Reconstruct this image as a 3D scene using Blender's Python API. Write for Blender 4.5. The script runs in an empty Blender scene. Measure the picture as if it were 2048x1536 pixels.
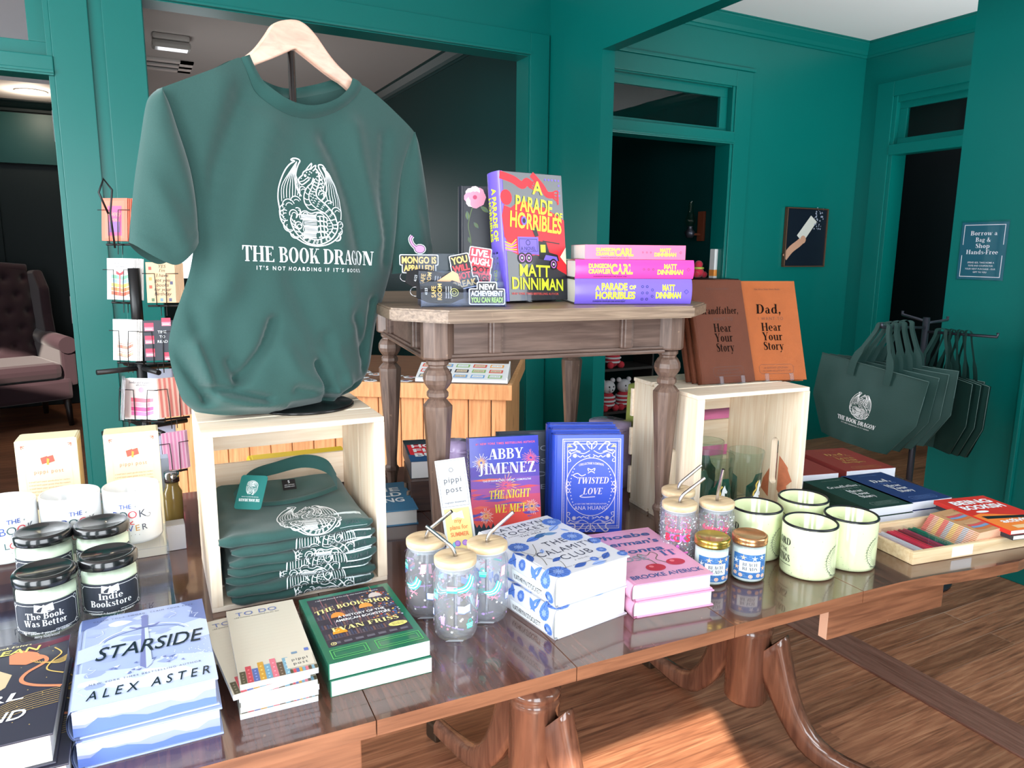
import bpy, bmesh, math, random
import numpy as np
from mathutils import Matrix, Vector, noise
from math import sin, cos, pi, radians, atan2, hypot

SC = bpy.context.scene
COL = SC.collection

# ------------------------------------------------------------------ camera
F_PX = 1468.0
YAW, PITCH, ROLL = radians(62.33), radians(10.2), radians(-0.55)
HC, TZ = 1.30, 0.71            # camera height, big table top height
_fw = np.array([cos(YAW)*cos(PITCH), sin(YAW)*cos(PITCH), -sin(PITCH)])
_r = np.cross(_fw, [0, 0, 1]); _r /= np.linalg.norm(_r)
_d = np.cross(_fw, _r)
CM = np.array([cos(ROLL)*_r + sin(ROLL)*_d, -sin(ROLL)*_r + cos(ROLL)*_d, _fw])
CPOS = np.array([0.0, 0.0, HC])
cam = bpy.data.cameras.new('camera')
cam.sensor_fit = 'HORIZONTAL'; cam.sensor_width = 36.0
cam.lens = F_PX/2048*36.0; cam.clip_start = 0.02; cam.clip_end = 80
co = bpy.data.objects.new('camera', cam); COL.objects.link(co)
mw = Matrix.Identity(4)
for i in range(3):
    mw[i][0] = CM[0][i]; mw[i][1] = -CM[1][i]; mw[i][2] = -CM[2][i]; mw[i][3] = CPOS[i]
co.matrix_world = mw
SC.camera = co

# ------------------------------------------------------------------ world, sun, windows' daylight, exposure
SC.view_settings.view_transform = 'Standard'
SC.view_settings.look = 'None'
SC.view_settings.gamma = 1.0
SC.view_settings.use_curve_mapping = False
SC.view_settings.exposure = 0.95
SC.cycles.use_denoising = True
SC.cycles.max_bounces = 8
SC.cycles.transparent_max_bounces = 16
SC.cycles.sample_clamp_indirect = 6.0
SC.cycles.caustics_reflective = False
SC.cycles.caustics_refractive = False
world = bpy.data.worlds.new('sky'); SC.world = world; world.use_nodes = True
_bg = world.node_tree.nodes['Background']
_bg.inputs[0].default_value = (0.80, 0.90, 1.0, 1); _bg.inputs[1].default_value = 1.6

def lamp(name, kind, loc, direction, energy, color=(1, 1, 1), **kw):
    l = bpy.data.lights.new(name, kind); l.energy = energy; l.color = color
    for k, v in kw.items(): setattr(l, k, v)
    o = bpy.data.objects.new(name, l); COL.objects.link(o)
    o.location = loc
    o.rotation_euler = Vector(direction).to_track_quat('-Z', 'Y').to_euler()
    return o
SUN_DIR = Vector((0.30, 0.66, -0.64)).normalized()
lamp('sun', 'SUN', (-3, -4, 5), SUN_DIR, 7.5, (1.0, 0.90, 0.76), angle=radians(0.8))
# daylight entering through the shop windows behind and left of the camera, and the side room's own window
lamp('window_daylight', 'AREA', (-1.42, -0.68, 1.55), (0.15, 1, -0.08), 34, (0.93, 0.97, 1.0), shape='RECTANGLE', size=1.05, size_y=2.1)
lamp('window_daylight', 'AREA', (0.05, -0.68, 1.08), (0, 1, 0.02), 20, (0.93, 0.97, 1.0), shape='RECTANGLE', size=0.95, size_y=1.8)
lamp('window_daylight', 'AREA', (-2.30, 1.3, 1.65), (1, 0.1, -0.08), 64, (0.95, 0.98, 1.0), shape='RECTANGLE', size=2.4, size_y=1.9)
lamp('added_floor_fill', 'AREA', (2.25, -0.47, 1.35), (-0.1, 1, -0.15), 34, (0.90, 0.95, 1.0), shape='RECTANGLE', size=1.35, size_y=1.9)  # added fill lamp that brightens the floor, no such window known
lamp('side_room_daylight', 'AREA', (3.95, 0.4, 0.9), (0, 0.25, 0.97), 60, (1.0, 1.0, 1.0), shape='RECTANGLE', size=0.9, size_y=1.4)
lamp('back_room_daylight', 'AREA', (0.23, 5.4, 1.37), (1, 0.2, 0.25), 4.6, (1.0, 0.96, 0.93), shape='RECTANGLE', size=0.8, size_y=0.8)
lamp('back_room_daylight', 'AREA', (1.1, 8.3, 1.7), (0, -1, 0.2), 2.6, (1.0, 0.94, 0.92), shape='RECTANGLE', size=1.3, size_y=0.9)

# ------------------------------------------------------------------ picture ray -> point on a real plane (z, y, x or any)
def ray(x, y): return CM.T @ np.array([(x-1024)/F_PX, (y-768)/F_PX, 1.0])
def onz(x, y, z): d = ray(x, y); return Vector(CPOS + (z-HC)/d[2]*d)
def ony(x, y, Y): d = ray(x, y); return Vector(CPOS + Y/d[1]*d)
def onx(x, y, X): d = ray(x, y); return Vector(CPOS + X/d[0]*d)
def onpl(x, y, p, n):
    d = ray(x, y); n = np.array(n)
    return Vector(CPOS + d*(((np.array(p)-CPOS) @ n)/(d @ n)))
def zat(x, y, xy):
    d = ray(x, y); t = hypot(xy[0], xy[1])/hypot(d[0], d[1]); return HC + t*d[2]

# ------------------------------------------------------------------ materials
def srgb(r, g, b):
    f = lambda c: (c/255/12.92 if c/255 <= 0.04045 else ((c/255+0.055)/1.055)**2.4)
    return (f(r), f(g), f(b), 1.0)
MATS = {}
def mat(name, rgb, rough=0.5, metal=0.0, spec=0.5, coat=0.0, trans=0.0, ior=1.45, noise_amt=0.0, noise_scale=40.0, bump=0.0, bump_scale=120.0, alpha=1.0, emit=0.0, sheen=0.0):
    if name in MATS: return MATS[name]
    m = bpy.data.materials.new(name); m.use_nodes = True
    nt = m.node_tree; b = nt.nodes['Principled BSDF']
    c = srgb(*rgb) if max(rgb) > 1.001 or isinstance(rgb[0], int) else (*rgb, 1)
    b.inputs['Base Color'].default_value = c
    b.inputs['Roughness'].default_value = rough; b.inputs['Metallic'].default_value = metal
    b.inputs['Specular IOR Level'].default_value = spec; b.inputs['Coat Weight'].default_value = coat
    b.inputs['Coat Roughness'].default_value = 0.06
    b.inputs['Transmission Weight'].default_value = trans; b.inputs['IOR'].default_value = ior
    b.inputs['Alpha'].default_value = alpha
    b.inputs['Sheen Weight'].default_value = sheen
    if emit:
        b.inputs['Emission Color'].default_value = c; b.inputs['Emission Strength'].default_value = emit
    if noise_amt or bump:
        tc = nt.nodes.new('ShaderNodeTexCoord')
        nz = nt.nodes.new('ShaderNodeTexNoise'); nz.inputs['Scale'].default_value = noise_scale; nz.inputs['Detail'].default_value = 5
        nt.links.new(tc.outputs['Object'], nz.inputs['Vector'])
        if noise_amt:
            mx = nt.nodes.new('ShaderNodeMix'); mx.data_type = 'RGBA'
            mx.inputs[6].default_value = tuple(v*(1-noise_amt) for v in c[:3])+(1,)
            mx.inputs[7].default_value = tuple(min(1, v*(1+noise_amt)) for v in c[:3])+(1,)
            nt.links.new(nz.outputs['Fac'], mx.inputs[0]); nt.links.new(mx.outputs[2], b.inputs['Base Color'])
        if bump:
            n2 = nt.nodes.new('ShaderNodeTexNoise'); n2.inputs['Scale'].default_value = bump_scale; n2.inputs['Detail'].default_value = 3
            nt.links.new(tc.outputs['Object'], n2.inputs['Vector'])
            bp = nt.nodes.new('ShaderNodeBump'); bp.inputs['Strength'].default_value = bump; bp.inputs['Distance'].default_value = 0.002
            nt.links.new(n2.outputs['Fac'], bp.inputs['Height']); nt.links.new(bp.outputs['Normal'], b.inputs['Normal'])
    MATS[name] = m
    return m

def wood(name, dark, light, axis=0, stretch=14.0, scale=6.0, rough=0.45, coat=0.0, bump=0.1, knots=0.0, knot_rgb=(110, 60, 30), spec=0.5, rot=None, scratches=0.0):
    """long-grained wood: noise stretched along `axis` of the object, optional knots and pale scratches"""
    if name in MATS: return MATS[name]
    m = bpy.data.materials.new(name); m.use_nodes = True
    nt = m.node_tree; N = nt.nodes; L = nt.links; b = N['Principled BSDF']
    b.inputs['Roughness'].default_value = rough; b.inputs['Coat Weight'].default_value = coat
    b.inputs['Coat Roughness'].default_value = 0.05; b.inputs['Specular IOR Level'].default_value = spec
    tc = N.new('ShaderNodeTexCoord'); mp = N.new('ShaderNodeMapping')
    s = [stretch]*3; s[axis] = 1.0
    mp.inputs['Scale'].default_value = s
    if rot: mp.inputs['Rotation'].default_value = rot
    L.new(tc.outputs['Object'], mp.inputs['Vector'])
    n1 = N.new('ShaderNodeTexNoise'); n1.inputs['Scale'].default_value = scale; n1.inputs['Detail'].default_value = 6; n1.inputs['Distortion'].default_value = 0.6
    L.new(mp.outputs['Vector'], n1.inputs['Vector'])
    cr = N.new('ShaderNodeValToRGB'); cr.color_ramp.elements[0].position = 0.32; cr.color_ramp.elements[1].position = 0.68
    cr.color_ramp.elements[0].color = srgb(*dark); cr.color_ramp.elements[1].color = srgb(*light)
    L.new(n1.outputs['Fac'], cr.inputs['Fac'])
    colour = cr.outputs['Color']
    if knots:
        vo = N.new('ShaderNodeTexVoronoi'); vo.inputs['Scale'].default_value = knots
        mp2 = N.new('ShaderNodeMapping'); s2 = [1.0]*3; s2[axis] = 0.55; mp2.inputs['Scale'].default_value = s2
        L.new(tc.outputs['Object'], mp2.inputs['Vector']); L.new(mp2.outputs['Vector'], vo.inputs['Vector'])
        c2 = N.new('ShaderNodeValToRGB'); c2.color_ramp.elements[0].position = 0.03; c2.color_ramp.elements[1].position = 0.10
        c2.color_ramp.elements[0].color = (1, 1, 1, 1); c2.color_ramp.elements[1].color = (0, 0, 0, 1)
        L.new(vo.outputs['Distance'], c2.inputs['Fac'])
        mx = N.new('ShaderNodeMix'); mx.data_type = 'RGBA'; mx.inputs[7].default_value = srgb(*knot_rgb)
        L.new(c2.outputs['Color'], mx.inputs[0]); L.new(colour, mx.inputs[6]); colour = mx.outputs[2]
    if scratches:
        n3 = N.new('ShaderNodeTexNoise'); n3.inputs['Scale'].default_value = 55; n3.inputs['Detail'].default_value = 8
        L.new(tc.outputs['Object'], n3.inputs['Vector'])
        c3 = N.new('ShaderNodeValToRGB'); c3.color_ramp.elements[0].position = 0.70; c3.color_ramp.elements[1].position = 0.78
        L.new(n3.outputs['Fac'], c3.inputs['Fac'])
        mx = N.new('ShaderNodeMix'); mx.data_type = 'RGBA'; mx.inputs[7].default_value = srgb(205, 170, 140)
        ml = N.new('ShaderNodeMath'); ml.operation = 'MULTIPLY'; ml.inputs[1].default_value = scratches
        L.new(c3.outputs['Color'], ml.inputs[0]); L.new(ml.outputs[0], mx.inputs[0]); L.new(colour, mx.inputs[6]); colour = mx.outputs[2]
    L.new(colour, b.inputs['Base Color'])
    if bump:
        bp = N.new('ShaderNodeBump'); bp.inputs['Strength'].default_value = bump; bp.inputs['Distance'].default_value = 0.002
        L.new(n1.outputs['Fac'], bp.inputs['Height']); L.new(bp.outputs['Normal'], b.inputs['Normal'])
    MATS[name] = m
    return m

def glass(name, tint=(255, 255, 255), rough=0.0, ior=1.45, haze=0.0):
    """clear glass or acrylic whose shadow stays light (glass mixed with transparency on shadow-free thin walls)"""
    if name in MATS: return MATS[name]
    m = bpy.data.materials.new(name); m.use_nodes = True
    nt = m.node_tree; N = nt.nodes; L = nt.links
    N.remove(N['Principled BSDF']); out = N['Material Output']
    tr = N.new('ShaderNodeBsdfTransparent'); tr.inputs[0].default_value = srgb(*tint)
    gl = N.new('ShaderNodeBsdfGlossy'); gl.inputs['Roughness'].default_value = max(0.02, rough)
    lw = N.new('ShaderNodeLayerWeight'); lw.inputs['Blend'].default_value = 0.5
    pw = N.new('ShaderNodeMath'); pw.operation = 'POWER'; pw.inputs[1].default_value = 3.0; L.new(lw.outputs['Facing'], pw.inputs[0])
    fr = N.new('ShaderNodeMath'); fr.operation = 'MULTIPLY_ADD'; fr.inputs[1].default_value = 0.55; fr.inputs[2].default_value = 0.012
    L.new(pw.outputs[0], fr.inputs[0])
    mx = N.new('ShaderNodeMixShader')
    L.new(fr.outputs[0], mx.inputs[0]); L.new(tr.outputs[0], mx.inputs[1]); L.new(gl.outputs[0], mx.inputs[2])
    last = mx
    if haze:
        df = N.new('ShaderNodeBsdfDiffuse'); df.inputs[0].default_value = (0.9, 0.9, 0.93, 1)  # pale diffuse mixed in to imitate bright window reflections on the glass
        last = N.new('ShaderNodeMixShader'); last.inputs[0].default_value = haze
        L.new(mx.outputs[0], last.inputs[1]); L.new(df.outputs[0], last.inputs[2])
    L.new(last.outputs[0], out.inputs['Surface'])
    MATS[name] = m
    return m

# ------------------------------------------------------------------ mesh builder
class MB:
    """collects shapes with several materials; build() links them as ONE mesh object"""
    def __init__(self, m=None):
        self.v = []; self.f = []; self.fm = []; self.fs = []; self.ms = []; self.M = Matrix.Identity(4)
        if m: self.mi(m)
    def mi(self, m):
        if m not in self.ms: self.ms.append(m)
        return self.ms.index(m)
    def add(self, vs, fs, m, smooth=False):
        o = len(self.v); T = self.M
        self.v.extend([tuple(T @ Vector(p)) for p in vs])
        k = self.mi(m)
        for f in fs:
            self.f.append(tuple(i+o for i in f)); self.fm.append(k); self.fs.append(smooth)
    def box(self, x0, x1, y0, y1, z0, z1, m, bev=0.0, mats=None):
        if x1 < x0: x0, x1 = x1, x0
        if y1 < y0: y0, y1 = y1, y0
        if z1 < z0: z0, z1 = z1, z0
        if bev <= 0:
            vs = [(x, y, z) for z in (z0, z1) for y in (y0, y1) for x in (x0, x1)]
            self.add(vs, [(0, 2, 3, 1), (4, 5, 7, 6), (0, 1, 5, 4), (2, 6, 7, 3), (0, 4, 6, 2), (1, 3, 7, 5)], m)
            return
        b = min(bev, (x1-x0)/2.01, (y1-y0)/2.01, (z1-z0)/2.01)
        bm = bmesh.new(); bmesh.ops.create_cube(bm, size=1)
        for v in bm.verts:
            v.co = Vector(((x0+x1)/2+v.co.x*(x1-x0), (y0+y1)/2+v.co.y*(y1-y0), (z0+z1)/2+v.co.z*(z1-z0)))
        bmesh.ops.bevel(bm, geom=bm.edges[:], offset=b, segments=2, affect='EDGES', profile=0.6)
        bm.verts.index_update()
        self.add([v.co[:] for v in bm.verts], [tuple(v.index for v in f.verts) for f in bm.faces], m, False)
        bm.free()
    def grid(self, fn, nu, nv, m, closed_u=False, smooth=True, flip=False):
        cu = nu if closed_u else nu+1
        vs = [fn(i/nu, j/nv) for j in range(nv+1) for i in range(cu)]
        fs = []
        for j in range(nv):
            for i in range(nu):
                a = j*cu+i; b_ = j*cu+(i+1) % cu; c = (j+1)*cu+(i+1) % cu; d = (j+1)*cu+i
                fs.append((a, d, c, b_) if flip else (a, b_, c, d))
        self.add(vs, fs, m, smooth)
    def lathe(self, prof, m, seg=40, smooth=True, a0=0.0, cx=0, cy=0):
        self.grid(lambda u, v: (cx+self_p(prof, v)[0]*cos(2*pi*u+a0), cy+self_p(prof, v)[0]*sin(2*pi*u+a0), self_p(prof, v)[1]), seg, len(prof)-1, m, True, smooth)
    def tube(self, pts, r, m, seg=8, cap=True, smooth=True):
        pts = [Vector(p) for p in pts]; n = len(pts); rs = r if isinstance(r, (list, tuple)) else [r]*n
        vs = []; up = Vector((0.123, 0.321, 0.939)).normalized()
        prev = None
        for i, p in enumerate(pts):
            t = (pts[min(n-1, i+1)]-pts[max(0, i-1)]).normalized()
            a = (prev - t*prev.dot(t)) if prev else t.cross(up)
            if a.length < 1e-4: a = t.cross(Vector((1, 0, 0)))
            a.normalize(); prev = a; b_ = t.cross(a)
            for k in range(seg):
                w = 2*pi*k/seg; vs.append(tuple(p+a*cos(w)*rs[i]+b_*sin(w)*rs[i]))
        fs = []
        for i in range(n-1):
            for k in range(seg):
                fs.append((i*seg+k, i*seg+(k+1) % seg, (i+1)*seg+(k+1) % seg, (i+1)*seg+k))
        self.add(vs, fs, m, smooth)
        if cap:
            self.add(vs[:seg], [tuple(range(seg))[::-1]], m); self.add(vs[-seg:], [tuple(range(seg))], m)
    def prism(self, poly, fn, d, m, smooth=False):
        """outline poly (2D) pushed along: fn(a, b, t) -> point, t = 0 .. d"""
        n = len(poly); vs = [fn(a, b_, 0) for a, b_ in poly]+[fn(a, b_, d) for a, b_ in poly]
        fs = [tuple(range(n))[::-1], tuple(range(n, 2*n))]
        self.add(vs, fs, m, False)
        self.add(vs, [(i, (i+1) % n, n+(i+1) % n, n+i) for i in range(n)], m, smooth)
    def build(self, name, parent=None, fixn=True, loc=None, rotz=0.0):
        me = bpy.data.meshes.new(name)
        me.from_pydata(self.v, [], self.f)
        for m in self.ms: me.materials.append(m)
        me.polygons.foreach_set('material_index', self.fm)
        me.polygons.foreach_set('use_smooth', self.fs)
        me.update()
        if fixn:
            bm = bmesh.new(); bm.from_mesh(me)
            bmesh.ops.remove_doubles(bm, verts=bm.verts, dist=1e-6)
            bmesh.ops.recalc_face_normals(bm, faces=bm.faces)
            bm.to_mesh(me); bm.free()
        o = bpy.data.objects.new(name, me); COL.objects.link(o)
        if loc is not None: o.location = loc
        o.rotation_euler.z = rotz
        if parent: o.parent = parent
        return o
def self_p(prof, v):
    return prof[min(len(prof)-1, int(round(v*(len(prof)-1))))]

def tag(o, label, cat, group=None, kind=None):
    if label: o['label'] = label
    if cat: o['category'] = cat
    if group: o['group'] = group
    if kind: o['kind'] = kind
    return o
def thing(name, label, cat, loc=(0, 0, 0), rotz=0.0, group=None, M=None):
    o = bpy.data.objects.new(name, None); COL.objects.link(o); o.empty_display_size = 0.05
    o.location = loc; o.rotation_euler.z = rotz
    if M is not None: o.matrix_world = M
    return tag(o, label, cat, group)
RSC = 0.66                                              # the far rooms' size about the camera's spot (measured from the doors' height)
def far_pt(p): return (p[0]*RSC, p[1]*RSC, HC+(p[2]-HC)*RSC)
def struct(mb, name, parent=None, far=False, **k):
    if far: mb.v = [(p[0]*RSC, p[1]*RSC, p[2] if abs(p[2]) < 0.012 else HC+(p[2]-HC)*RSC) for p in mb.v]
    o = mb.build(name, parent, **k); o['kind'] = 'structure'; return o
def far_thing(o):
    o.location = far_pt(o.location); o.scale = (RSC, RSC, RSC); return o
FZ = HC-HC/RSC                                          # floor level in the far rooms' own measure
def dup(root, loc=None, rotz=None, label=None, group=None, M=None):
    r = root.copy(); COL.objects.link(r)
    if loc is not None: r.location = loc
    if rotz is not None: r.rotation_euler.z = rotz
    if M is not None: r.matrix_world = M
    if label: r['label'] = label
    if group: r['group'] = group
    for ch in [c for c in bpy.data.objects if c.parent == root]:
        c = ch.copy(); COL.objects.link(c); c.parent = r
        for g in [q for q in bpy.data.objects if q.parent == ch]:
            d = g.copy(); COL.objects.link(d); d.parent = c
    return r
# ================================================================== THE SETTING
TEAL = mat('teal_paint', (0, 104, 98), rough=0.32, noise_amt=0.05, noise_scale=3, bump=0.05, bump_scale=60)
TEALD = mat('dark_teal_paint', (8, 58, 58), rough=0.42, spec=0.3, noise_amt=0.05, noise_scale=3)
NAVY = mat('unlit_room_green', (5, 20, 22), rough=0.5, spec=0.25)  # dark green with the unlit rooms' darkness put into its colour
CEIL = mat('ceiling_paint', (205, 200, 198), rough=0.8, noise_amt=0.02, noise_scale=2)
CEILW = mat('white_ceiling_paint', (232, 230, 232), rough=0.8)
PANE = glass('window_glass')
XW, YW, T, CH = 3.12, 5.36, 0.20, 3.40

def floor_mat():
    m = bpy.data.materials.new('floor_boards'); m.use_nodes = True
    nt = m.node_tree; N = nt.nodes; L = nt.links; b = N['Principled BSDF']
    tc = N.new('ShaderNodeTexCoord'); mp = N.new('ShaderNodeMapping'); L.new(tc.outputs['Object'], mp.inputs['Vector'])
    br = N.new('ShaderNodeTexBrick'); br.inputs['Scale'].default_value = 1.0
    br.inputs['Brick Width'].default_value = 2.6; br.inputs['Row Height'].default_value = 0.083
    br.inputs['Mortar Size'].default_value = 0.0016; br.inputs['Mortar Smooth'].default_value = 0.2
    br.offset = 0.37; br.inputs['Color1'].default_value = (0.62, 0.62, 0.62, 1); br.inputs['Color2'].default_value = (1.0, 1.0, 1.0, 1)
    br.inputs['Mortar'].default_value = (0.8, 0.8, 0.8, 1)
    L.new(mp.outputs['Vector'], br.inputs['Vector'])
    mp2 = N.new('ShaderNodeMapping'); mp2.inputs['Scale'].default_value = (1, 16, 1); L.new(tc.outputs['Object'], mp2.inputs['Vector'])
    n1 = N.new('ShaderNodeTexNoise'); n1.inputs['Scale'].default_value = 5; n1.inputs['Detail'].default_value = 7; n1.inputs['Distortion'].default_value = 0.9
    n1.noise_dimensions = '4D'
    L.new(mp2.outputs['Vector'], n1.inputs['Vector']); L.new(br.outputs['Color'], n1.inputs['W'])
    cr = N.new('ShaderNodeValToRGB'); e = cr.color_ramp.elements
    e[0].position = 0.24; e[0].color = srgb(112, 70, 52); e[1].position = 0.76; e[1].color = srgb(214, 154, 116)
    x = e.new(0.5); x.color = srgb(172, 114, 84)
    L.new(n1.outputs['Fac'], cr.inputs['Fac'])
    mx = N.new('ShaderNodeMix'); mx.data_type = 'RGBA'; mx.blend_type = 'MULTIPLY'; mx.inputs[0].default_value = 1.0
    L.new(cr.outputs['Color'], mx.inputs[6]); L.new(br.outputs['Color'], mx.inputs[7])
    n2 = N.new('ShaderNodeTexNoise'); n2.inputs['Scale'].default_value = 0.9
    L.new(tc.outputs['Object'], n2.inputs['Vector'])
    mg = N.new('ShaderNodeMix'); mg.data_type = 'RGBA'; mg.inputs[7].default_value = srgb(196, 168, 148)
    c2 = N.new('ShaderNodeValToRGB'); c2.color_ramp.elements[0].position = 0.45; c2.color_ramp.elements[1].position = 0.75
    L.new(n2.outputs['Fac'], c2.inputs['Fac'])
    ml = N.new('ShaderNodeMath'); ml.operation = 'MULTIPLY'; L.new(br.outputs['Fac'], ml.inputs[0]); L.new(c2.outputs['Color'], ml.inputs[1])
    L.new(mx.outputs[2], mg.inputs[6]); L.new(ml.outputs[0], mg.inputs[0])
    L.new(mg.outputs[2], b.inputs['Base Color'])
    b.inputs['Roughness'].default_value = 0.33
    bp = N.new('ShaderNodeBump'); bp.inputs['Strength'].default_value = 0.15; bp.inputs['Distance'].default_value = 0.003
    L.new(n1.outputs['Fac'], bp.inputs['Height']); L.new(bp.outputs['Normal'], b.inputs['Normal'])
    return m
FLOORM = floor_mat()

def crown(mb, p0, p1, inward, m, h=0.14, d=0.10, top=CH):
    """stepped ceiling moulding along p0 -> p1 (2D), `inward` = 2D unit vector into the room"""
    prof = [(0, -h), (0.012, -h), (0.018, -h+0.02), (0.03, -h+0.025), (0.045, -h*0.6), (0.07, -h*0.35), (d-0.012, -h*0.18), (d-0.01, -0.012), (d, -0.01), (d, 0), (0, 0)]
    a = Vector((p0[0], p0[1], top)); bvec = Vector((p1[0]-p0[0], p1[1]-p0[1], 0)); iv = Vector((inward[0], inward[1], 0))
    mb.prism(prof, lambda u, v, t: tuple(a+iv*u+Vector((0, 0, v))+bvec*t), 1.0, m)

# floors
f = MB(FLOORM); f.box(-3.4, 7.0, -1.55, 14, -0.1, 0, FLOORM); struct(f, 'floor')
STRIPM = wood('floor_strip_wood', (112, 74, 62), (146, 104, 90), axis=1, rough=0.35)
s = MB(STRIPM); s.box(2.0, 2.14, -1.3, 5.3, 0, 0.006, STRIPM, 0.002); struct(s, 'trim_1')

# ceilings
c = MB(CEIL); c.box(-4.2, XW+0.1, -1.6, YW+0.1, CH, CH+0.1, CEIL); struct(c, 'ceiling', far=True)
c = MB(CEILW); c.box(XW+0.1, 7.0, -1.6, YW+0.1, CH, CH+0.1, CEILW); struct(c, 'ceiling.001', far=True)
c = MB(CEIL); c.box(-0.1, 3.4, YW+0.1, 14, CH, CH+0.1, CEIL); struct(c, 'ceiling.002', far=True)

# wall with the two openings and the side-room door (far wall)
def wall_far():
    mb = MB(TEAL); y0, y1 = YW, YW+T
    mb.box(-4.2, -1.32, y0, y1, 0, CH, TEAL)            # left of door
    mb.box(-1.32, -0.28, y0, y1, 2.98, CH, TEAL)         # above its transom
    mb.box(-0.28, 0.22, y0, y1, 0, CH, TEAL)             # pier
    mb.box(0.22, 2.93, y0, y1, 2.81, CH, TEAL)           # header of the wide opening
    mb.box(2.93, 3.72, y0, y1, 0, CH, TEAL)
    mb.box(3.72, 5.10, y0, y1, 2.80, CH, TEAL)
    mb.box(5.10, 7.0, y0, y1, 0, CH, TEAL)
    return struct(mb, 'wall_far', far=True)
wall_far()
t = MB(TEAL)                                             # casings of the wide opening
t.box(-0.005, 0.215, YW-0.022, YW, 0, 2.98, TEAL, 0.004)
t.box(2.935, 3.105, YW-0.022, YW, 0, 2.98, TEAL, 0.004)
t.box(0.215, 2.935, YW-0.022, YW, 2.815, 2.98, TEAL, 0.004)
t.box(0.215, 2.935, YW-0.034, YW-0.0225, 2.816, 2.835, TEAL, 0.004)
struct(t, 'trim_2', far=True)

def door_unit(n, x0, x1, rail0, rail1, tr0, tr1, top, cas_l=True):
    """cased doorway in the far wall with a glazed transom: frame + casing + glass"""
    e = bpy.data.objects.new('door_%d' % n, None); COL.objects.link(e); e['kind'] = 'structure'
    t = MB(TEAL); y = YW
    if cas_l: t.box(x0-0.20, x0, y-0.024, y, 0, top, TEAL, 0.004)
    t.box(x1, x1+0.20, y-0.024, y, 0, top, TEAL, 0.004)
    t.box(x0, x1, y-0.024, y, top-0.14, top, TEAL, 0.004)
    t.box(x0-0.2*cas_l, x1+0.22, y-0.04, y-0.0005, top+0.0005, top+0.03, TEAL, 0.006)
    struct(t, 'door_casing', e, far=True)
    t = MB(TEAL)
    t.box(x0, x1, y-0.035, y+0.14, rail0, rail1, TEAL, 0.006)
    t.box(x0, x1, y-0.045, y, rail0+0.012, rail0+0.03, TEAL, 0.004)
    t.box(x0, x0+0.03, y-0.012, y+0.18, 0, top-0.14, TEAL, 0.003)
    t.box(x1-0.03, x1, y-0.012, y+0.18, 0, top-0.14, TEAL, 0.003)
    struct(t, 'door_frame', e, far=True)
    w = MB(TEAL); yy = y+0.05
    w.box(x0+0.03, x1-0.03, yy, yy+0.035, rail1, tr0, TEAL, 0.003)
    w.box(x0+0.03, x1-0.03, yy, yy+0.035, tr1, top-0.14, TEAL, 0.003)
    w.box(x0+0.03, x0+0.11, yy, yy+0.035, tr0, tr1, TEAL, 0.003)
    w.box(x1-0.12, x1-0.03, yy, yy+0.035, tr0, tr1, TEAL, 0.003)
    struct(w, 'transom_sash', e, far=True)
    g = MB(PANE); g.box(x0+0.10, x1-0.11, yy+0.014, yy+0.018, tr0-0.01, tr1+0.01, PANE); struct(g, 'transom_pane', e, far=True)
    return e
d1 = door_unit(1, -1.32, -0.28, 2.30, 2.41, 2.50, 2.86, 3.06)
d2 = door_unit(2, 3.66, 5.09, 2.30, 2.41, 2.45, 2.72, 2.95, True)
# hinge leaves left on the jamb of door 1
HINGE = mat('brushed_hinge', (205, 205, 208), rough=0.4, metal=0.6)
for z0, z1 in ((1.93, 2.11), (0.83, 1.0)):
    h = MB(HINGE)
    h.box(-0.314, -0.3105, YW+0.01, YW+0.052, z0, z1, HINGE, 0.0015)
    for zz in (0.2, 0.5, 0.8): h.lathe([(0, 0), (0.006, 0), (0.004, 0.002), (0, 0.0025)], HINGE, 10)
    o = h.build('hinge_leaf', d1)

# wall with the cased opening into the side room
w = MB(TEAL)
w.box(XW, XW+0.11, 4.62, YW, 0, CH, TEAL)
w.box(XW, XW+0.11, -0.75, 4.62, 2.72, CH, TEAL)
struct(w, 'wall_right', far=True)
# end of the partition on the right with its casing
PXW = 3.12
w = MB(TEAL); w.box(PXW, PXW+0.11, -0.62, 1.95, 0, HC+(CH-HC)*RSC, TEAL); struct(w, 'wall_partition')
w = MB(TEAL)
w.box(PXW-0.02, PXW, 1.58, 1.60, 0, 2.6, TEAL, 0.004); w.box(PXW-0.012, PXW, -0.5, 1.58, 0, 0.16, TEAL, 0.004)
struct(w, 'trim_3')
# side room's right wall with a dark doorway
XR = 6.84
w = MB(TEAL)
w.box(XR, XR+T, 5.0, YW, 0, CH, TEAL); w.box(XR, XR+T, 3.9, 5.0, 2.78, CH, TEAL); w.box(XR, XR+T, -1.1, 3.9, 0, CH, TEAL)
struct(w, 'wall_side_room', far=True)
e3 = bpy.data.objects.new('door_3', None); COL.objects.link(e3); e3['kind'] = 'structure'
w = MB(TEAL)
w.box(XR-0.025, XR, 5.0, 5.18, 0, 2.98, TEAL, 0.004); w.box(XR-0.025, XR, 3.9, 5.0, 2.84, 2.98, TEAL, 0.004)
w.box(XR-0.025, XR, 3.72, 3.9, 0, 2.98, TEAL, 0.004)
w.box(XR-0.03, XR+0.1, 3.9, 5.0, 2.28, 2.38, TEAL, 0.005); w.box(XR-0.012, XR+T, 4.96, 5.0, 0, 2.84, TEAL, 0.003)
struct(w, 'door_frame', e3, far=True)
w = MB(TEAL)
w.box(XR+0.04, XR+0.075, 3.9, 4.96, 2.38, 2.44, TEAL, 0.003); w.box(XR+0.04, XR+0.075, 3.9, 4.96, 2.72, 2.84, TEAL, 0.003)
w.box(XR+0.04, XR+0.075, 4.88, 4.96, 2.44, 2.72, TEAL, 0.003)
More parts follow.
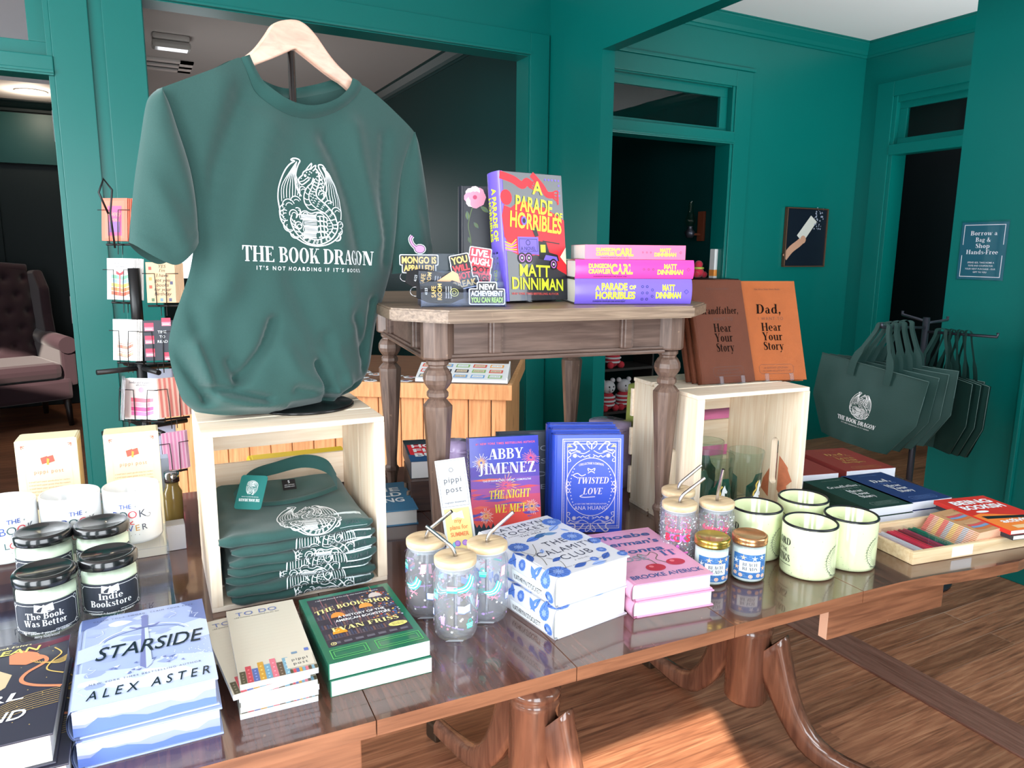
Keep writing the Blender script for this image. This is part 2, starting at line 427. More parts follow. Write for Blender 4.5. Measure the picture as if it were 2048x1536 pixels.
struct(w, 'transom_sash', e3, far=True)
g = MB(PANE); g.box(XR+0.055, XR+0.059, 3.9, 4.89, 2.43, 2.73, PANE); struct(g, 'transom_pane', e3, far=True)
# crowns
m = MB(TEAL); crown(m, (XW+0.11, YW), (XR, YW), (0, -1), TEAL); crown(m, (XR, YW), (XR, -1.0), (-1, 0), TEAL)
struct(m, 'trim_4', far=True)
m = MB(TEAL); crown(m, (-3.3, YW), (XW, YW), (0, -1), TEAL); crown(m, (XW, YW), (XW, -0.7), (-1, 0), TEAL)
struct(m, 'trim_5', far=True)
# baseboards of the side room
m = MB(TEAL); m.box(5.3, XR, YW-0.02, YW, 0, FZ+0.2/RSC, TEAL, 0.005); struct(m, 'baseboard_far', far=True)

# back room behind the wide opening
XB = 3.27
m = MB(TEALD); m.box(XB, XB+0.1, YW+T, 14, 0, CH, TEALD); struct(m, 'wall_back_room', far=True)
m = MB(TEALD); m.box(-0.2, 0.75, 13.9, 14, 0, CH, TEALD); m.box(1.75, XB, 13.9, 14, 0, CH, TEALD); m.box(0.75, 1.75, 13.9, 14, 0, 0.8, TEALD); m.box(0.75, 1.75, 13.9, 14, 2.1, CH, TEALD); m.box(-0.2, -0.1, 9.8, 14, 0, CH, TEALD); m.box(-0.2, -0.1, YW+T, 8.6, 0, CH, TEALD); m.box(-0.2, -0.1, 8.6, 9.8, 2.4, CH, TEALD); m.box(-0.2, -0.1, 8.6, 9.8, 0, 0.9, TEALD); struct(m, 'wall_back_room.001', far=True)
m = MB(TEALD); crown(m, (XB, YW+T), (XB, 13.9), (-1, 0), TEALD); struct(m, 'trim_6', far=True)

YWN = (YW+T)*RSC
# dark hall behind door 1 with a lowered ceiling part
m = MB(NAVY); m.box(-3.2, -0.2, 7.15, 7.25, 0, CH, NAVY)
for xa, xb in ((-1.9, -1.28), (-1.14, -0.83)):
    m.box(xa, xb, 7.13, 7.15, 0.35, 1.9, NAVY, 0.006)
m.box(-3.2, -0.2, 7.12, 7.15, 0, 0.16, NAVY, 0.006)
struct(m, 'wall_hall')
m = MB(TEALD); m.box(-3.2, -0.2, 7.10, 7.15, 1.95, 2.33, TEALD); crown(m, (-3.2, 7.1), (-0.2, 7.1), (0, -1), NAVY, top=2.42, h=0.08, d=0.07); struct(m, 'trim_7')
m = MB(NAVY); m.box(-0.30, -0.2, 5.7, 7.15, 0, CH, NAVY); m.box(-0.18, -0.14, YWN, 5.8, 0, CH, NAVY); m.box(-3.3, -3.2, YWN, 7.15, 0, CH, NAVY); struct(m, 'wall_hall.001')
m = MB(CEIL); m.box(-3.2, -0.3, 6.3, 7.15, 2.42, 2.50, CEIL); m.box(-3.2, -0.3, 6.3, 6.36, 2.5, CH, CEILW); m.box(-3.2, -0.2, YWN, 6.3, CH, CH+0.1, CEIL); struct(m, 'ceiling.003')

# store room behind door 2, closet behind door 3
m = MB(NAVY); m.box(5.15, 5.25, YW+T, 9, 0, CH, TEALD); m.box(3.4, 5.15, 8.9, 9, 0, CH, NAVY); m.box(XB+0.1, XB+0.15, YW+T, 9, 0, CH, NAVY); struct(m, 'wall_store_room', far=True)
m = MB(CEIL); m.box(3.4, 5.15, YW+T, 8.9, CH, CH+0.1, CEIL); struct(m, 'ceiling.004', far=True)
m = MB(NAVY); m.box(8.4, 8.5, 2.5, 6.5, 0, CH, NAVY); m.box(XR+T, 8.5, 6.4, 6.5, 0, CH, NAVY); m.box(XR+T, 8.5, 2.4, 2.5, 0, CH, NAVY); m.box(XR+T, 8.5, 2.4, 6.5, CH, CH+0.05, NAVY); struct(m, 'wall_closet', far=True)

# walls behind and left of the camera, with the shop windows the daylight comes through
SILLM = mat('window_paint', (0, 96, 92), rough=0.4)
def holed_wall(name, along, fixed, a0, a1, holes, thick=0.12):
    mb = MB(TEAL); xs = a0
    def bx(p, q, z0, z1):
        if q-p < 1e-4: return
        if along == 'x': mb.box(p, q, fixed-thick, fixed, z0, z1, TEAL)
        else: mb.box(fixed-thick, fixed, p, q, z0, z1, TEAL)
    for (h0, h1, z0, z1) in sorted(holes):
        bx(xs, h0, 0, HC+(CH-HC)*RSC); bx(h0, h1, 0, z0); bx(h0, h1, z1, HC+(CH-HC)*RSC); xs = h1
    bx(xs, a1, 0, HC+(CH-HC)*RSC)
    struct(mb, name)
    for k, (h0, h1, z0, z1) in enumerate(holes):
        e = bpy.data.objects.new('window_1', None); COL.objects.link(e); e['kind'] = 'structure'
        fr = MB(SILLM)
        def bf(p, q, za, zb):
            if along == 'x': fr.box(p, q, fixed-thick, fixed+0.015, za, zb, SILLM, 0.004)
            else: fr.box(fixed-thick, fixed+0.015, p, q, za, zb, SILLM, 0.004)
        bf(h0, h0+0.05, z0, z1); bf(h1-0.05, h1, z0, z1); bf(h0+0.05, h1-0.05, z0, z0+0.05); bf(h0+0.05, h1-0.05, z1-0.05, z1)
        struct(fr, 'window_frame', e)
WIN_FRONT = [(-2.0, -0.83, 0.45, 2.62), (-0.45, 0.60, 0.12, 2.03)]
holed_wall('wall_front', 'x', -0.50, -2.45, 3.12, WIN_FRONT)
ADDED_BLIND = mat('added_blind_white', (232, 230, 224), rough=0.8)
e_ = bpy.data.objects.new('window_1', None); COL.objects.link(e_); e_['kind'] = 'structure'  # invented window with a blind, out of view, houses the added floor lamp
m = MB(ADDED_BLIND)
for k in range(40): m.box(1.55, 2.95, -0.498, -0.494, 0.35+0.05*k, 0.395+0.05*k, ADDED_BLIND)
struct(m, 'added_blind', e_)
m = MB(SILLM)
for q in ((1.49, 1.55, 0.29, 2.42), (2.95, 3.01, 0.29, 2.42), (1.55, 2.95, 0.29, 0.35), (1.55, 2.95, 2.36, 2.42)): m.box(q[0], q[1], -0.5, -0.47, q[2], q[3], SILLM, 0.004)
struct(m, 'window_frame', e_)
m = MB(TEAL); m.box(3.12, 7.0, -0.75, -0.62, 0, 2.7, TEAL); struct(m, 'wall_front.001')
holed_wall('wall_left', 'y', -2.20, -0.6, (YW+T)*RSC, [(0.1, 2.5, 0.5, 2.55)])
# ================================================================== BIG TABLE
TABW = wood('table_wood', (70, 42, 35), (98, 62, 50), axis=1, stretch=12, scale=9, rough=0.18, coat=0.75, bump=0.008, scratches=0.2)
TABE = wood('table_edge_wood_lit', (112, 72, 52), (152, 102, 74), axis=0, stretch=16, scale=7, rough=0.28, coat=0.3, bump=0.04, scratches=0.7)  # same wood, lightened to put window light on the edges into its colour
BRASS = mat('dark_brass', (86, 72, 60), rough=0.4, metal=0.8)
RAWEND = mat('raw_wood_end', (214, 176, 150), rough=0.7)
T_ROT = radians(-2.3); T_O = Vector((0.243, 0.827, 0))
def tl(a, b, z=TZ): return Vector((T_O.x+a*cos(T_ROT)-b*sin(T_ROT), T_O.y+a*sin(T_ROT)+b*cos(T_ROT), z))
big = thing('dining_table', 'long dark glossy wooden dining table carrying the whole book and gift display', 'table', (T_O.x, T_O.y, 0), T_ROT)
TH = 0.022
def slab(poly, name):
    mb = MB(TABW)
    n = len(poly); mb.mi(TABE)
    fn = lambda a, b, z: (a, b, z)
    e = 0.0025
    mb.add([(a, b, TZ) for a, b in poly], [tuple(range(n))], TABW)
    mb.add([(a, b, TZ-TH) for a, b in poly], [tuple(range(n))[::-1]], TABE)
    vs = [(a, b, TZ-TH) for a, b in poly]+[(a, b, TZ) for a, b in poly]
    mb.add(vs, [(i, (i+1) % n, n+(i+1) % n, n+i) for i in range(n)], TABE)
    return mb.build(name, big)
g = 0.0008
slab([(-0.75, 0.05), (-0.68, 0), (-g, 0), (-g, 1.07), (-0.6, 1.06), (-0.75, 0.95), (-0.82, 0.53)], 'tabletop_end')
for k in range(3):
    slab([(0.295*k+g, 0), (0.295*(k+1)-g, 0), (0.295*(k+1)-g, 1.07), (0.295*k+g, 1.07)], 'tabletop_leaf')
slab([(0.885+g, 0), (0.98, -0.002), (1.06, -0.008), (1.13, -0.018), (1.2, -0.028), (1.28, -0.034), (1.36, -0.024), (1.45, 0.02), (1.54, 0.09), (1.575, 0.15), (1.56, 0.2), (1.53, 0.25), (1.54, 0.35), (1.585, 0.53), (1.54, 0.71), (1.5, 0.9), (1.3, 1.05), (0.885+g, 1.07)], 'tabletop_end')
for (a0, a1, e) in ((-0.66, -0.012, 0), (0.845, 1.165, 1)):
    m = MB(TABE); m.box(a0, a1, 0.035, 0.055, TZ-TH-0.082, TZ-TH-0.0005, TABE, 0.002)
    if e: m.box(a0-0.0006, a0, 0.036, 0.054, TZ-TH-0.081, TZ-TH-0.001, RAWEND)
    m.build('apron', big)
for a in (-0.4, 0.3, 0.6, 1.2):
    m = MB(TABE); m.box(a-0.02, a+0.02, 0.25, 0.9, TZ-TH-0.045, TZ-TH-0.0005, TABE); m.build('underframe_rail', big)
def catmull0(pts, k):
    out = []
    for i in range(len(pts)-1):
        a, b, c, d = pts[max(0, i-1)], pts[i], pts[i+1], pts[min(len(pts)-1, i+2)]
        for j in range(k):
            t = j/k; out.append(tuple(0.5*(2*b[m]+(c[m]-a[m])*t+(2*a[m]-5*b[m]+4*c[m]-d[m])*t*t+(3*b[m]-a[m]-3*c[m]+d[m])*t**3) for m in (0, 1)))
    return out+[pts[-1]]
PEDM = wood('pedestal_wood', (96, 62, 48), (134, 90, 70), axis=2, stretch=9, scale=6, rough=0.2, coat=0.6, bump=0.02)
LEGP = catmull0([(0.046, 0.262), (0.066, 0.262), (0.092, 0.205), (0.128, 0.125), (0.175, 0.062), (0.235, 0.036), (0.30, 0.036), (0.365, 0.042)], 8)
def pedestal(a, b, rots):
    p = MB(PEDM)
    p.lathe([(0.0, 0.10), (0.05, 0.10), (0.058, 0.112), (0.058, 0.30), (0.060, 0.305), (0.060, 0.316), (0.056, 0.32), (0.060, 0.326), (0.060, 0.338), (0.050, 0.345), (0.034, 0.36), (0.040, 0.375),
             (0.052, 0.40), (0.060, 0.43), (0.056, 0.47), (0.042, 0.52), (0.032, 0.56), (0.030, 0.60), (0.040, 0.625), (0.055, 0.635), (0.055, 0.645), (0.09, 0.650), (0.09, TZ-TH-0.0005), (0, TZ-TH-0.0005)], PEDM, 36, cx=a, cy=b)
    ped = p.build('pedestal', big)
    for w in rots:
        d = Vector((cos(w), sin(w), 0)); sd = Vector((-sin(w), cos(w), 0))
        lg = MB(PEDM)
        path = []
        for i in range(19):
            t = i/18
            path.append(LEGP[min(len(LEGP)-1, int(round(t*(len(LEGP)-1))))])
        def ring(u, v):
            i = int(round(v*18)); r, z = path[i]; t = i/18
            hw = 0.024-0.007*t; hh = 0.070*(1-t)**1.5+0.024
            j = int(round(u*8)) % 8
            q = [(-1, -.7), (-.8, -1), (.8, -1), (1, -.7), (1, .55), (.55, 1), (-.55, 1), (-1, .55)][j]
            return tuple(Vector((a, b, 0))+d*(r+q[1]*hh*0.55*(1-t))+sd*(q[0]*hw)+Vector((0, 0, max(0.004, z+q[1]*hh*(0.62+0.2*t)))))
        lg.grid(ring, 8, 18, PEDM, True, True)
        lo = lg.build('leg', big)
        c = MB(BRASS); r, z = path[-1]
        c.M = Matrix.Translation(Vector((a, b, 0))+d*(r+0.012)) @ Matrix.Rotation(w, 4, 'Z')
        c.box(-0.022, 0.026, -0.017, 0.017, 0.0, 0.052, BRASS, 0.008)
        c.build('foot_cap', lo)
pedestal(1.165, 0.545, (radians(97), radians(-70))); pedestal(0.49, 0.505, (radians(107), radians(-68)))
# ================================================================== SMALL TABLE STANDING ON THE BIG ONE
OAK = wood('small_table_top_wood', (108, 88, 74), (154, 132, 112), axis=0, stretch=18, scale=9, rough=0.38, bump=0.15, scratches=0.2)
DKW = wood('small_table_dark_wood', (78, 58, 50), (108, 86, 76), axis=0, stretch=12, scale=9, rough=0.42, bump=0.08, scratches=0.35)
DKWZ = wood('small_table_leg_wood', (82, 62, 53), (120, 96, 84), axis=2, stretch=12, scale=9, rough=0.40, bump=0.08, scratches=0.6)
E_ROT = radians(-7.5); EU = Vector((cos(E_ROT), sin(E_ROT), 0)); EV = Vector((-sin(E_ROT), cos(E_ROT), 0))
FRL = Vector((0.985, 1.185, TZ)); EC = FRL - EU*0.245 + EV*0.235
EZ = 1.20
st = thing('end_table', 'small brown carved end table standing on the big table, books on its top', 'table', EC, E_ROT)
hx, hy, ch = 0.332, 0.32, 0.085
OCT = [(-hx+ch, -hy), (hx-ch, -hy), (hx, -hy+ch), (hx, hy-ch), (hx-ch, hy), (-hx+ch, hy), (-hx, hy-ch), (-hx, -hy+ch)]
m = MB(OAK)
zt = EZ-TZ
def octo(mb, s, z0, z1, mm): mb.prism([(x-(0 if s == 0 else math.copysign(s, x)), y-(0 if s == 0 else math.copysign(s, y))) for x, y in OCT], lambda a, b, t: (a, b, z0+t), z1-z0, mm)
octo(m, 0.0, zt-0.020, zt-0.003, OAK); octo(m, 0.003, zt-0.003, zt, OAK); octo(m, 0.004, zt-0.023, zt-0.020, OAK)
m.build('tabletop', st)
# aprons with raised blocks, bottom bead
AZ0, AZ1 = zt-0.10, zt-0.0232
for side in range(4):
    m = MB(DKW)
    L_, D_ = (0.245, 0.235) if side % 2 == 0 else (0.235, 0.245)
    m.M = Matrix.Rotation(side*pi/2, 4, 'Z')
    m.box(-L_+0.02, L_-0.02, -D_-0.012, -D_+0.010, AZ0+0.012, AZ1, DKW)
    m.box(-L_+0.02, L_-0.02, -D_-0.022, -D_+0.012, AZ0, AZ0+0.008, DKW, 0.003)
    m.box(-L_+0.02, L_-0.02, -D_-0.018, -D_+0.012, AZ0+0.008, AZ0+0.014, DKW, 0.002)
    for s in (-1, 1):
        for w_, d_ in ((0.014, 0.021), (0.009, 0.026)):
            m.box(s*L_*0.56-w_, s*L_*0.56+w_, -D_-d_, -D_, AZ0+0.014, AZ1-0.001, DKW, 0.003)
    m.build('apron', st)
LP = [(0.0, 0.0), (0.010, 0.0), (0.0135, 0.035), (0.0155, 0.045), (0.018, 0.050), (0.018, 0.056), (0.0135, 0.062), (0.013, 0.075), (0.0275, 0.302), (0.0275, 0.308), (0.019, 0.318), (0.016, 0.3205), (0.0205, 0.326), (0.0205, 0.333), (0.0165, 0.338),
      (0.020, 0.342), (0.0255, 0.350), (0.0275, 0.358), (0.0265, 0.367), (0.0215, 0.376), (0.0175, 0.380), (0.0175, 0.383), (0.021, 0.386), (0.021, 0.392), (0.0185, 0.394), (0.030, 0.397), (0.031, 0.400), (0.031, zt-0.0235), (0, zt-0.0235)]
for sx, sy in ((-1, -1), (1, -1), (-1, 1), (1, 1)):
    m = MB(DKWZ); m.lathe(LP, DKWZ, 8, smooth=False, a0=pi/8, cx=sx*0.245, cy=sy*0.235); m.build('leg', st)

# ================================================================== WOODEN CRATES
PINE = wood('pale_pine', (232, 206, 176), (248, 232, 210), axis=2, stretch=16, scale=7, rough=0.62, bump=0.12, knots=3.0, knot_rgb=(168, 120, 80))
PINEX = wood('pale_pine_slat', (234, 210, 182), (248, 232, 212), axis=0, stretch=16, scale=7, rough=0.62, bump=0.12, knots=2.6, knot_rgb=(176, 128, 88))
STAIN = mat('reddish_knot_wood', (206, 122, 88), rough=0.6, noise_amt=0.35, noise_scale=60)
CW, CD, CHH = 0.297, 0.25, 0.305
def crate(label, loc, rot, handles, front_slats=True):
    """crate lying on its side: two board ends left and right, slats on top, bottom and back; open front (local -y)"""
    t = thing('wooden_crate', label, 'crate', loc, rot, 'pine crates on the big table')
    th = 0.018; sl = 0.009
    for sx in (-1, 1):
        x0, x1 = sorted((sx*(CW/2-sl*0), sx*(CW/2-th)))
        m = MB(PINE)
        ys = [(-CD/2, -0.012), (-0.0105, CD/2-sl)]
        for i, (y0, y1) in enumerate(ys):
            if handles and i == 0:
                # upright rounded hand hole cut between the boards' edge and the front
                hy0, hy1, hz0, hz1 = -0.062, -0.040, 0.075, 0.165
                m.box(x0, x1, y0, hy0, sl, CHH-sl, PINE); m.box(x0, x1, hy1, y1, sl, CHH-sl, PINE)
                for lo, hi, top in ((sl, hz0, False), (hz1, CHH-sl, True)):
                    n = 8; pts = []
                    yc = (hy0+hy1)/2; r = (hy1-hy0)/2
                    arc = [(yc-r*cos(pi*k/n), (hi if not top else lo)+(-1 if not top else 1)*r*sin(pi*k/n)) for k in range(n+1)]
                    if not top: poly = [(hy0, lo), (hy1, lo)]+[(a, b) for a, b in arc[::-1]]
                    else: poly = [(a, b) for a, b in arc]+[(hy1, hi), (hy0, hi)]
                    m.prism(poly, lambda a, b, tt: (x0+tt, a, b), x1-x0, PINE)
            else:
                m.box(x0, x1, y0, y1, sl, CHH-sl, PINE, 0.0012)
        if handles and sx == 1:
            n = 14
            poly = [(-0.075+0.030*cos(2*pi*k/n)*(1+0.25*sin(3*k)), 0.088+0.042*sin(2*pi*k/n)*(1+0.2*cos(2*k))) for k in range(n)]
            poly = [p for p in poly if p[0] < -0.0625 and p[0] > -0.1245] or poly
            m.add([(x0-0.0004, a, b) for a, b in poly], [tuple(range(len(poly)))], STAIN)
            m.add([(x0-0.0004, a, b) for a, b in ((-0.04, 0.03), (-0.015, 0.045), (-0.02, 0.07), (-0.039, 0.1))], [(0, 1, 2, 3)], STAIN)
        m.build('end_panel', t)
    for z0 in (0, CHH-sl):
        for k in range(3):
            y0 = -CD/2+k*0.084
            m = MB(PINEX); m.box(-CW/2, CW/2, y0+0.001, y0+0.077, z0, z0+sl, PINEX, 0.0015); m.build('top_slat' if z0 else 'bottom_slat', t)
    for k in range(3):
        z0 = 0.024+k*0.094
        m = MB(PINEX); m.box(-CW/2-0.004*handles, CW/2, CD/2-sl, CD/2, z0, z0+0.066, PINEX, 0.0015); m.build('back_slat', t)
    return t
c0 = onz(425, 1228, TZ); r0 = radians(-1.2)
CL = Vector((0.087, 1.218, TZ)) + Vector((cos(r0), sin(r0), 0))*CW/2 + Vector((-sin(r0), cos(r0), 0))*CD/2
crate('pine crate with folded green shirts inside and the shirt display on top', CL, r0, False)
r1 = radians(-5.0)
CR = Vector((1.017, 1.123, TZ)) + Vector((cos(r1), sin(r1), 0))*CW/2 + Vector((-sin(r1), cos(r1), 0))*CD/2
crate('pine crate with slot handles, brown leather journals on top and pint glasses inside', CR, r1, True)
# ================================================================== LETTERING AND FLAT ART
def quad_ring(cx, cy, rx, ry, wx, wy, a0=0.0, a1=360.0, n=20):
    out = []
    for i in range(n):
        p, q = radians(a0+(a1-a0)*i/n), radians(a0+(a1-a0)*(i+1)/n)
        out.append([(cx+rx*cos(p), cy+ry*sin(p)), (cx+rx*cos(q), cy+ry*sin(q)), (cx+(rx-wx)*cos(q), cy+(ry-wy)*sin(q)), (cx+(rx-wx)*cos(p), cy+(ry-wy)*sin(p))])
    return out
def catmull(pts, k=6, closed=False):
    n = len(pts); out = []
    if n < 3: return list(pts)
    rng = range(n if closed else n-1)
    for i in rng:
        if closed: a, b, c, d = pts[(i-1) % n], pts[i], pts[(i+1) % n], pts[(i+2) % n]
        else: a, b, c, d = pts[max(0, i-1)], pts[i], pts[i+1], pts[min(n-1, i+2)]
        for j in range(k):
            t = j/k
            out.append(tuple(0.5*((2*b[m])+(-a[m]+c[m])*t+(2*a[m]-5*b[m]+4*c[m]-d[m])*t*t+(-a[m]+3*b[m]-3*c[m]+d[m])*t**3) for m in range(len(b))))
    if not closed: out.append(tuple(pts[-1]))
    return out
def stroke(pts, w=None, smooth=0, closed=False):
    """quads of a pen stroke; pts (x, y) with width w, or (x, y, w) each"""
    if smooth: pts = catmull(pts, smooth, closed)
    if closed: pts = list(pts)+[pts[0]]
    n = len(pts); L = []; Rr = []
    for i, p in enumerate(pts):
        a, b = pts[max(0, i-1)], pts[min(n-1, i+1)]
        if closed and i in (0, n-1): a, b = pts[-2], pts[1]
        dx, dy = b[0]-a[0], b[1]-a[1]; l = hypot(dx, dy) or 1
        ww = (w if w is not None else p[2])/2
        L.append((p[0]-dy/l*ww, p[1]+dx/l*ww)); Rr.append((p[0]+dy/l*ww, p[1]-dx/l*ww))
    return [[L[i], Rr[i], Rr[i+1], L[i+1]] for i in range(n-1)]
def rc(x0, y0, x1, y1): return [[(x0, y0), (x1, y0), (x1, y1), (x0, y1)]]
ST, HR = 0.21, 0.055                                     # stem and hairline of the display serif
def vs(x, y0=0.0, y1=1.0, w=ST, top=True, bot=True, e=0.075):
    o = rc(x, y0, x+w, y1)
    if bot: o += rc(x-e, y0, x+w+e, y0+HR)
    if top: o += rc(x-e, y1-HR, x+w+e, y1)
    return o
def dg(x0, y0, x1, y1, w): return [[(x0, y0), (x0+w, y0), (x1+w, y1), (x1, y1)]]
def arm(x0, x1, y, up):                                  # hairline arm with a wedge end
    d = 0.2*up
    return rc(x0, min(y, y+HR*up), x1, max(y, y+HR*up))+[[(x1, y), (x1, y+d), (x1-0.03, y+d), (x1-0.13, y+HR*up)]]
SS = [(0.55, 0.74, 0.03), (0.53, 0.9, 0.05), (0.36, 0.965, 0.06), (0.18, 0.87, 0.15), (0.2, 0.68, 0.2), (0.37, 0.52, 0.22), (0.54, 0.34, 0.2), (0.54, 0.15, 0.15), (0.36, 0.03, 0.06), (0.15, 0.07, 0.05), (0.1, 0.28, 0.03)]
XH = 0.66
def xr(cx, rx, w=0.19): return quad_ring(cx, XH/2, rx, XH/2+0.01, w, 0.05)
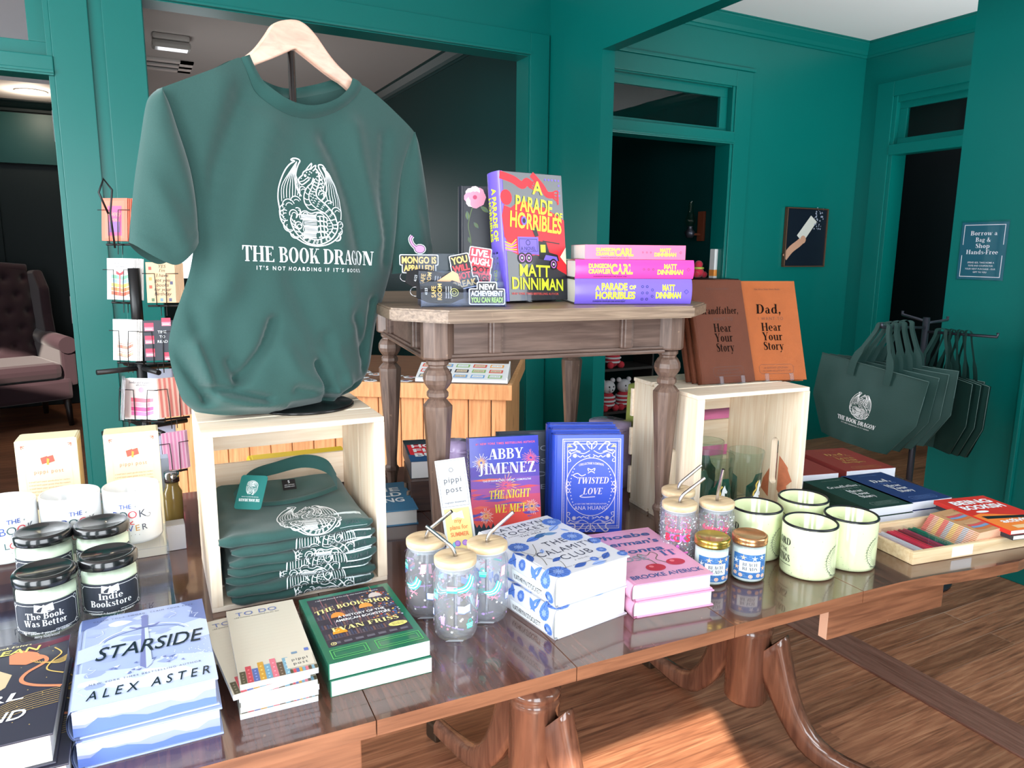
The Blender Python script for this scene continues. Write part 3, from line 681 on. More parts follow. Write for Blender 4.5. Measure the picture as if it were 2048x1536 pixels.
GL = {
 'A': (0.86, lambda: dg(0.06, 0, 0.36, 1, 0.06)+dg(0.56, 0, 0.33, 1, 0.24)+rc(0.18, 0.28, 0.62, 0.28+HR)+rc(0, 0, 0.22, HR)+rc(0.48, 0, 0.86, HR)),
 'B': (0.80, lambda: vs(0.1, top=False, bot=False)+rc(0.02, 0, 0.45, HR)+rc(0.02, 1-HR, 0.43, 1)+rc(0.3, 0.5, 0.45, 0.5+HR)+quad_ring(0.42, 0.27, 0.34, 0.275, 0.2, HR, -90, 90, 12)+quad_ring(0.40, 0.765, 0.31, 0.235, 0.19, HR, -90, 90, 12)),
 'C': (0.80, lambda: quad_ring(0.46, 0.5, 0.42, 0.51, 0.21, HR, 40, 320, 24)+[[(0.76, 0.66), (0.79, 0.66), (0.79, 1), (0.765, 1), (0.72, 0.88)]]+[[(0.79, 0.2), (0.76, 0.3), (0.7, 0.16), (0.76, 0.14)]]),
 'D': (0.90, lambda: vs(0.1, top=False, bot=False)+rc(0.02, 0, 0.42, HR)+rc(0.02, 1-HR, 0.42, 1)+quad_ring(0.41, 0.5, 0.45, 0.5, 0.22, HR, -90, 90, 16)),
 'E': (0.76, lambda: vs(0.1, e=0.08)+arm(0.3, 0.72, 0, 1)+arm(0.3, 0.69, 1, -1)+rc(0.3, 0.48, 0.5, 0.48+HR)+rc(0.48, 0.38, 0.51, 0.64)),
 'F': (0.72, lambda: vs(0.1, e=0.08)+arm(0.3, 0.70, 1, -1)+rc(0.3, 0.46, 0.5, 0.46+HR)+rc(0.48, 0.36, 0.51, 0.62)),
 'G': (0.86, lambda: quad_ring(0.46, 0.5, 0.42, 0.51, 0.21, HR, 40, 330, 24)+[[(0.74, 0.66), (0.77, 0.66), (0.77, 1), (0.745, 1), (0.7, 0.88)]]+rc(0.6, 0.02, 0.79, 0.44)+rc(0.5, 0.40, 0.86, 0.44)),
 'H': (0.98, lambda: vs(0.1)+vs(0.66)+rc(0.3, 0.48, 0.68, 0.48+HR)),
 'I': (0.42, lambda: vs(0.1)),
 'J': (0.56, lambda: vs(0.24, 0.2, 1, bot=False)+[p for p in stroke([(0.345, 0.22, 0.21), (0.31, 0.0, 0.16), (0.2, -0.1, 0.08), (0.07, -0.06, 0.1)], smooth=4)]),
 'K': (0.92, lambda: vs(0.1)+dg(0.29, 0.36, 0.7, 1, 0.05)+dg(0.62, 0, 0.38, 0.54, 0.24)+rc(0.6, 1-HR, 0.9, 1)+rc(0.52, 0, 0.94, HR)),
 'L': (0.74, lambda: vs(0.1, e=0.08)+arm(0.3, 0.71, 0, 1)),
 'M': (1.14, lambda: rc(0.12, 0, 0.18, 1)+dg(0.46, 0.0, 0.12, 1, 0.22)+dg(0.5, 0.0, 0.82, 1, 0.06)+vs(0.82, top=False)+rc(0.02, 0, 0.28, HR)+rc(0.02, 1-HR, 0.3, 1)+rc(0.8, 1-HR, 1.1, 1)),
 'N': (0.96, lambda: rc(0.12, 0, 0.18, 1)+dg(0.6, 0, 0.12, 1, 0.24)+rc(0.76, 0, 0.82, 1)+rc(0.02, 0, 0.28, HR)+rc(0.02, 1-HR, 0.3, 1)+rc(0.66, 1-HR, 0.92, 1)),
 'O': (0.92, lambda: quad_ring(0.46, 0.5, 0.42, 0.52, 0.22, HR, 0, 360, 28)),
 'P': (0.76, lambda: vs(0.1, top=False)+rc(0.02, 1-HR, 0.42, 1)+rc(0.3, 0.44, 0.42, 0.44+HR)+quad_ring(0.40, 0.72, 0.33, 0.28, 0.2, HR, -90, 90, 12)),
 'R': (0.88, lambda: vs(0.1, top=False)+rc(0.02, 1-HR, 0.42, 1)+rc(0.3, 0.48, 0.44, 0.48+HR)+quad_ring(0.40, 0.74, 0.32, 0.26, 0.2, HR, -90, 90, 12)+dg(0.62, 0, 0.4, 0.5, 0.22)+rc(0.6, 0, 0.88, HR)),
 'S': (0.66, lambda: stroke(SS, smooth=4)+rc(0.535, 0.7, 0.565, 0.98)+rc(0.085, 0.02, 0.115, 0.32)),
 'T': (0.82, lambda: vs(0.305, top=False)+rc(0.02, 1-HR, 0.8, 1)+[[(0.02, 1), (0.02, 0.7), (0.045, 0.7), (0.16, 1-HR)], [(0.8, 1), (0.8, 0.7), (0.775, 0.7), (0.66, 1-HR)]]),
 'U': (0.92, lambda: vs(0.1, 0.3, 1, bot=False)+rc(0.74, 0.3, 0.795, 1)+rc(0.64, 1-HR, 0.9, 1)+quad_ring(0.447, 0.32, 0.347, 0.34, 0.13, HR, 180, 360, 14)),
 'V': (0.86, lambda: dg(0.34, 0, 0.06, 1, 0.24)+dg(0.42, 0, 0.74, 1, 0.06)+rc(0, 1-HR, 0.38, 1)+rc(0.64, 1-HR, 0.88, 1)),
 'W': (1.26, lambda: dg(0.28, 0, 0.06, 1, 0.22)+dg(0.38, 0, 0.62, 1, 0.06)+dg(0.76, 0, 0.54, 1, 0.22)+dg(0.86, 0, 1.12, 1, 0.06)+rc(0, 1-HR, 0.36, 1)+rc(0.48, 1-HR, 0.84, 1)+rc(1.04, 1-HR, 1.26, 1)),
 'X': (0.88, lambda: dg(0.58, 0, 0.06, 1, 0.24)+dg(0.08, 0, 0.72, 1, 0.06)+rc(0, 0, 0.24, HR)+rc(0.5, 0, 0.88, HR)+rc(0, 1-HR, 0.38, 1)+rc(0.62, 1-HR, 0.88, 1)),
 'Y': (0.84, lambda: vs(0.32, 0, 0.46, top=False)+dg(0.32, 0.42, 0.06, 1, 0.22)+dg(0.46, 0.42, 0.72, 1, 0.06)+rc(0, 1-HR, 0.36, 1)+rc(0.62, 1-HR, 0.86, 1)),
 'Z': (0.80, lambda: dg(0.06, 0, 0.48, 1, 0.24)+arm(0.06, 0.76, 0, 1)+rc(0.08, 1-HR, 0.72, 1)+[[(0.08, 1), (0.08, 0.72), (0.11, 0.72), (0.2, 1-HR)]]),
 '&': (0.96, lambda: stroke([(0.88, 0.5, 0.04), (0.7, 0.12, 0.06), (0.4, 0.02, 0.07), (0.13, 0.2, 0.16), (0.2, 0.42, 0.14), (0.45, 0.66, 0.06), (0.5, 0.85, 0.07), (0.37, 0.97, 0.06), (0.26, 0.82, 0.14), (0.4, 0.5, 0.18), (0.66, 0.14, 0.2), (0.86, 0.03, 0.08)], smooth=4)),
 'a': (0.66, lambda: rc(0.36, 0.08, 0.53, 0.5)+stroke([(0.14, 0.5, 0.09), (0.28, 0.63, 0.055), (0.43, 0.52, 0.15)], smooth=4)+quad_ring(0.28, 0.19, 0.2, 0.2, 0.15, 0.04, 60, 330, 14)+stroke([(0.45, 0.1, 0.15), (0.54, 0.02, 0.06), (0.64, 0.08, 0.03)], smooth=3)),
 'b': (0.74, lambda: rc(0.1, 0, 0.28, 1.02)+rc(0.02, 0.97, 0.12, 1.02)+xr(0.40, 0.3)),
 'c': (0.60, lambda: quad_ring(0.33, XH/2, 0.28, XH/2+.01, 0.18, 0.05, 50, 315, 18)+quad_ring(0.47, 0.5, 0.07, 0.07, 0.07, 0.07, 0, 360, 8)),
 'd': (0.76, lambda: rc(0.44, 0, 0.62, 1.02)+rc(0.36, 0.97, 0.46, 1.02)+rc(0.6, 0, 0.72, HR)+xr(0.34, 0.3)),
 'e': (0.62, lambda: quad_ring(0.33, XH/2, 0.29, XH/2+.01, 0.18, 0.05, 0, 315, 20)+rc(0.14, 0.31, 0.61, 0.36)),
 'f': (0.46, lambda: rc(0.1, 0, 0.28, 0.85)+rc(0.02, 0, 0.38, HR)+rc(0.0, XH-HR, 0.42, XH)+stroke([(0.19, 0.8, 0.18), (0.26, 0.98, 0.08), (0.42, 0.94, 0.1)], smooth=4)),
 'g': (0.68, lambda: quad_ring(0.3, 0.43, 0.25, 0.24, 0.16, 0.045)+rc(0.45, 0.58, 0.66, 0.63)+quad_ring(0.3, -0.12, 0.28, 0.17, 0.13, 0.05)+stroke([(0.16, 0.22, 0.06), (0.1, 0.1, 0.12), (0.4, 0.04, 0.12), (0.54, -0.08, 0.1)], smooth=4)),
 'h': (0.78, lambda: rc(0.1, 0, 0.28, 1.02)+rc(0.02, 0.97, 0.12, 1.02)+rc(0.02, 0, 0.36, HR)+rc(0.5, 0, 0.68, 0.45)+rc(0.43, 0, 0.76, HR)+stroke([(0.27, 0.48, 0.04), (0.42, 0.62, 0.07), (0.56, 0.56, 0.14), (0.59, 0.42, 0.18)], smooth=4)),
 'i': (0.38, lambda: rc(0.1, 0, 0.28, XH)+rc(0.02, 0, 0.36, HR)+rc(0.02, XH-HR, 0.14, XH)+quad_ring(0.19, 0.87, 0.105, 0.105, 0.105, 0.105, 0, 360, 10)),
 'k': (0.78, lambda: rc(0.1, 0, 0.28, 1.02)+rc(0.02, 0.97, 0.12, 1.02)+rc(0.02, 0, 0.36, HR)+dg(0.27, 0.26, 0.56, XH, 0.045)+dg(0.5, 0, 0.34, 0.36, 0.2)+rc(0.44, 0, 0.78, HR)+rc(0.46, XH-HR, 0.72, XH)),
 'l': (0.38, lambda: rc(0.1, 0, 0.28, 1.02)+rc(0.02, 0.97, 0.12, 1.02)+rc(0.02, 0, 0.36, HR)),
 'm': (1.14, lambda: rc(0.1, 0, 0.28, XH)+rc(0.02, 0, 0.36, HR)+rc(0.46, 0, 0.64, 0.45)+rc(0.4, 0, 0.7, HR)+rc(0.84, 0, 1.02, 0.45)+rc(0.78, 0, 1.1, HR)+[q for x in (0, .38) for q in stroke([(x+0.27, 0.48, 0.04), (x+0.4, 0.62, 0.07), (x+0.52, 0.56, 0.14), (x+0.55, 0.42, 0.18)], smooth=4)]),
 'n': (0.78, lambda: rc(0.1, 0, 0.28, XH)+rc(0.02, XH-HR, 0.14, XH)+rc(0.02, 0, 0.36, HR)+rc(0.5, 0, 0.68, 0.45)+rc(0.43, 0, 0.76, HR)+stroke([(0.27, 0.48, 0.04), (0.42, 0.62, 0.07), (0.56, 0.56, 0.14), (0.59, 0.42, 0.18)], smooth=4)),
 'o': (0.66, lambda: xr(0.33, 0.29)),
 'p': (0.74, lambda: rc(0.1, -0.3, 0.28, XH)+rc(0.02, -0.3, 0.36, -0.3+HR)+rc(0.02, XH-HR, 0.14, XH)+xr(0.40, 0.3)),
 'r': (0.58, lambda: rc(0.1, 0, 0.28, XH)+rc(0.02, XH-HR, 0.14, XH)+rc(0.02, 0, 0.38, HR)+stroke([(0.27, 0.45, 0.04), (0.38, 0.62, 0.08), (0.5, 0.56, 0.14)], smooth=4)),
 's': (0.54, lambda: [[(x*0.82, y*XH) for x, y in q] for q in GL['S'][1]()]),
 't': (0.50, lambda: rc(0.12, 0.08, 0.30, 0.86)+rc(0.02, XH-HR, 0.44, XH)+stroke([(0.21, 0.12, 0.18), (0.28, 0.03, 0.08), (0.42, 0.06, 0.04)], smooth=3)),
 'u': (0.78, lambda: rc(0.1, 0.2, 0.28, XH)+rc(0.02, XH-HR, 0.14, XH)+rc(0.5, 0, 0.68, XH)+rc(0.42, XH-HR, 0.52, XH)+rc(0.66, 0, 0.77, HR)+stroke([(0.19, 0.24, 0.18), (0.24, 0.06, 0.12), (0.38, 0.02, 0.06), (0.52, 0.18, 0.04)], smooth=4)),
 'w': (1.0, lambda: dg(0.24, 0, 0.06, XH, 0.17)+dg(0.32, 0, 0.5, XH, 0.05)+dg(0.6, 0, 0.42, XH, 0.17)+dg(0.68, 0, 0.88, XH, 0.05)+rc(0, XH-HR, 0.3, XH)+rc(0.8, XH-HR, 1, XH)),
 'y': (0.72, lambda: dg(0.28, 0, 0.06, XH, 0.19)+dg(0.2, -0.25, 0.58, XH, 0.05)+rc(0, XH-HR, 0.32, XH)+rc(0.5, XH-HR, 0.72, XH)+quad_ring(0.16, -0.24, 0.08, 0.08, 0.08, 0.08, 0, 360, 8)),
 ',': (0.30, lambda: quad_ring(0.15, 0.08, 0.1, 0.1, 0.1, 0.1, 0, 360, 10)+[[(0.25, 0.08), (0.16, -0.2), (0.1, -0.18), (0.16, 0.02)]]),
 '.': (0.30, lambda: quad_ring(0.15, 0.09, 0.1, 0.1, 0.1, 0.1, 0, 360, 10)),
 "'": (0.24, lambda: [[(0.05, 1), (0.19, 1), (0.13, 0.7), (0.09, 0.7)]]),
 '-': (0.40, lambda: rc(0.04, 0.3, 0.36, 0.4)),
}
_GC = {}
def serif_polys(s, track=0.0):
    x = 0; out = []
    for ch in s:
        if ch == ' ': x += 0.34+track; continue
        g_ = GL.get(ch) or GL.get(ch.upper()) or GL['I']
        if ch not in _GC: _GC[ch] = g_[1]()
        out += [[(px+x, py) for px, py in q] for q in _GC[ch]]
        x += g_[0]+0.02+track
    return out, x-track
_TC = {}
def sans_polys(s, fat=0.0, track=1.0):
    """triangulated built-in sans letters, capital height 1"""
    key = (s, fat, track)
    if key in _TC: return _TC[key]
    cu = bpy.data.curves.new('t', 'FONT'); cu.body = s; cu.size = 1.0; cu.offset = fat*0.7; cu.space_character = track
    cu.resolution_u = 3; cu.fill_mode = 'FRONT'
    ob = bpy.data.objects.new('t', cu)
    me = ob.to_mesh()
    k = 1/0.73
    vsx = [(v.co.x*k, v.co.y*k) for v in me.vertices]
    ps = [[vsx[i] for i in p.vertices] for p in me.polygons]
    w = max([v[0] for v in vsx], default=0)
    ob.to_mesh_clear(); bpy.data.objects.remove(ob); bpy.data.curves.remove(cu)
    _TC[key] = (ps, w)
    return ps, w

class Art:
    """flat artwork in metres; put() lays it on any surface as part of that surface's own mesh"""
    def __init__(self): self.it = []
    def polys(self, ps, m, layer=1): self.it.append((ps, m, layer))
    def rect(self, x0, y0, x1, y1, m, layer=1, n=1):
        ps = []
        for i in range(n):
            ps += rc(x0+(x1-x0)*i/n, y0, x0+(x1-x0)*(i+1)/n, y1)
        self.polys(ps, m, layer)
    def frame(self, x0, y0, x1, y1, w, m, layer=2, n=1):
        self.rect(x0, y0, x1, y0+w, m, layer, n); self.rect(x0, y1-w, x1, y1, m, layer, n)
        self.rect(x0, y0+w, x0+w, y1-w, m, layer); self.rect(x1-w, y0+w, x1, y1-w, m, layer)
    def poly(self, pts, m, layer=1): self.polys([list(pts)], m, layer)
    def line(self, pts, w, m, layer=2, smooth=0, closed=False): self.polys(stroke(pts, w, smooth, closed), m, layer)
    def disc(self, cx, cy, r, m, layer=2, ry=None, n=14):
        self.poly([(cx+r*cos(2*pi*k/n), cy+(ry or r)*sin(2*pi*k/n)) for k in range(n)], m, layer)
    def ring(self, cx, cy, r, w, m, layer=2, ry=None, a0=0, a1=360, n=28):
        self.polys(quad_ring(cx, cy, r, ry or r, w, w, a0, a1, n), m, layer)
    def text(self, s, x, y, h, m, style='sans', al='C', rot=0.0, layer=3, fat=0.0, track=None, shear=0.0, sx=1.0, fit=None, arc=0.0):
        if style == 'serif': ps, w = serif_polys(s, track or 0.0)
        else: ps, w = sans_polys(s, fat, track or 1.0)
        if fit: sx = fit/(w*h)
        W = w*h*sx; ox = {'C': -W/2, 'L': 0, 'R': -W}[al]; c, sn = cos(rot), sin(rot)
        out = []
        for q in ps:
            nq = []
            for px, py in q:
                a = ox+px*h*sx+shear*py*h; b = py*h
                if arc: b += arc*((a/(W/2 or 1))**2)*h
                nq.append((x+a*c-b*sn, y+a*sn+b*c))
            out.append(nq)
        self.polys(out, m, layer)
    def star(self, cx, cy, r, m, layer=2, n=5, inner=0.42, rot=pi/2):
        self.poly([(cx+(r if k % 2 == 0 else r*inner)*cos(rot+pi*k/n), cy+(r if k % 2 == 0 else r*inner)*sin(rot+pi*k/n)) for k in range(2*n)], m, layer)
    def put(self, mb, fn, step=0.00018, base=0.0, clip=None):
        nq = 0
        for ps, m, layer in self.it:
            vs_, fs_ = [], []
            for q in ps:
                if clip: 
                    cx = sum(p[0] for p in q)/len(q); cy = sum(p[1] for p in q)/len(q)
                    if not clip(cx, cy): continue
                nq += 1; of = base+step*layer+(nq % 64)*2.6e-6      # no two pieces share a plane
                o = len(vs_); vs_ += [tuple(fn(a, b, of)) for a, b in q]; fs_.append(tuple(range(o, o+len(q))))
            if fs_: mb.add(vs_, fs_, m, False)

WHITE = mat('white_print', (240, 244, 246), rough=0.6)
BLACK = mat('black_print', (22, 22, 26), rough=0.4)
_DR = {}
def dragon(s=1.0, m=None, text=True, cx=0.0, cy=0.0, detail=True):
    """shop emblem: winged dragon coiled round a heap of books, with the shop's name under it; emblem height = s"""
    m = m or WHITE; a = Art()
    k = s/870.0
    P = lambda pts: [(cx+(x-888)*k, cy-(y-600)*k) for x, y in pts]
    def ln(pts, w=11, sm=4, closed=False): a.line(P(pts), w*k, m, 2, sm, closed)
    ln([(715, 192), (742, 174), (790, 172), (820, 190), (798, 228), (770, 290), (755, 360), (752, 430), (770, 490), (802, 540)], 13)
    ln([(718, 196), (762, 197), (700, 235), (640, 300), (590, 390), (557, 480), (546, 570), (552, 640), (560, 700)], 13)
    for q in ((585, 600), (610, 570), (640, 562), (672, 566), (702, 560), (732, 548), (760, 530), (780, 545)):
        ln([(785, 200), (755-(770-q[0])*0.33, 310), (q[0]+12, 450), q], 7)
    ln([(1090, 255), (1060, 222), (1030, 214), (1004, 226), (1030, 290), (1063, 370), (1074, 450), (1050, 530), (1005, 580)], 13)
    ln([(1055, 240), (1120, 300), (1165, 370), (1200, 460), (1220, 560), (1226, 660), (1215, 760)], 13)
    for q in ((1045, 550), (1075, 575), (1105, 595), (1135, 620), (1165, 640), (1195, 655)):
        ln([(1045, 235), (1080+(q[0]-1060)*0.35, 330), (q[0]-8, 470), q], 7)
    # head, horns, jaw, mane
    ln([(905, 365), (860, 402), (820, 424), (798, 412), (785, 382), (800, 356), (832, 330), (846, 300), (880, 278), (925, 262)], 12)
    ln([(868, 286), (900, 244), (936, 206), (928, 246), (900, 276)], 10); ln([(925, 268), (950, 240), (978, 224), (968, 262), (945, 282)], 10)
    ln([(800, 396), (840, 385), (880, 356), (920, 352)], 8); a.disc(*P([(862, 332)])[0], 14*k, m, 2); ln([(812, 366), (822, 360)], 8, 0)
    for x, y in ((985, 262), (1005, 292), (1020, 330), (1028, 370), (1022, 410), (1008, 445)):
        ln([(x-30, y+8), (x, y-2), (x+16, y+30), (x-12, y+26)], 8)
    for x, y in ((880, 300), (905, 318), (890, 345), (930, 300), (915, 290)): a.disc(*P([(x, y)])[0], 7*k, m, 2, n=6)
    back = [(985, 262), (1000, 300), (1005, 350), (1000, 400), (980, 445), (965, 490), (975, 540), (1030, 590), (1095, 655), (1145, 735), (1165, 815), (1145, 895), (1085, 965), (1005, 1008), (930, 1022), (850, 1010), (775, 970), (712, 905), (676, 840), (664, 775), (682, 728)]
    bell = [(945, 350), (925, 400), (880, 440), (845, 490), (828, 550), (835, 610), (870, 660)]
    inn = [(955, 360), (940, 410), (915, 460), (890, 510), (884, 560), (905, 610), (960, 655), (1040, 700), (1085, 760), (1112, 820), (1095, 880), (1050, 930), (985, 960), (920, 970), (850, 955), (790, 925), (740, 875), (715, 830), (705, 780)]
    ln(back, 13); ln(bell, 11); ln(inn, 10)
    for t in range(6):
        b0, b1 = bell[min(6, t+1)], inn[min(8, t+1)]
        ln([b0, ((b0[0]+b1[0])/2, (b0[1]+b1[1])/2+14), (b1[0], b1[1]+4)], 8)
    bk = catmull(back, 4); ik = catmull(inn, 4); n_ = 30
    for i in range(2, n_):
        p = bk[int(i/n_*(len(bk)-1))]; q = ik[int(i/n_*(len(ik)-1))]
        for f_ in (0.25, 0.5, 0.75):
            x, y = p[0]+(q[0]-p[0])*f_, p[1]+(q[1]-p[1])*f_
            ln([(x-10, y+3*(-1)**i), (x, y-8), (x+9, y+4)], 6.5, 0)
    # heap of books
    for y0, y1, x0, x1 in ((722, 766, 770, 955), (775, 835, 800, 958), (846, 893, 800, 962), (905, 952, 780, 940)):
        ln([(x1, y0), (x0, y0-2), (x0-8, (y0+y1)/2), (x0, y1), (x1, y1)], 9, 0)
        for j in range(1, 5): ln([(x0+8, y0+(y1-y0)*j/5), (x1-6, y0+(y1-y0)*j/5)], 5, 0)
    for y in (735, 780, 835, 895): ln([(960, y), (1000, y-5), (1050, y+8), (1060, y+35), (1050, y+50), (1000, y+46), (962, y+50)], 10); ln([(985, y), (990, y+44)], 12, 0); ln([(1022, y+2), (1028, y+46)], 10, 0)
    for y in (770, 800, 830, 860, 890): ln([(1070, y), (1100, y-4)], 6, 0)
    ln([(770, 722), (800, 690), (840, 684), (870, 700), (905, 705), (940, 695), (1000, 690), (1050, 705)], 10)
    ln([(800, 724), (820, 700), (850, 705), (868, 728)], 8); ln([(940, 720), (970, 700), (1010, 706), (1035, 730)], 8)
    # smoke curls
    for x, y, r, s0, s1 in ((605, 735, 58, 60, 300), (640, 835, 62, 130, 330), (700, 905, 58, 170, 330), (655, 640, 70, 20, 200), (735, 600, 62, 20, 170), (700, 720, 48, -60, 200), (745, 830, 42, 0, 360), (1200, 810, 36, -80, 200), (1185, 880, 40, -100, 90), (1150, 935, 48, -110, 60), (1165, 690, 60, 20, 190), (1085, 610, 45, 30, 170), (820, 480, 42, 30, 190), (1025, 510, 40, -40, 200), (620, 690, 70, 100, 250), (745, 690, 40, -90, 120)):
        a.ring(*P([(x, y)])[0], r*k, 9*k, m, 2, a0=s0, a1=s1, n=12)
        a.ring(*P([(x+8, y+8)])[0], r*0.6*k, 7*k, m, 2, a0=s0+10, a1=s1-30, n=8)
    ln([(552, 690), (560, 780), (605, 855), (655, 915), (725, 968), (820, 1016), (940, 1034), (1060, 1012), (1150, 950), (1198, 880)], 12)
    if text:
        a.text('THE BOOK DRAGON', cx+0.0*s, cy-0.72*s, 0.158*s, m, 'serif', fit=1.66*s)
        a.text("IT'S NOT HOARDING IF IT'S BOOKS", cx, cy-0.82*s, 0.042*s, m, fat=0.02, track=1.55, fit=1.28*s)
    return a
# ================================================================== BOOKS
PAGE = wood('book_pages', (212, 209, 203), (226, 224, 220), axis=0, stretch=1.0, scale=3, rough=0.8, bump=0.0)
def ink(r, g, b, rough=0.45): return mat('ink_%d_%d_%d' % (r, g, b), (r, g, b), rough=rough)
YEL = ink(250, 225, 70); CREAM = ink(240, 226, 170); LIME = ink(226, 238, 60); RED = ink(226, 40, 52); PURP = ink(122, 100, 214); NAVYI = ink(32, 44, 84)
def book(name, label, M, w, h, t, cover, front=None, spine=None, hard=True, group=None, pages=None, tail=None, spine_m=None, parent_cat='book', rough=None):
    """book lying flat in its own frame: spine along x = 0, tail along y = 0, front cover up; M places it"""
    r = thing(name, label, parent_cat, M=M, group=group)
    pm = pages or PAGE
    e, ct = (0.0035, 0.0024) if hard else (0.0, 0.0006)
    p = MB(pm)
    x1 = w-e
    p.box(0.0015, x1, e, h-e, ct, t-ct, pm, 0.0006 if not hard else 0.0)
    if tail: tail(x1, t-2*ct).put(p, lambda a, b, o: (a, e-o, ct+b))
    p.build('page_block', r)
    c = MB(cover); sm = spine_m or cover
    if hard:
        bul = min(0.006, t*0.16)
        c.box(0.006, w, 0, h, 0, ct, cover, 0.0008); c.box(0.006, w, 0, h, t-ct, t, cover, 0.0008)
        sx = lambda z: -bul*sin(pi*min(1, max(0, z/t)))**0.7
        nn = 10
        def sp(u, v):
            z = t*u; return (sx(z), h*v, z)
        c.grid(sp, nn, 1, sm, smooth=True)
        c.grid(lambda u, v: (0.0065*u, h*v, t-0.0009*sin(pi*u)), 4, 1, sm); c.grid(lambda u, v: (0.0065*u, h*v, 0.0009*sin(pi*u)), 4, 1, sm)
        c.grid(lambda u, v: (sx(t*u)+0.0018, h*v, t*u), nn, 1, sm, smooth=True)
    else:
        sx = lambda z: 0.0
        c.box(0, w, 0, h, 0, ct, cover); c.box(0, w, 0, h, t-ct, t, cover); c.box(0, 0.0016, 0, h, ct, t-ct, sm)
    if front: front(w, h).put(c, lambda a, b, o: (a, b, t+o), clip=lambda a, b: -0.001 < a < w+0.001 and -0.001 < b < h+0.001)
    if spine: spine(h, t).put(c, lambda a, b, o: (sx(b)-o-0.0002, h-a, b))      # spine art: a from head to tail, b across
    c.build('cover', r, fixn=False)
    return r
def lay_m(nl, nr, fl, z0, t, rot=None):
    """near-left, near-right and far-left picture corners of a cover lying at height z0+t -> placing matrix, w, h"""
    P, Q, R_ = (onz(*p, z0+t) for p in (nl, nr, fl))
    a1 = atan2((Q-P).y, (Q-P).x); a2 = atan2((R_-P).y, (R_-P).x)-pi/2
    a = rot if rot is not None else (a1+a2)/2
    return Matrix.Translation((P.x, P.y, z0)) @ Matrix.Rotation(a, 4, 'Z'), (Q-P).length, (R_-P).length
def stand_m(P, rot, lean, t):
    """cover facing the camera side: local x -> along rot, local y -> up (leaning back), local z -> towards the viewer; front face's bottom-left at P"""
    u = Vector((cos(rot), sin(rot), 0)); b = Vector((-sin(rot), cos(rot), 0))
    y = Vector((0, 0, cos(lean)))+b*sin(lean); n = u.cross(y)
    m = Matrix.Identity(4)
    for i in range(3): m[i][0], m[i][1], m[i][2] = u[i], y[i], n[i]
    o = Vector(P)-n*t
    for i in range(3): m[i][3] = o[i]
    return m
rnd = random.Random(4)
def blobs(a, w, h, n, cols, r0, r1, x0=0, x1=1, y0=0, y1=1, layer=1):
    for _ in range(n):
        x, y, r = w*(x0+(x1-x0)*rnd.random()), h*(y0+(y1-y0)*rnd.random()), w*(r0+(r1-r0)*rnd.random())
        a.poly([(min(w, max(0, x+r*(0.7+0.5*rnd.random())*cos(k*pi/5))), min(h, max(0, y+r*0.6*(0.7+0.5*rnd.random())*sin(k*pi/5)))) for k in range(10)], rnd.choice(cols), layer)

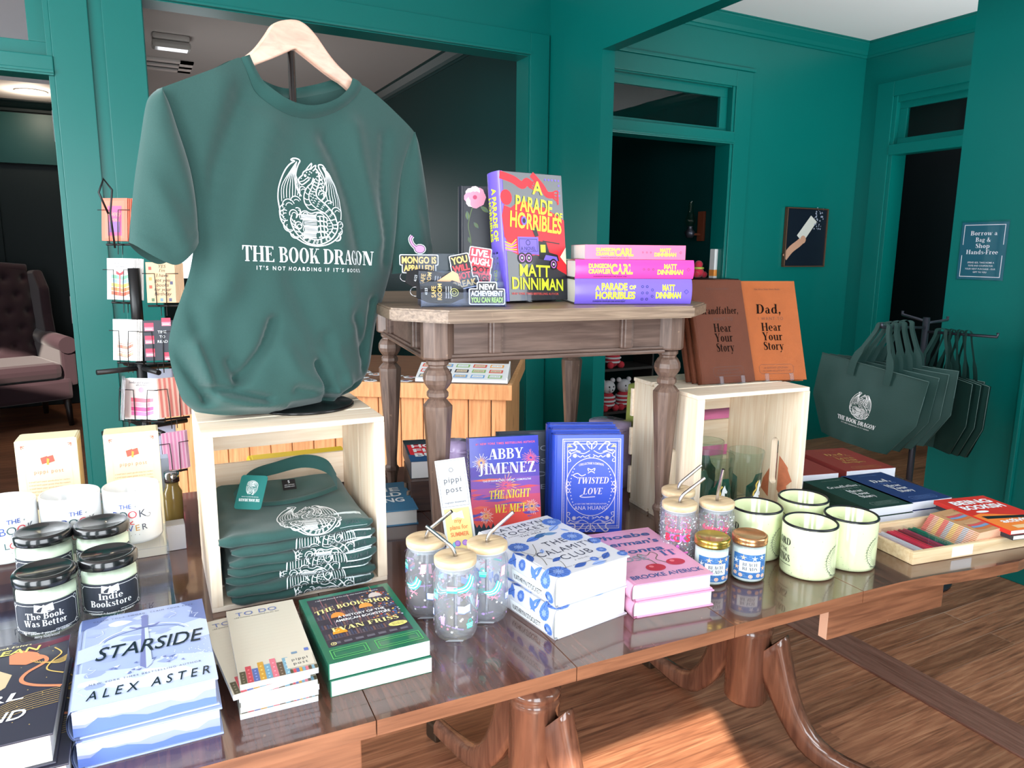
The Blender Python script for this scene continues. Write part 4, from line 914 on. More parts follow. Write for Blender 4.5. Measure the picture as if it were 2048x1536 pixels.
# --- blue fantasy hardcover pair (front left)
SKY1, SKY2, SKY3, SKYD = ink(150, 164, 206, 0.3), ink(186, 198, 228, 0.3), ink(208, 216, 238, 0.3), ink(96, 112, 164, 0.3)
def art_star(w, h):
    a = Art()
    for p in ([(0, 0), (1, 0), (1, .28), (.7, .36), (.4, .3), (0, .36)], [(0, .62), (.3, .7), (.6, .66), (1, .74), (1, .5), (.6, .46), (.2, .5), (0, .46)]): a.poly([(x*w, y*h) for x, y in p], SKY2)
    a.poly([(x*w, y*h) for x, y in [(.2, .2), (.5, .26), (.78, .2), (.9, .1), (.6, .06), (.3, .1)]], SKY3)
    a.poly([(x*w, y*h) for x, y in [(1, 1), (.8, 1), (.9, .9), (.86, .78), (1, .7)]], SKYD); a.poly([(x*w, y*h) for x, y in [(0, 1), (.22, 1), (.12, .9), (0, .86)]], SKYD)
    blobs(a, w, h, 26, [SKY2, SKY3, SKY1], .03, .1, .05, .95, .1, .9)
    a.ring(.5*w, .62*h, .36*w, .014*w, SKY3, 2, ry=.16*h, a0=10, a1=170); a.ring(.5*w, .62*h, .33*w, .01*w, SKYD, 2, ry=.13*h, a0=15, a1=165)
    for x0, y0 in ((.2, .82), (.86, .86), (.1, .4), (.9, .36), (.75, .9), (.08, .2)):
        pts = [(x0*w, y0*h)]
        for _ in range(6): pts.append((pts[-1][0]+w*(rnd.random()-.45)*.09, pts[-1][1]-h*.03*rnd.random()))
        a.line(pts, .006*w, SKY3, 2)
    st = ink(112, 120, 170)
    a.poly([(.475*w, .74*h), (.525*w, .74*h), (.545*w, .3*h), (.5*w, .26*h), (.455*w, .3*h)], st, 3); a.poly([(.498*w, .74*h), (.525*w, .74*h), (.545*w, .3*h), (.5*w, .26*h)], SKY2, 4)
    a.line([(.38*w, .78*h), (.44*w, .75*h), (.5*w, .76*h), (.56*w, .75*h), (.62*w, .78*h)], .02*w, st, 4); a.rect(.475*w, .76*h, .525*w, .88*h, st, 4); a.disc(.5*w, .895*h, .03*w, st, 4)
    for _ in range(40): a.disc(w*(.62+.36*rnd.random()), h*(.2+.3*rnd.random()), .004*w, WHITE, 3, n=5)
    for _ in range(24):
        x, y = w*(.2+.6*rnd.random()), h*(.24+.12*rnd.random()); a.poly([(x, y), (x+.06*w*rnd.random(), y+.012*h), (x+.03*w, y-.012*h)], rnd.choice([st, SKYD, SKY3]), 3)
    ik = ink(20, 34, 46, 0.25)
    a.text('CLAIM YOUR SWORD, CLAIM YOUR FATE', .5*w, .935*h, .018*h, ink(60, 66, 96), fit=.82*w, track=1.5)
    a.text('STARSIDE', .52*w, .45*h, .15*h, ik, fat=.008, fit=.80*w, shear=.18, layer=6)
    a.text('NEW YORK TIMES BESTSELLING AUTHOR', .5*w, .205*h, .018*h, ink(60, 66, 96), fit=.8*w, track=1.4)
    a.text('ALEX ASTER', .52*w, .06*h, .088*h, ik, fat=.006, fit=.86*w, shear=.14, track=1.6, layer=6)
    return a
def tail_mount(w, t):
    a = Art()
    a.rect(0, 0, w, t, ink(214, 214, 238))
    for y, c, s in ((.72, ink(190, 192, 226), 1), (.5, ink(150, 158, 212), 2), (.3, ink(98, 122, 196), 3)):
        r_ = random.Random(s); pts = [(0, 0), (w, 0)]
        for i in range(13): pts.append((w*(1-i/12), t*(y*(1.0-.4*i/12*0)*(.75+.5*r_.random())+(.2 if 7 < i < 11 and s == 3 else 0))))
        a.poly(pts, c, 1+s)
    return a
STARC = mat('pale_blue_jacket', (160, 174, 214), rough=0.25, coat=0.2)
za = onz(145, 1543, TZ); zst = zat(141, 1425, za[:2])-TZ
M, w_, h_ = lay_m((141, 1425), (441, 1350), (173, 1242), TZ, zst, radians(-0.5))
tb = zst/2
def Mz(M, dz, dx=0.0, dy=0.0, r=0.0): return Matrix.Translation((0, 0, dz)) @ M @ Matrix.Translation((dx, dy, 0)) @ Matrix.Rotation(r, 4, 'Z')
book('hardcover_book', 'pale blue STARSIDE hardcover lying on top of its twin', Mz(M, tb), 0.156, 0.232, tb, STARC, art_star, tail=tail_mount, group='blue STARSIDE hardcovers')
book('hardcover_book', 'pale blue hardcover at the bottom, under the STARSIDE copy', Mz(M, 0, 0.002, -0.004, radians(-0.8)), 0.156, 0.232, tb-0.0004, STARC, tail=tail_mount, group='blue STARSIDE hardcovers')

# --- dark fantasy paperback-like hardcovers at the left frame edge
def art_dean(w, h):
    a = Art(); gold = ink(206, 172, 96); skin = ink(196, 176, 142); wv = ink(206, 128, 92)
    a.poly([(x*w, y*h) for x, y in [(0, .42), (.2, .36), (.48, .42), (.62, .52), (.64, .64), (.5, .74), (.3, .78), (0, .8)]], skin)
    a.poly([(x*w, y*h) for x, y in [(.3, .6), (.42, .58), (.5, .62), (.44, .67), (.32, .66)]], ink(214, 150, 120), 2); a.poly([(x*w, y*h) for x, y in [(.14, .5), (.3, .51), (.4, .55), (.26, .56)]], ink(150, 80, 84), 3)
    a.poly([(x*w, y*h) for x, y in [(.1, .1), (.35, .16), (.42, .3), (.3, .36), (.1, .34)]], ink(150, 140, 120), 1)
    a.line([(.62*w, .84*h), (.8*w, .8*h), (.86*w, .72*h), (.74*w, .63*h), (.72*w, .55*h), (.82*w, .48*h), (1.0*w, .42*h)], .03*w, wv, 2, 5)
    a.poly([(x*w, y*h) for x, y in [(.58, .86), (.66, .9), (.78, .84), (.84, .76), (.72, .72), (.6, .76)]], wv, 2)
    a.line([(.9*w, .86*h), (.96*w, .78*h), (.9*w, .7*h), (.88*w, .62*h), (1.0*w, .55*h)], .012*w, gold, 3, 5)
    for i in range(9): a.ring((.96-.01*i)*w, (.70+.012*i)*h, (.05+.012*i)*w, .004*w, gold, 3, a0=200, a1=330, n=8)
    for i in range(8): a.line([(.6*w, (.2+.018*i)*h), (.78*w, (.25+.02*i)*h), (1.0*w, (.27+.02*i)*h)], .004*w, gold, 2, 4)
    for i in range(5): a.line([(.72*w, (.86+.02*i)*h), (.86*w, (.9+.012*i)*h), (1.0*w, (.93+.012*i)*h)], .008*w, ink(130, 50, 70), 2, 4)
    for _ in range(26): a.disc(w*(.3+.68*rnd.random()), h*(.06+.9*rnd.random()), .005*w, gold, 3, n=5)
    a.text('Author of The Book Eaters', .42*w, .945*h, .022*h, CREAM, 'serif', fit=.6*w, shear=.25); a.text('SUNYI DEAN', .36*w, .87*h, .055*h, ink(232, 214, 110), fat=.02, fit=.84*w, shear=.2)
    a.text('GIRL', .5*w, .37*h, .075*h, WHITE, fat=.02, fit=.52*w, shear=.2); a.text('A', .52*w, .29*h, .05*h, CREAM, fat=.02); a.text('WITH A', .2*w, .29*h, .05*h, WHITE, fat=.02)
    a.text('THOUSAND', .36*w, .19*h, .085*h, WHITE, fat=.02, fit=.86*w, shear=.2); a.text('FACES', .1*w, .1*h, .07*h, WHITE, fat=.02, shear=.2); a.text('a novel of the valley', .4*w, .045*h, .02*h, CREAM, 'serif', shear=.25)
    return a
DEANC = mat('dark_slate_jacket', (52, 50, 64), rough=0.3, coat=0.15)
Pd = onz(106, 1465, TZ+0.075)
Md = Matrix.Translation((Pd.x-0.155, Pd.y+0.002, TZ)) @ Matrix.Rotation(radians(-1.0), 4, 'Z')
book('fantasy_book', 'dark hardcover with golden waves and a half-hidden face at the left frame edge', Mz(Md, 0.038), 0.155, 0.232, 0.037, DEANC, art_dean, group='dark fantasy hardcovers')
book('fantasy_book', 'dark hardcover under the one with golden waves, leftmost stack', Mz(Md, 0.0, 0.012, -0.004), 0.155, 0.232, 0.0376, DEANC, art_dean, group='dark fantasy hardcovers')

# --- list pads
PADM = mat('pad_paper', (206, 198, 182), rough=0.25, coat=0.3)
PADE = wood('pad_edge', (196, 206, 214), (226, 214, 216), axis=2, stretch=0.2, scale=30, rough=0.4, bump=0.0)
def art_todo(w, h):
    a = Art(); cs = [(86, 78, 58), (196, 74, 84), (88, 104, 160), (196, 148, 60), (112, 152, 176), (208, 112, 126), (96, 78, 62), (120, 158, 176)]
    a.text('TO DO', .42*w, .885*h, .058*h, ink(96, 112, 168), fit=.6*w, track=1.1); a.text('add getting organized to my list', .42*w, .855*h, .014*h, ink(90, 90, 84), 'serif', fit=.66*w)
    for i in range(12): a.rect(.1*w, (.80-.043*i)*h, .92*w, (.8012-.043*i)*h, ink(176, 166, 146))
    for i, c in enumerate(cs):
        hh = (.14, .19, .15, .21, .17, .22, .16, .2)[i]
        a.rect((.02+.08*i)*w, 0, (.095+.08*i)*w, hh*h, ink(*c), 2)
        for k in range(4): a.disc((.057+.08*i)*w, (.02+hh*.22*k)*h, .014*w, ink(min(255, c[0]+60), min(255, c[1]+60), min(255, c[2]+60)), 3, n=6)
    a.rect(.62*w, .055*h, .98*w, .19*h, PADM, 4)
    a.text('pippi', .8*w, .135*h, .032*h, ink(80, 78, 80), track=1.2, layer=6); a.text('post', .8*w, .085*h, .032*h, ink(80, 78, 80), track=1.2, layer=6)
    for i in range(9): a.rect((.64+.04*i)*w, 0, (.676+.04*i)*w, .045*h, ink(*cs[i % 8]), 3)
    a.rect(.72*w, .225*h, .8*w, .25*h, ink(110, 136, 160), 2); a.rect(.9*w, .235*h, .96*w, .27*h, ink(96, 112, 178), 2)
    return a
zp = onz(470, 1442, TZ); tt = zat(478, 1371, zp[:2])-TZ
M, w_, h_ = lay_m((478, 1371), (636, 1338), (438, 1217), TZ, tt, radians(-2.2))
npad = 6
def pad(k, label, dx=0.0, dy=0.0, r=0.0):
    z0 = k*tt/npad; t1 = tt/npad-0.0004
    MM = Mz(M, z0, dx, dy, r)
    o = thing('list_pad', label, 'notepad', M=MM, group='shrink-wrapped to-do list pads')
    p = MB(PADE); p.box(0, 0.098, 0, 0.212, 0, t1, PADE, 0.0005); p.build('page_block', o)
    p = MB(PADM); p.box(0, 0.098, 0, 0.212, t1, t1+0.0003, PADM); art_todo(0.098, 0.212).put(p, lambda a, b, oo: (a, b, t1+0.0003+oo)); p.build('top_sheet', o, fixn=False)
for k in range(npad):
    lb = ['to-do list pad at the very bottom of the pad stack', 'to-do list pad second from the bottom of the pad stack', 'to-do list pad third from the bottom of the pad stack', 'to-do list pad fourth from the bottom of the pad stack', 'to-do list pad turned askew, sticking out left under the top pad', 'cream TO DO list pad lying on top of the pad stack'][k]
    pad(k, lb, *((-0.008, -0.006, radians(7)) if k == 4 else (0.001*((k*7) % 3-1), 0.001*((k*5) % 3-1), 0)))

# --- bookshop history paperbacks
def art_shop(w, h):
    a = Art(); dk = ink(52, 46, 58); gr = ink(34, 128, 92); lg = ink(92, 190, 100)
    a.rect(.07*w, .2*h, .93*w, .95*h, dk)
    for i in range(4):
        y = (.30+.15*i)*h; a.rect(.07*w, y, .93*w, y+.006*h, ink(92, 74, 78), 2)
        for k in range(30):
            x = (.09+.028*k)*w; c = rnd.choice([(84, 70, 84), (70, 62, 76), (110, 80, 78), (62, 66, 90), (90, 84, 96)]); a.rect(x, y+.006*h, x+.02*w, y+(.05+.05*rnd.random())*h, ink(*c), 2)
    for i in range(90): a.disc(w*(.62+.31*rnd.random()**.7), h*(.42+.5*rnd.random()), .012*w, ink(*rnd.choice([(210, 96, 60), (220, 170, 80), (70, 110, 170), (190, 190, 200), (200, 70, 70), (60, 90, 150)])), 3, n=6)
    for x, y, c in ((.3, .60, (236, 140, 60)), (.62, .66, (240, 150, 70)), (.78, .80, (200, 190, 186)), (.24, .36, (246, 150, 40))):
        a.poly([(x*w+.075*w*cos(pi*k/8), y*h+.075*h*sin(pi*k/8)) for k in range(9)], ink(*c), 4); a.line([(x*w, y*h+.07*h), (x*w, y*h+.2*h)], .006*w, ink(150, 110, 110), 3)
    for x in (.2, .36, .5): a.rect(x*w, .5*h, (x+.008)*w, .94*h, ink(150, 92, 100), 2)
    cr = ink(246, 232, 150)
    a.text('THE BOOKSHOP', .5*w, .73*h, .06*h, cr, 'serif', fit=.82*w, layer=6, arc=-.9); a.text('A HISTORY OF THE', .54*w, .575*h, .034*h, WHITE, 'sans', fat=.02, fit=.5*w, layer=6); a.text('AMERICAN BOOKSTORE', .54*w, .52*h, .034*h, WHITE, 'sans', fat=.02, fit=.58*w, layer=6)
    a.text('EVAN FRISS', .52*w, .39*h, .055*h, cr, 'serif', fit=.7*w, layer=6); a.disc(.82*w, .32*h, .1*w, ink(224, 214, 120), 5, ry=.035*h)
    a.text('NEW YORK TIMES', .82*w, .325*h, .011*h, dk, fit=.13*w, layer=7); a.text('BESTSELLER', .82*w, .305*h, .011*h, dk, fit=.12*w, layer=7)
    for i in range(7): a.rect((.12+.115*i)*w, .225*h, (.2+.115*i)*w, .255*h, ink(96, 92, 104), 3)
    a.ring(.13*w, .235*h, .028*w, .006*w, cr, 4); a.text('A', .13*w, .225*h, .02*h, cr, layer=5)
    for x0, x1 in ((.06, .42), (.5, .96)):
        a.frame(x0*w, .04*h, x1*w, .16*h, .008*w, lg, 3); a.frame((x0+.03)*w, .065*h, (x1-.03)*w, .135*h, .006*w, lg, 3)
    a.text('a splendid account of the many ways bookstores shaped us', .5*w, .9*h, .016*h, WHITE, fit=.7*w, layer=6)
    return a
SHOPC = mat('green_shop_cover', (30, 104, 80), rough=0.22, coat=0.3)
zb = onz(668, 1392, TZ); tt = zat(656.5, 1329, zb[:2])-TZ
M, w_, h_ = lay_m((656.5, 1329), (856, 1276), (610, 1198), TZ, tt)
book('paperback_book', 'green-bordered paperback THE BOOKSHOP on top of its twin', Mz(M, tt/2), w_, h_, tt/2, SHOPC, art_shop, hard=False, group='bookshop history paperbacks')
book('paperback_book', 'green-spined paperback underneath THE BOOKSHOP copy', Mz(M, 0, 0.001, -0.003, radians(-.6)), w_, h_, tt/2-0.0004, SHOPC, art_shop, hard=False, group='bookshop history paperbacks')

# --- white and blue floral hardcovers
BLF, BLL, BLD = ink(86, 124, 204), ink(150, 176, 228), ink(44, 70, 140)
def flower(a, x, y, r, rot=0.0):
    a.disc(x, y, r, BLL, 2, n=16)
    for k in range(9): a.disc(x+.62*r*cos(k*.7+rot), y+.62*r*sin(k*.7+rot), .36*r, BLF, 3, n=8)
    for k in range(6): a.disc(x+.28*r*cos(k*1.05), y+.28*r*sin(k*1.05), .2*r, BLL, 4, n=6)
    for k in range(12): a.line([(x+.2*r*cos(k*.52), y+.2*r*sin(k*.52)), (x+.95*r*cos(k*.52+.2), y+.95*r*sin(k*.52+.2))], .04*r, BLD, 5)
def leaf(a, x, y, l, rot, c=None):
    u, v = cos(rot), sin(rot); pts = []
    for k in range(9): t = k/8; pts.append((x+u*l*t-v*l*.22*sin(pi*t), y+v*l*t+u*l*.22*sin(pi*t)))
    for k in range(7, 0, -1): t = k/8; pts.append((x+u*l*t+v*l*.2*sin(pi*t), y+v*l*t-u*l*.2*sin(pi*t)))
    a.poly(pts, c or BLF, 2); a.line([(x, y), (x+u*l, y+v*l)], .03*l, BLD, 3)
def art_cal(w, h):
    a = Art(); dk = ink(66, 70, 84)
    for x, y, r in ((.1, .07, .13), (.12, .57, .12), (.9, .85, .12), (.82, .52, .13), (.62, .1, .05), (.85, .2, .06), (.97, .06, .06), (.95, .36, .08)): flower(a, x*w, y*h, r*w, x*9)
    for x, y, l, r in ((.02, .3, .2, 1.2), (.2, .22, .16, .4), (.3, .06, .2, .2), (.02, .7, .2, .8), (.28, .62, .25, .25), (.7, .7, .24, .5), (.7, .06, .2, .6), (.5, .03, .2, 0), (.9, .62, .12, 2), (.05, .42, .14, 2), (.24, .38, .12, 1), (.05, .88, .16, .9)): leaf(a, x*w, y*h, l*w, r, rnd.choice([BLF, BLL, ink(66, 100, 176)]))
    for p in ([(.1, .2), (.16, .34), (.08, .48), (.12, .56)], [(.2, .05), (.28, .2), (.2, .3)], [(.05, .35), (.2, .42), (.3, .56)]): a.line([(x*w, y*h) for x, y in p], .008*w, ink(120, 120, 110), 2, 5)
    leaf(a, .42*w, .64*h, .22*w, .35, ink(60, 104, 150)); leaf(a, .55*w, .67*h, .2*w, -.2, ink(110, 150, 190)); a.disc(.47*w, .655*h, .035*w, ink(60, 104, 150), 3)
    a.text('KATHRYN', .46*w, .885*h, .068*h, dk, fit=.74*w, track=1.15); a.text('STOCKETT', .46*w, .79*h, .068*h, dk, fit=.80*w, track=1.15)
    a.text('AUTHOR OF THE #1 BESTSELLER', .46*w, .755*h, .016*h, dk, fit=.56*w, track=1.3); a.text('THE HELP', .46*w, .715*h, .024*h, dk, fit=.3*w, track=1.3, fat=.02)
    for s, y, f in (('THE', .46, .3), ('CALAMITY', .325, .78), ('CLUB', .2, .42)): a.text(s, .54*w, y*h, .085*h, dk, fit=f*w, track=1.2)
    a.text('A NOVEL', .52*w, .15*h, .018*h, dk, fit=.2*w, track=1.3); a.text('from the bestselling author', .5*w, .09*h, .014*h, dk, fit=.6*w)
    return a
def spine_cal(h, t):
    a = Art()
    for x, y, r in ((.62*h, .8*t, .18*t), (.9*h, .75*t, .24*t), (.95*h, .3*t, .2*t), (.04*h, .5*t, .3*t), (.3*h, .85*t, .16*t)): flower(a, x, y, r, x*30)
    for x, l, r in ((.45, .5, .6), (.55, .5, 2.2), (.75, .6, .9), (.8, .5, 2.4), (.86, .6, 1.2), (.15, .5, .8), (.25, .5, 2.2)): leaf(a, x*h, .6*t, l*t, r)
    a.poly([(.5*h, .12*t), (.93*h, .12*t), (.95*h, .3*t), (.93*h, .52*t), (.5*h, .52*t)], WHITE, 4); a.text('KATHRYN STOCKETT', .7*h, .2*t, .2*t, BLACK, fit=.34*h, rot=0, layer=6)
    a.text('s', .92*h, .25*t, .14*t, BLACK, layer=6)
    return a
CALC = mat('floral_white_jacket', (214, 214, 220), rough=0.3, coat=0.2); CALP = mat('bright_page_block', (224, 224, 221), rough=0.7)
zb = onz(1099, 1277, TZ); tt = zat(1114, 1156, zb[:2])-TZ
M, w_, h_ = lay_m((1114, 1156), (1269, 1118), (956, 1072), TZ, tt, radians(7.0))
book('floral_book', 'white hardcover with blue flowers, THE CALAMITY CLUB, upper one of the pair', Mz(M, tt/2), 0.152, 0.225, tt/2, CALC, art_cal, spine_cal, pages=CALP, group='blue floral hardcovers')
book('floral_book', 'white hardcover with a blue floral spine, lower one of the pair', Mz(M, 0, -0.004, -0.004, radians(.5)), 0.152, 0.225, tt/2-0.0004, CALC, art_cal, spine_cal, pages=CALP, group='blue floral hardcovers')

# --- pink hardcovers
def art_pink(w, h):
    a = Art(); nb = ink(52, 88, 146); wr = ink(188, 44, 66)
    a.rect(.06*w, .955*h, .94*w, .958*h, ink(190, 120, 160))
    for s, y in (('Phoebe', .83), ("Berman's", .68), ('Gonna', .52)): a.text(s, .5*w, y*h, .085*h, nb, fat=.035, fit=.78*w if len(s) > 5 else .66*w, shear=.15)
    a.text('LOSE', .3*w, .38*h, .09*h, ink(150, 160, 176), fat=.03, fit=.42*w); a.text('IT', .82*w, .40*h, .10*h, nb, 'serif', fit=.2*w)
    a.line([(.52*w, .27*h), (.5*w, .36*h), (.42*w, .43*h), (.44*w, .49*h), (.53*w, .45*h), (.62*w, .5*h), (.66*w, .44*h), (.58*w, .36*h), (.66*w, .28*h)], .012*w, ink(110, 110, 100), 3, 5)
    a.disc(.46*w, .225*h, .12*w, wr, 4, ry=.062*h, n=20); a.disc(.76*w, .275*h, .115*w, wr, 4, ry=.058*h, n=20); a.disc(.42*w, .245*h, .03*w, ink(226, 120, 130), 5, n=8); a.disc(.73*w, .295*h, .03*w, ink(226, 120, 130), 5, n=8)
    a.text('BROOKE AVERICK', .5*w, .075*h, .062*h, nb, fat=.02, fit=.9*w)
    return a
PINKC = mat('pink_jacket', (226, 160, 194), rough=0.3, coat=0.2)
zb = onz(1269, 1237, TZ); tt = zat(1267, 1171, zb[:2])-TZ
M, w_, h_ = lay_m((1267, 1171), (1421, 1144), (1174, 1064), TZ, tt, radians(-8.5))
book('pink_book', 'pink hardcover with two red cherries, upper one of the pink pair', Mz(M, tt/2), 0.152, 0.222, tt/2, PINKC, art_pink, pages=CALP, group='pink novels')
book('pink_book', 'pink hardcover underneath the one with cherries', Mz(M, 0, 0.002, -0.003, 0), 0.152, 0.222, tt/2-0.0004, PINKC, art_pink, pages=CALP, group='pink novels')

# --- firework novel standing
def firework(a, x, y, r, c1, c2, n=26):
    for k in range(n):
        t = 2*pi*k/n+.1*rnd.random(); q = r*(.55+.45*rnd.random())
        a.line([(x+.18*q*cos(t), y+.18*q*sin(t)), (x+.6*q*cos(t), y+.6*q*sin(t))], .045*r, c1, 3); a.line([(x+.62*q*cos(t), y+.62*q*sin(t)), (x+q*cos(t), y+q*sin(t)-.04*r)], .04*r, c2, 3)
def art_abby(w, h):
    a = Art()
    for y0, y1, c in ((.58, .7, (96, 76, 180)), (.48, .58, (132, 84, 182)), (.4, .48, (176, 84, 160)), (.28, .4, (214, 84, 120)), (.16, .28, (236, 90, 92)), (.06, .16, (232, 96, 84))): a.rect(0, y0*h, w, y1*h, ink(*c))
    for _ in range(36): 
        x, y = rnd.random()*w, (.12+.48*rnd.random())*h; l = (.08+.16*rnd.random())*w
        a.poly([(max(0, x-l), y), (x, y+.018*h), (min(w, x+l), y+.004*h), (x, y-.014*h)], ink(*rnd.choice([(110, 80, 180), (84, 86, 176), (226, 84, 104), (240, 110, 90), (150, 84, 170)])), 2)
    a.disc(.52*w, .13*h, .3*w, ink(246, 84, 78), 2, ry=.12*h, n=24)
    tr = ink(40, 60, 74); r_ = random.Random(3)
    a.poly([(0, 0), (w, 0), (w, .16*h)]+[(w*(1-i/30), h*((.06+.05*r_.random()) if i % 2 else .045)+(abs(i/30-.5)*.1*h)) for i in range(1, 31)], tr, 3); a.rect(0, 0, w, .035*h, ink(52, 78, 70), 4)
    wt, ok, pk = ink(250, 240, 236), ink(250, 190, 130), ink(244, 100, 130)
    firework(a, .16*w, .745*h, .15*w, ok, wt); firework(a, .88*w, .77*h, .14*w, pk, ink(250, 150, 150)); firework(a, .5*w, .5*h, .2*w, pk, ok, 20); firework(a, .2*w, .2*h, .13*w, ok, wt); firework(a, .87*w, .27*h, .13*w, ok, wt)
    a.text('#1 NEW YORK TIMES BESTSELLING AUTHOR', .52*w, .925*h, .022*h, pk, fit=.86*w, track=1.15, fat=.02)
    a.text('ABBY', .52*w, .775*h, .105*h, WHITE, 'serif', fit=.5*w, layer=6); a.text('JIMENEZ', .53*w, .625*h, .11*h, WHITE, 'serif', fit=.84*w, layer=6)
    a.text('"ONE OF OUR MUST-READ WRITERS." - COSMOPOLITAN', .52*w, .545*h, .02*h, WHITE, fit=.7*w, fat=.01)
    a.text('THE NIGHT', .55*w, .37*h, .085*h, YEL, 'serif', fit=.6*w, shear=.1, layer=6); a.text('WE MET', .55*w, .225*h, .085*h, YEL, 'serif', fit=.46*w, shear=.1, layer=6)
    return a
def spine_abby(h, t):
    a = Art(); a.rect(.62*h, 0, h, t, ink(150, 60, 130)); a.rect(.82*h, 0, h, t, ink(60, 60, 96), 2)
    a.text('THE NIGHT WE MET', .36*h, .3*t, .5*t, WHITE, fat=.03, fit=.5*h, shear=.2); a.text('JIMENEZ', .9*h, .3*t, .4*t, WHITE, 'serif', fit=.14*h); a.line([(.64*h, .5*t), (.72*h, .3*t), (.72*h, .7*t), (.64*h, .5*t)], .1*t, RED, 3)
    return a
ABC = mat('cobalt_violet_cover', (68, 74, 190), rough=0.25, coat=0.25); ABP = mat('blue_sprayed_edge', (44, 112, 176), rough=0.4)
ra = radians(-13.8)
book('novel', 'blue and red novel with fireworks and a sunset, standing behind the glass tumblers', stand_m((0.604, 1.323, TZ+0.003), ra, radians(11), 0.036), 0.150, 0.206, 0.036, ABC, art_abby, spine_abby, hard=False, pages=ABP)
def stand(name, label, M, w, t, m, lip=0.03):
    """clear display stand: back rest, foot with two hooks, in the frame of the book it carries"""
    o = thing(name, label, 'stand', M=M)
    b_ = MB(m); b_.box(w*.2, w*.8, 0.0, 0.10, -0.004, -0.002, m, 0.0004); b_.build('back_rest', o)
    for x in (.28, .68):
        b_ = MB(m); b_.box(w*x, w*x+0.010, -0.0035, -0.001, -0.004, t+0.012, m, 0.0004); b_.box(w*x, w*x+0.010, -0.003, 0.014, t+0.009, t+0.012, m, 0.0004); b_.build('hook', o)
    return o
ACR = glass('clear_acrylic', (240, 244, 252), ior=1.42)

# --- blue ornamented hardcovers
SIL = mat('silver_foil', (206, 196, 214), rough=0.35, metal=0.3)
def art_love(w, h):
    a = Art(); S = SIL; x0, y0, x1, y1 = .12*w, .04*h, .96*w, .96*h
    a.frame(x0, y0, x1, y1, .010*w, S, 2)
    for i in range(50): a.disc(x0+.026*w+(x1-x0-.05*w)*i/49, y1-.034*w, .007*w, S, 2, n=5); a.disc(x0+.026*w+(x1-x0-.05*w)*i/49, y0+.034*w, .007*w, S, 2, n=5)
    for i in range(70): a.disc(x0+.03*w, y0+.03*w+(y1-y0-.06*w)*i/69, .007*w, S, 2, n=5); a.disc(x1-.03*w, y0+.03*w+(y1-y0-.06*w)*i/69, .007*w, S, 2, n=5)
    cx, cy = .54*w, .47*h
    a.frame(.19*w, .09*h, .89*w, .91*h, .008*w, S, 2)
    a.ring(cx, cy, .37*w, .010*w, S, 3, ry=.30*h, n=40)
    for i in range(12):
        for s in (-1, 1): a.disc(cx+s*.30*w*cos((i-5.5)*.11), cy+.27*h*sin((i-5.5)*.11)*1.2, .009*w, S, 3, n=6)
    for s in (-1, 1):
        for sy in (1, -1):
            Y = lambda q: (cy+(q-.47)*h*sy) if sy > 0 else (cy-(q-.47)*h)
            ln = lambda pts, ww=.010: a.line([(cx+s*px*w, Y(py)) for px, py in pts], ww*w, S, 4, 5)
            ln([(.02, .86), (.07, .9), (.06, .93), (.0, .9), (.0, .85)], .012); ln([(.03, .84), (.12, .81), (.22, .83), (.3, .81), (.33, .84), (.26, .85), (.16, .83)])
            ln([(.1, .85), (.16, .9), (.22, .93), (.26, .91), (.22, .88), (.24, .85), (.3, .84)], .018); ln([(.31, .83), (.3, .79), (.335, .77), (.34, .73), (.3, .735), (.315, .76)])
            ln([(.06, .79), (.1, .775), (.13, .79), (.16, .775), (.2, .79)], .012); a.star(cx+s*.24*w, Y(.79), .038*w, S, 4, 9, .55); ln([(.02, .775), (.05, .79), (.02, .80)], .009)
        ln2 = lambda pts: a.line([(cx+s*px*w, cy+py*h) for px, py in pts], .011*w, S, 4, 5)
        ln2([(.37, 0), (.31, .03), (.33, .055), (.355, .035), (.33, .01)]); ln2([(.37, 0), (.31, -.03), (.33, -.055), (.355, -.035), (.33, -.01)])
        a.poly([(cx+s*.27*w, .875*h), (cx+s*.36*w, .875*h), (cx+s*.315*w, .905*h)], ink(206, 186, 130), 4)
    a.text("COLLECTOR'S EDITION", cx, .70*h, .022*h, S, 'serif', fit=.36*w, arc=-.8)
    a.line([(cx-.04*w, .63*h), (cx-.05*w, .66*h), (cx, .645*h), (cx+.05*w, .66*h), (cx+.04*w, .63*h)], .012*w, S, 4, 4); a.line([(cx-.05*w, .61*h), (cx, .63*h), (cx+.05*w, .61*h)], .012*w, S, 4, 4)
    a.text('TWISTED', cx+.02*w, .505*h, .064*h, S, 'serif', fit=.46*w, shear=.18, layer=5); a.text('LOVE', cx+.02*w, .395*h, .064*h, S, 'serif', fit=.28*w, shear=.18, layer=5)
    a.line([(cx-.2*w, .565*h), (cx-.26*w, .59*h), (cx-.2*w, .61*h), (cx-.14*w, .585*h), (cx-.08*w, .6*h)], .012*w, S, 5, 5); a.line([(cx-.12*w, .39*h), (cx-.16*w, .375*h), (cx-.1*w, .365*h), (cx+.06*w, .37*h)], .012*w, S, 5, 5)
    a.text('#1 NEW YORK TIMES BESTSELLING AUTHOR', cx, .29*h, .014*h, S, fit=.46*w, fat=.01); a.text('ANA HUANG', cx, .235*h, .042*h, S, fit=.48*w)
    return a
LOVC = mat('royal_blue_cloth', (44, 76, 190), rough=0.4, coat=0.15); LOVP = mat('painted_edge', (176, 166, 206), rough=0.5, noise_amt=0.5, noise_scale=35)
rl = radians(-24.1); tl_ = 0.030
nL = Vector((-sin(rl), cos(rl), 0))
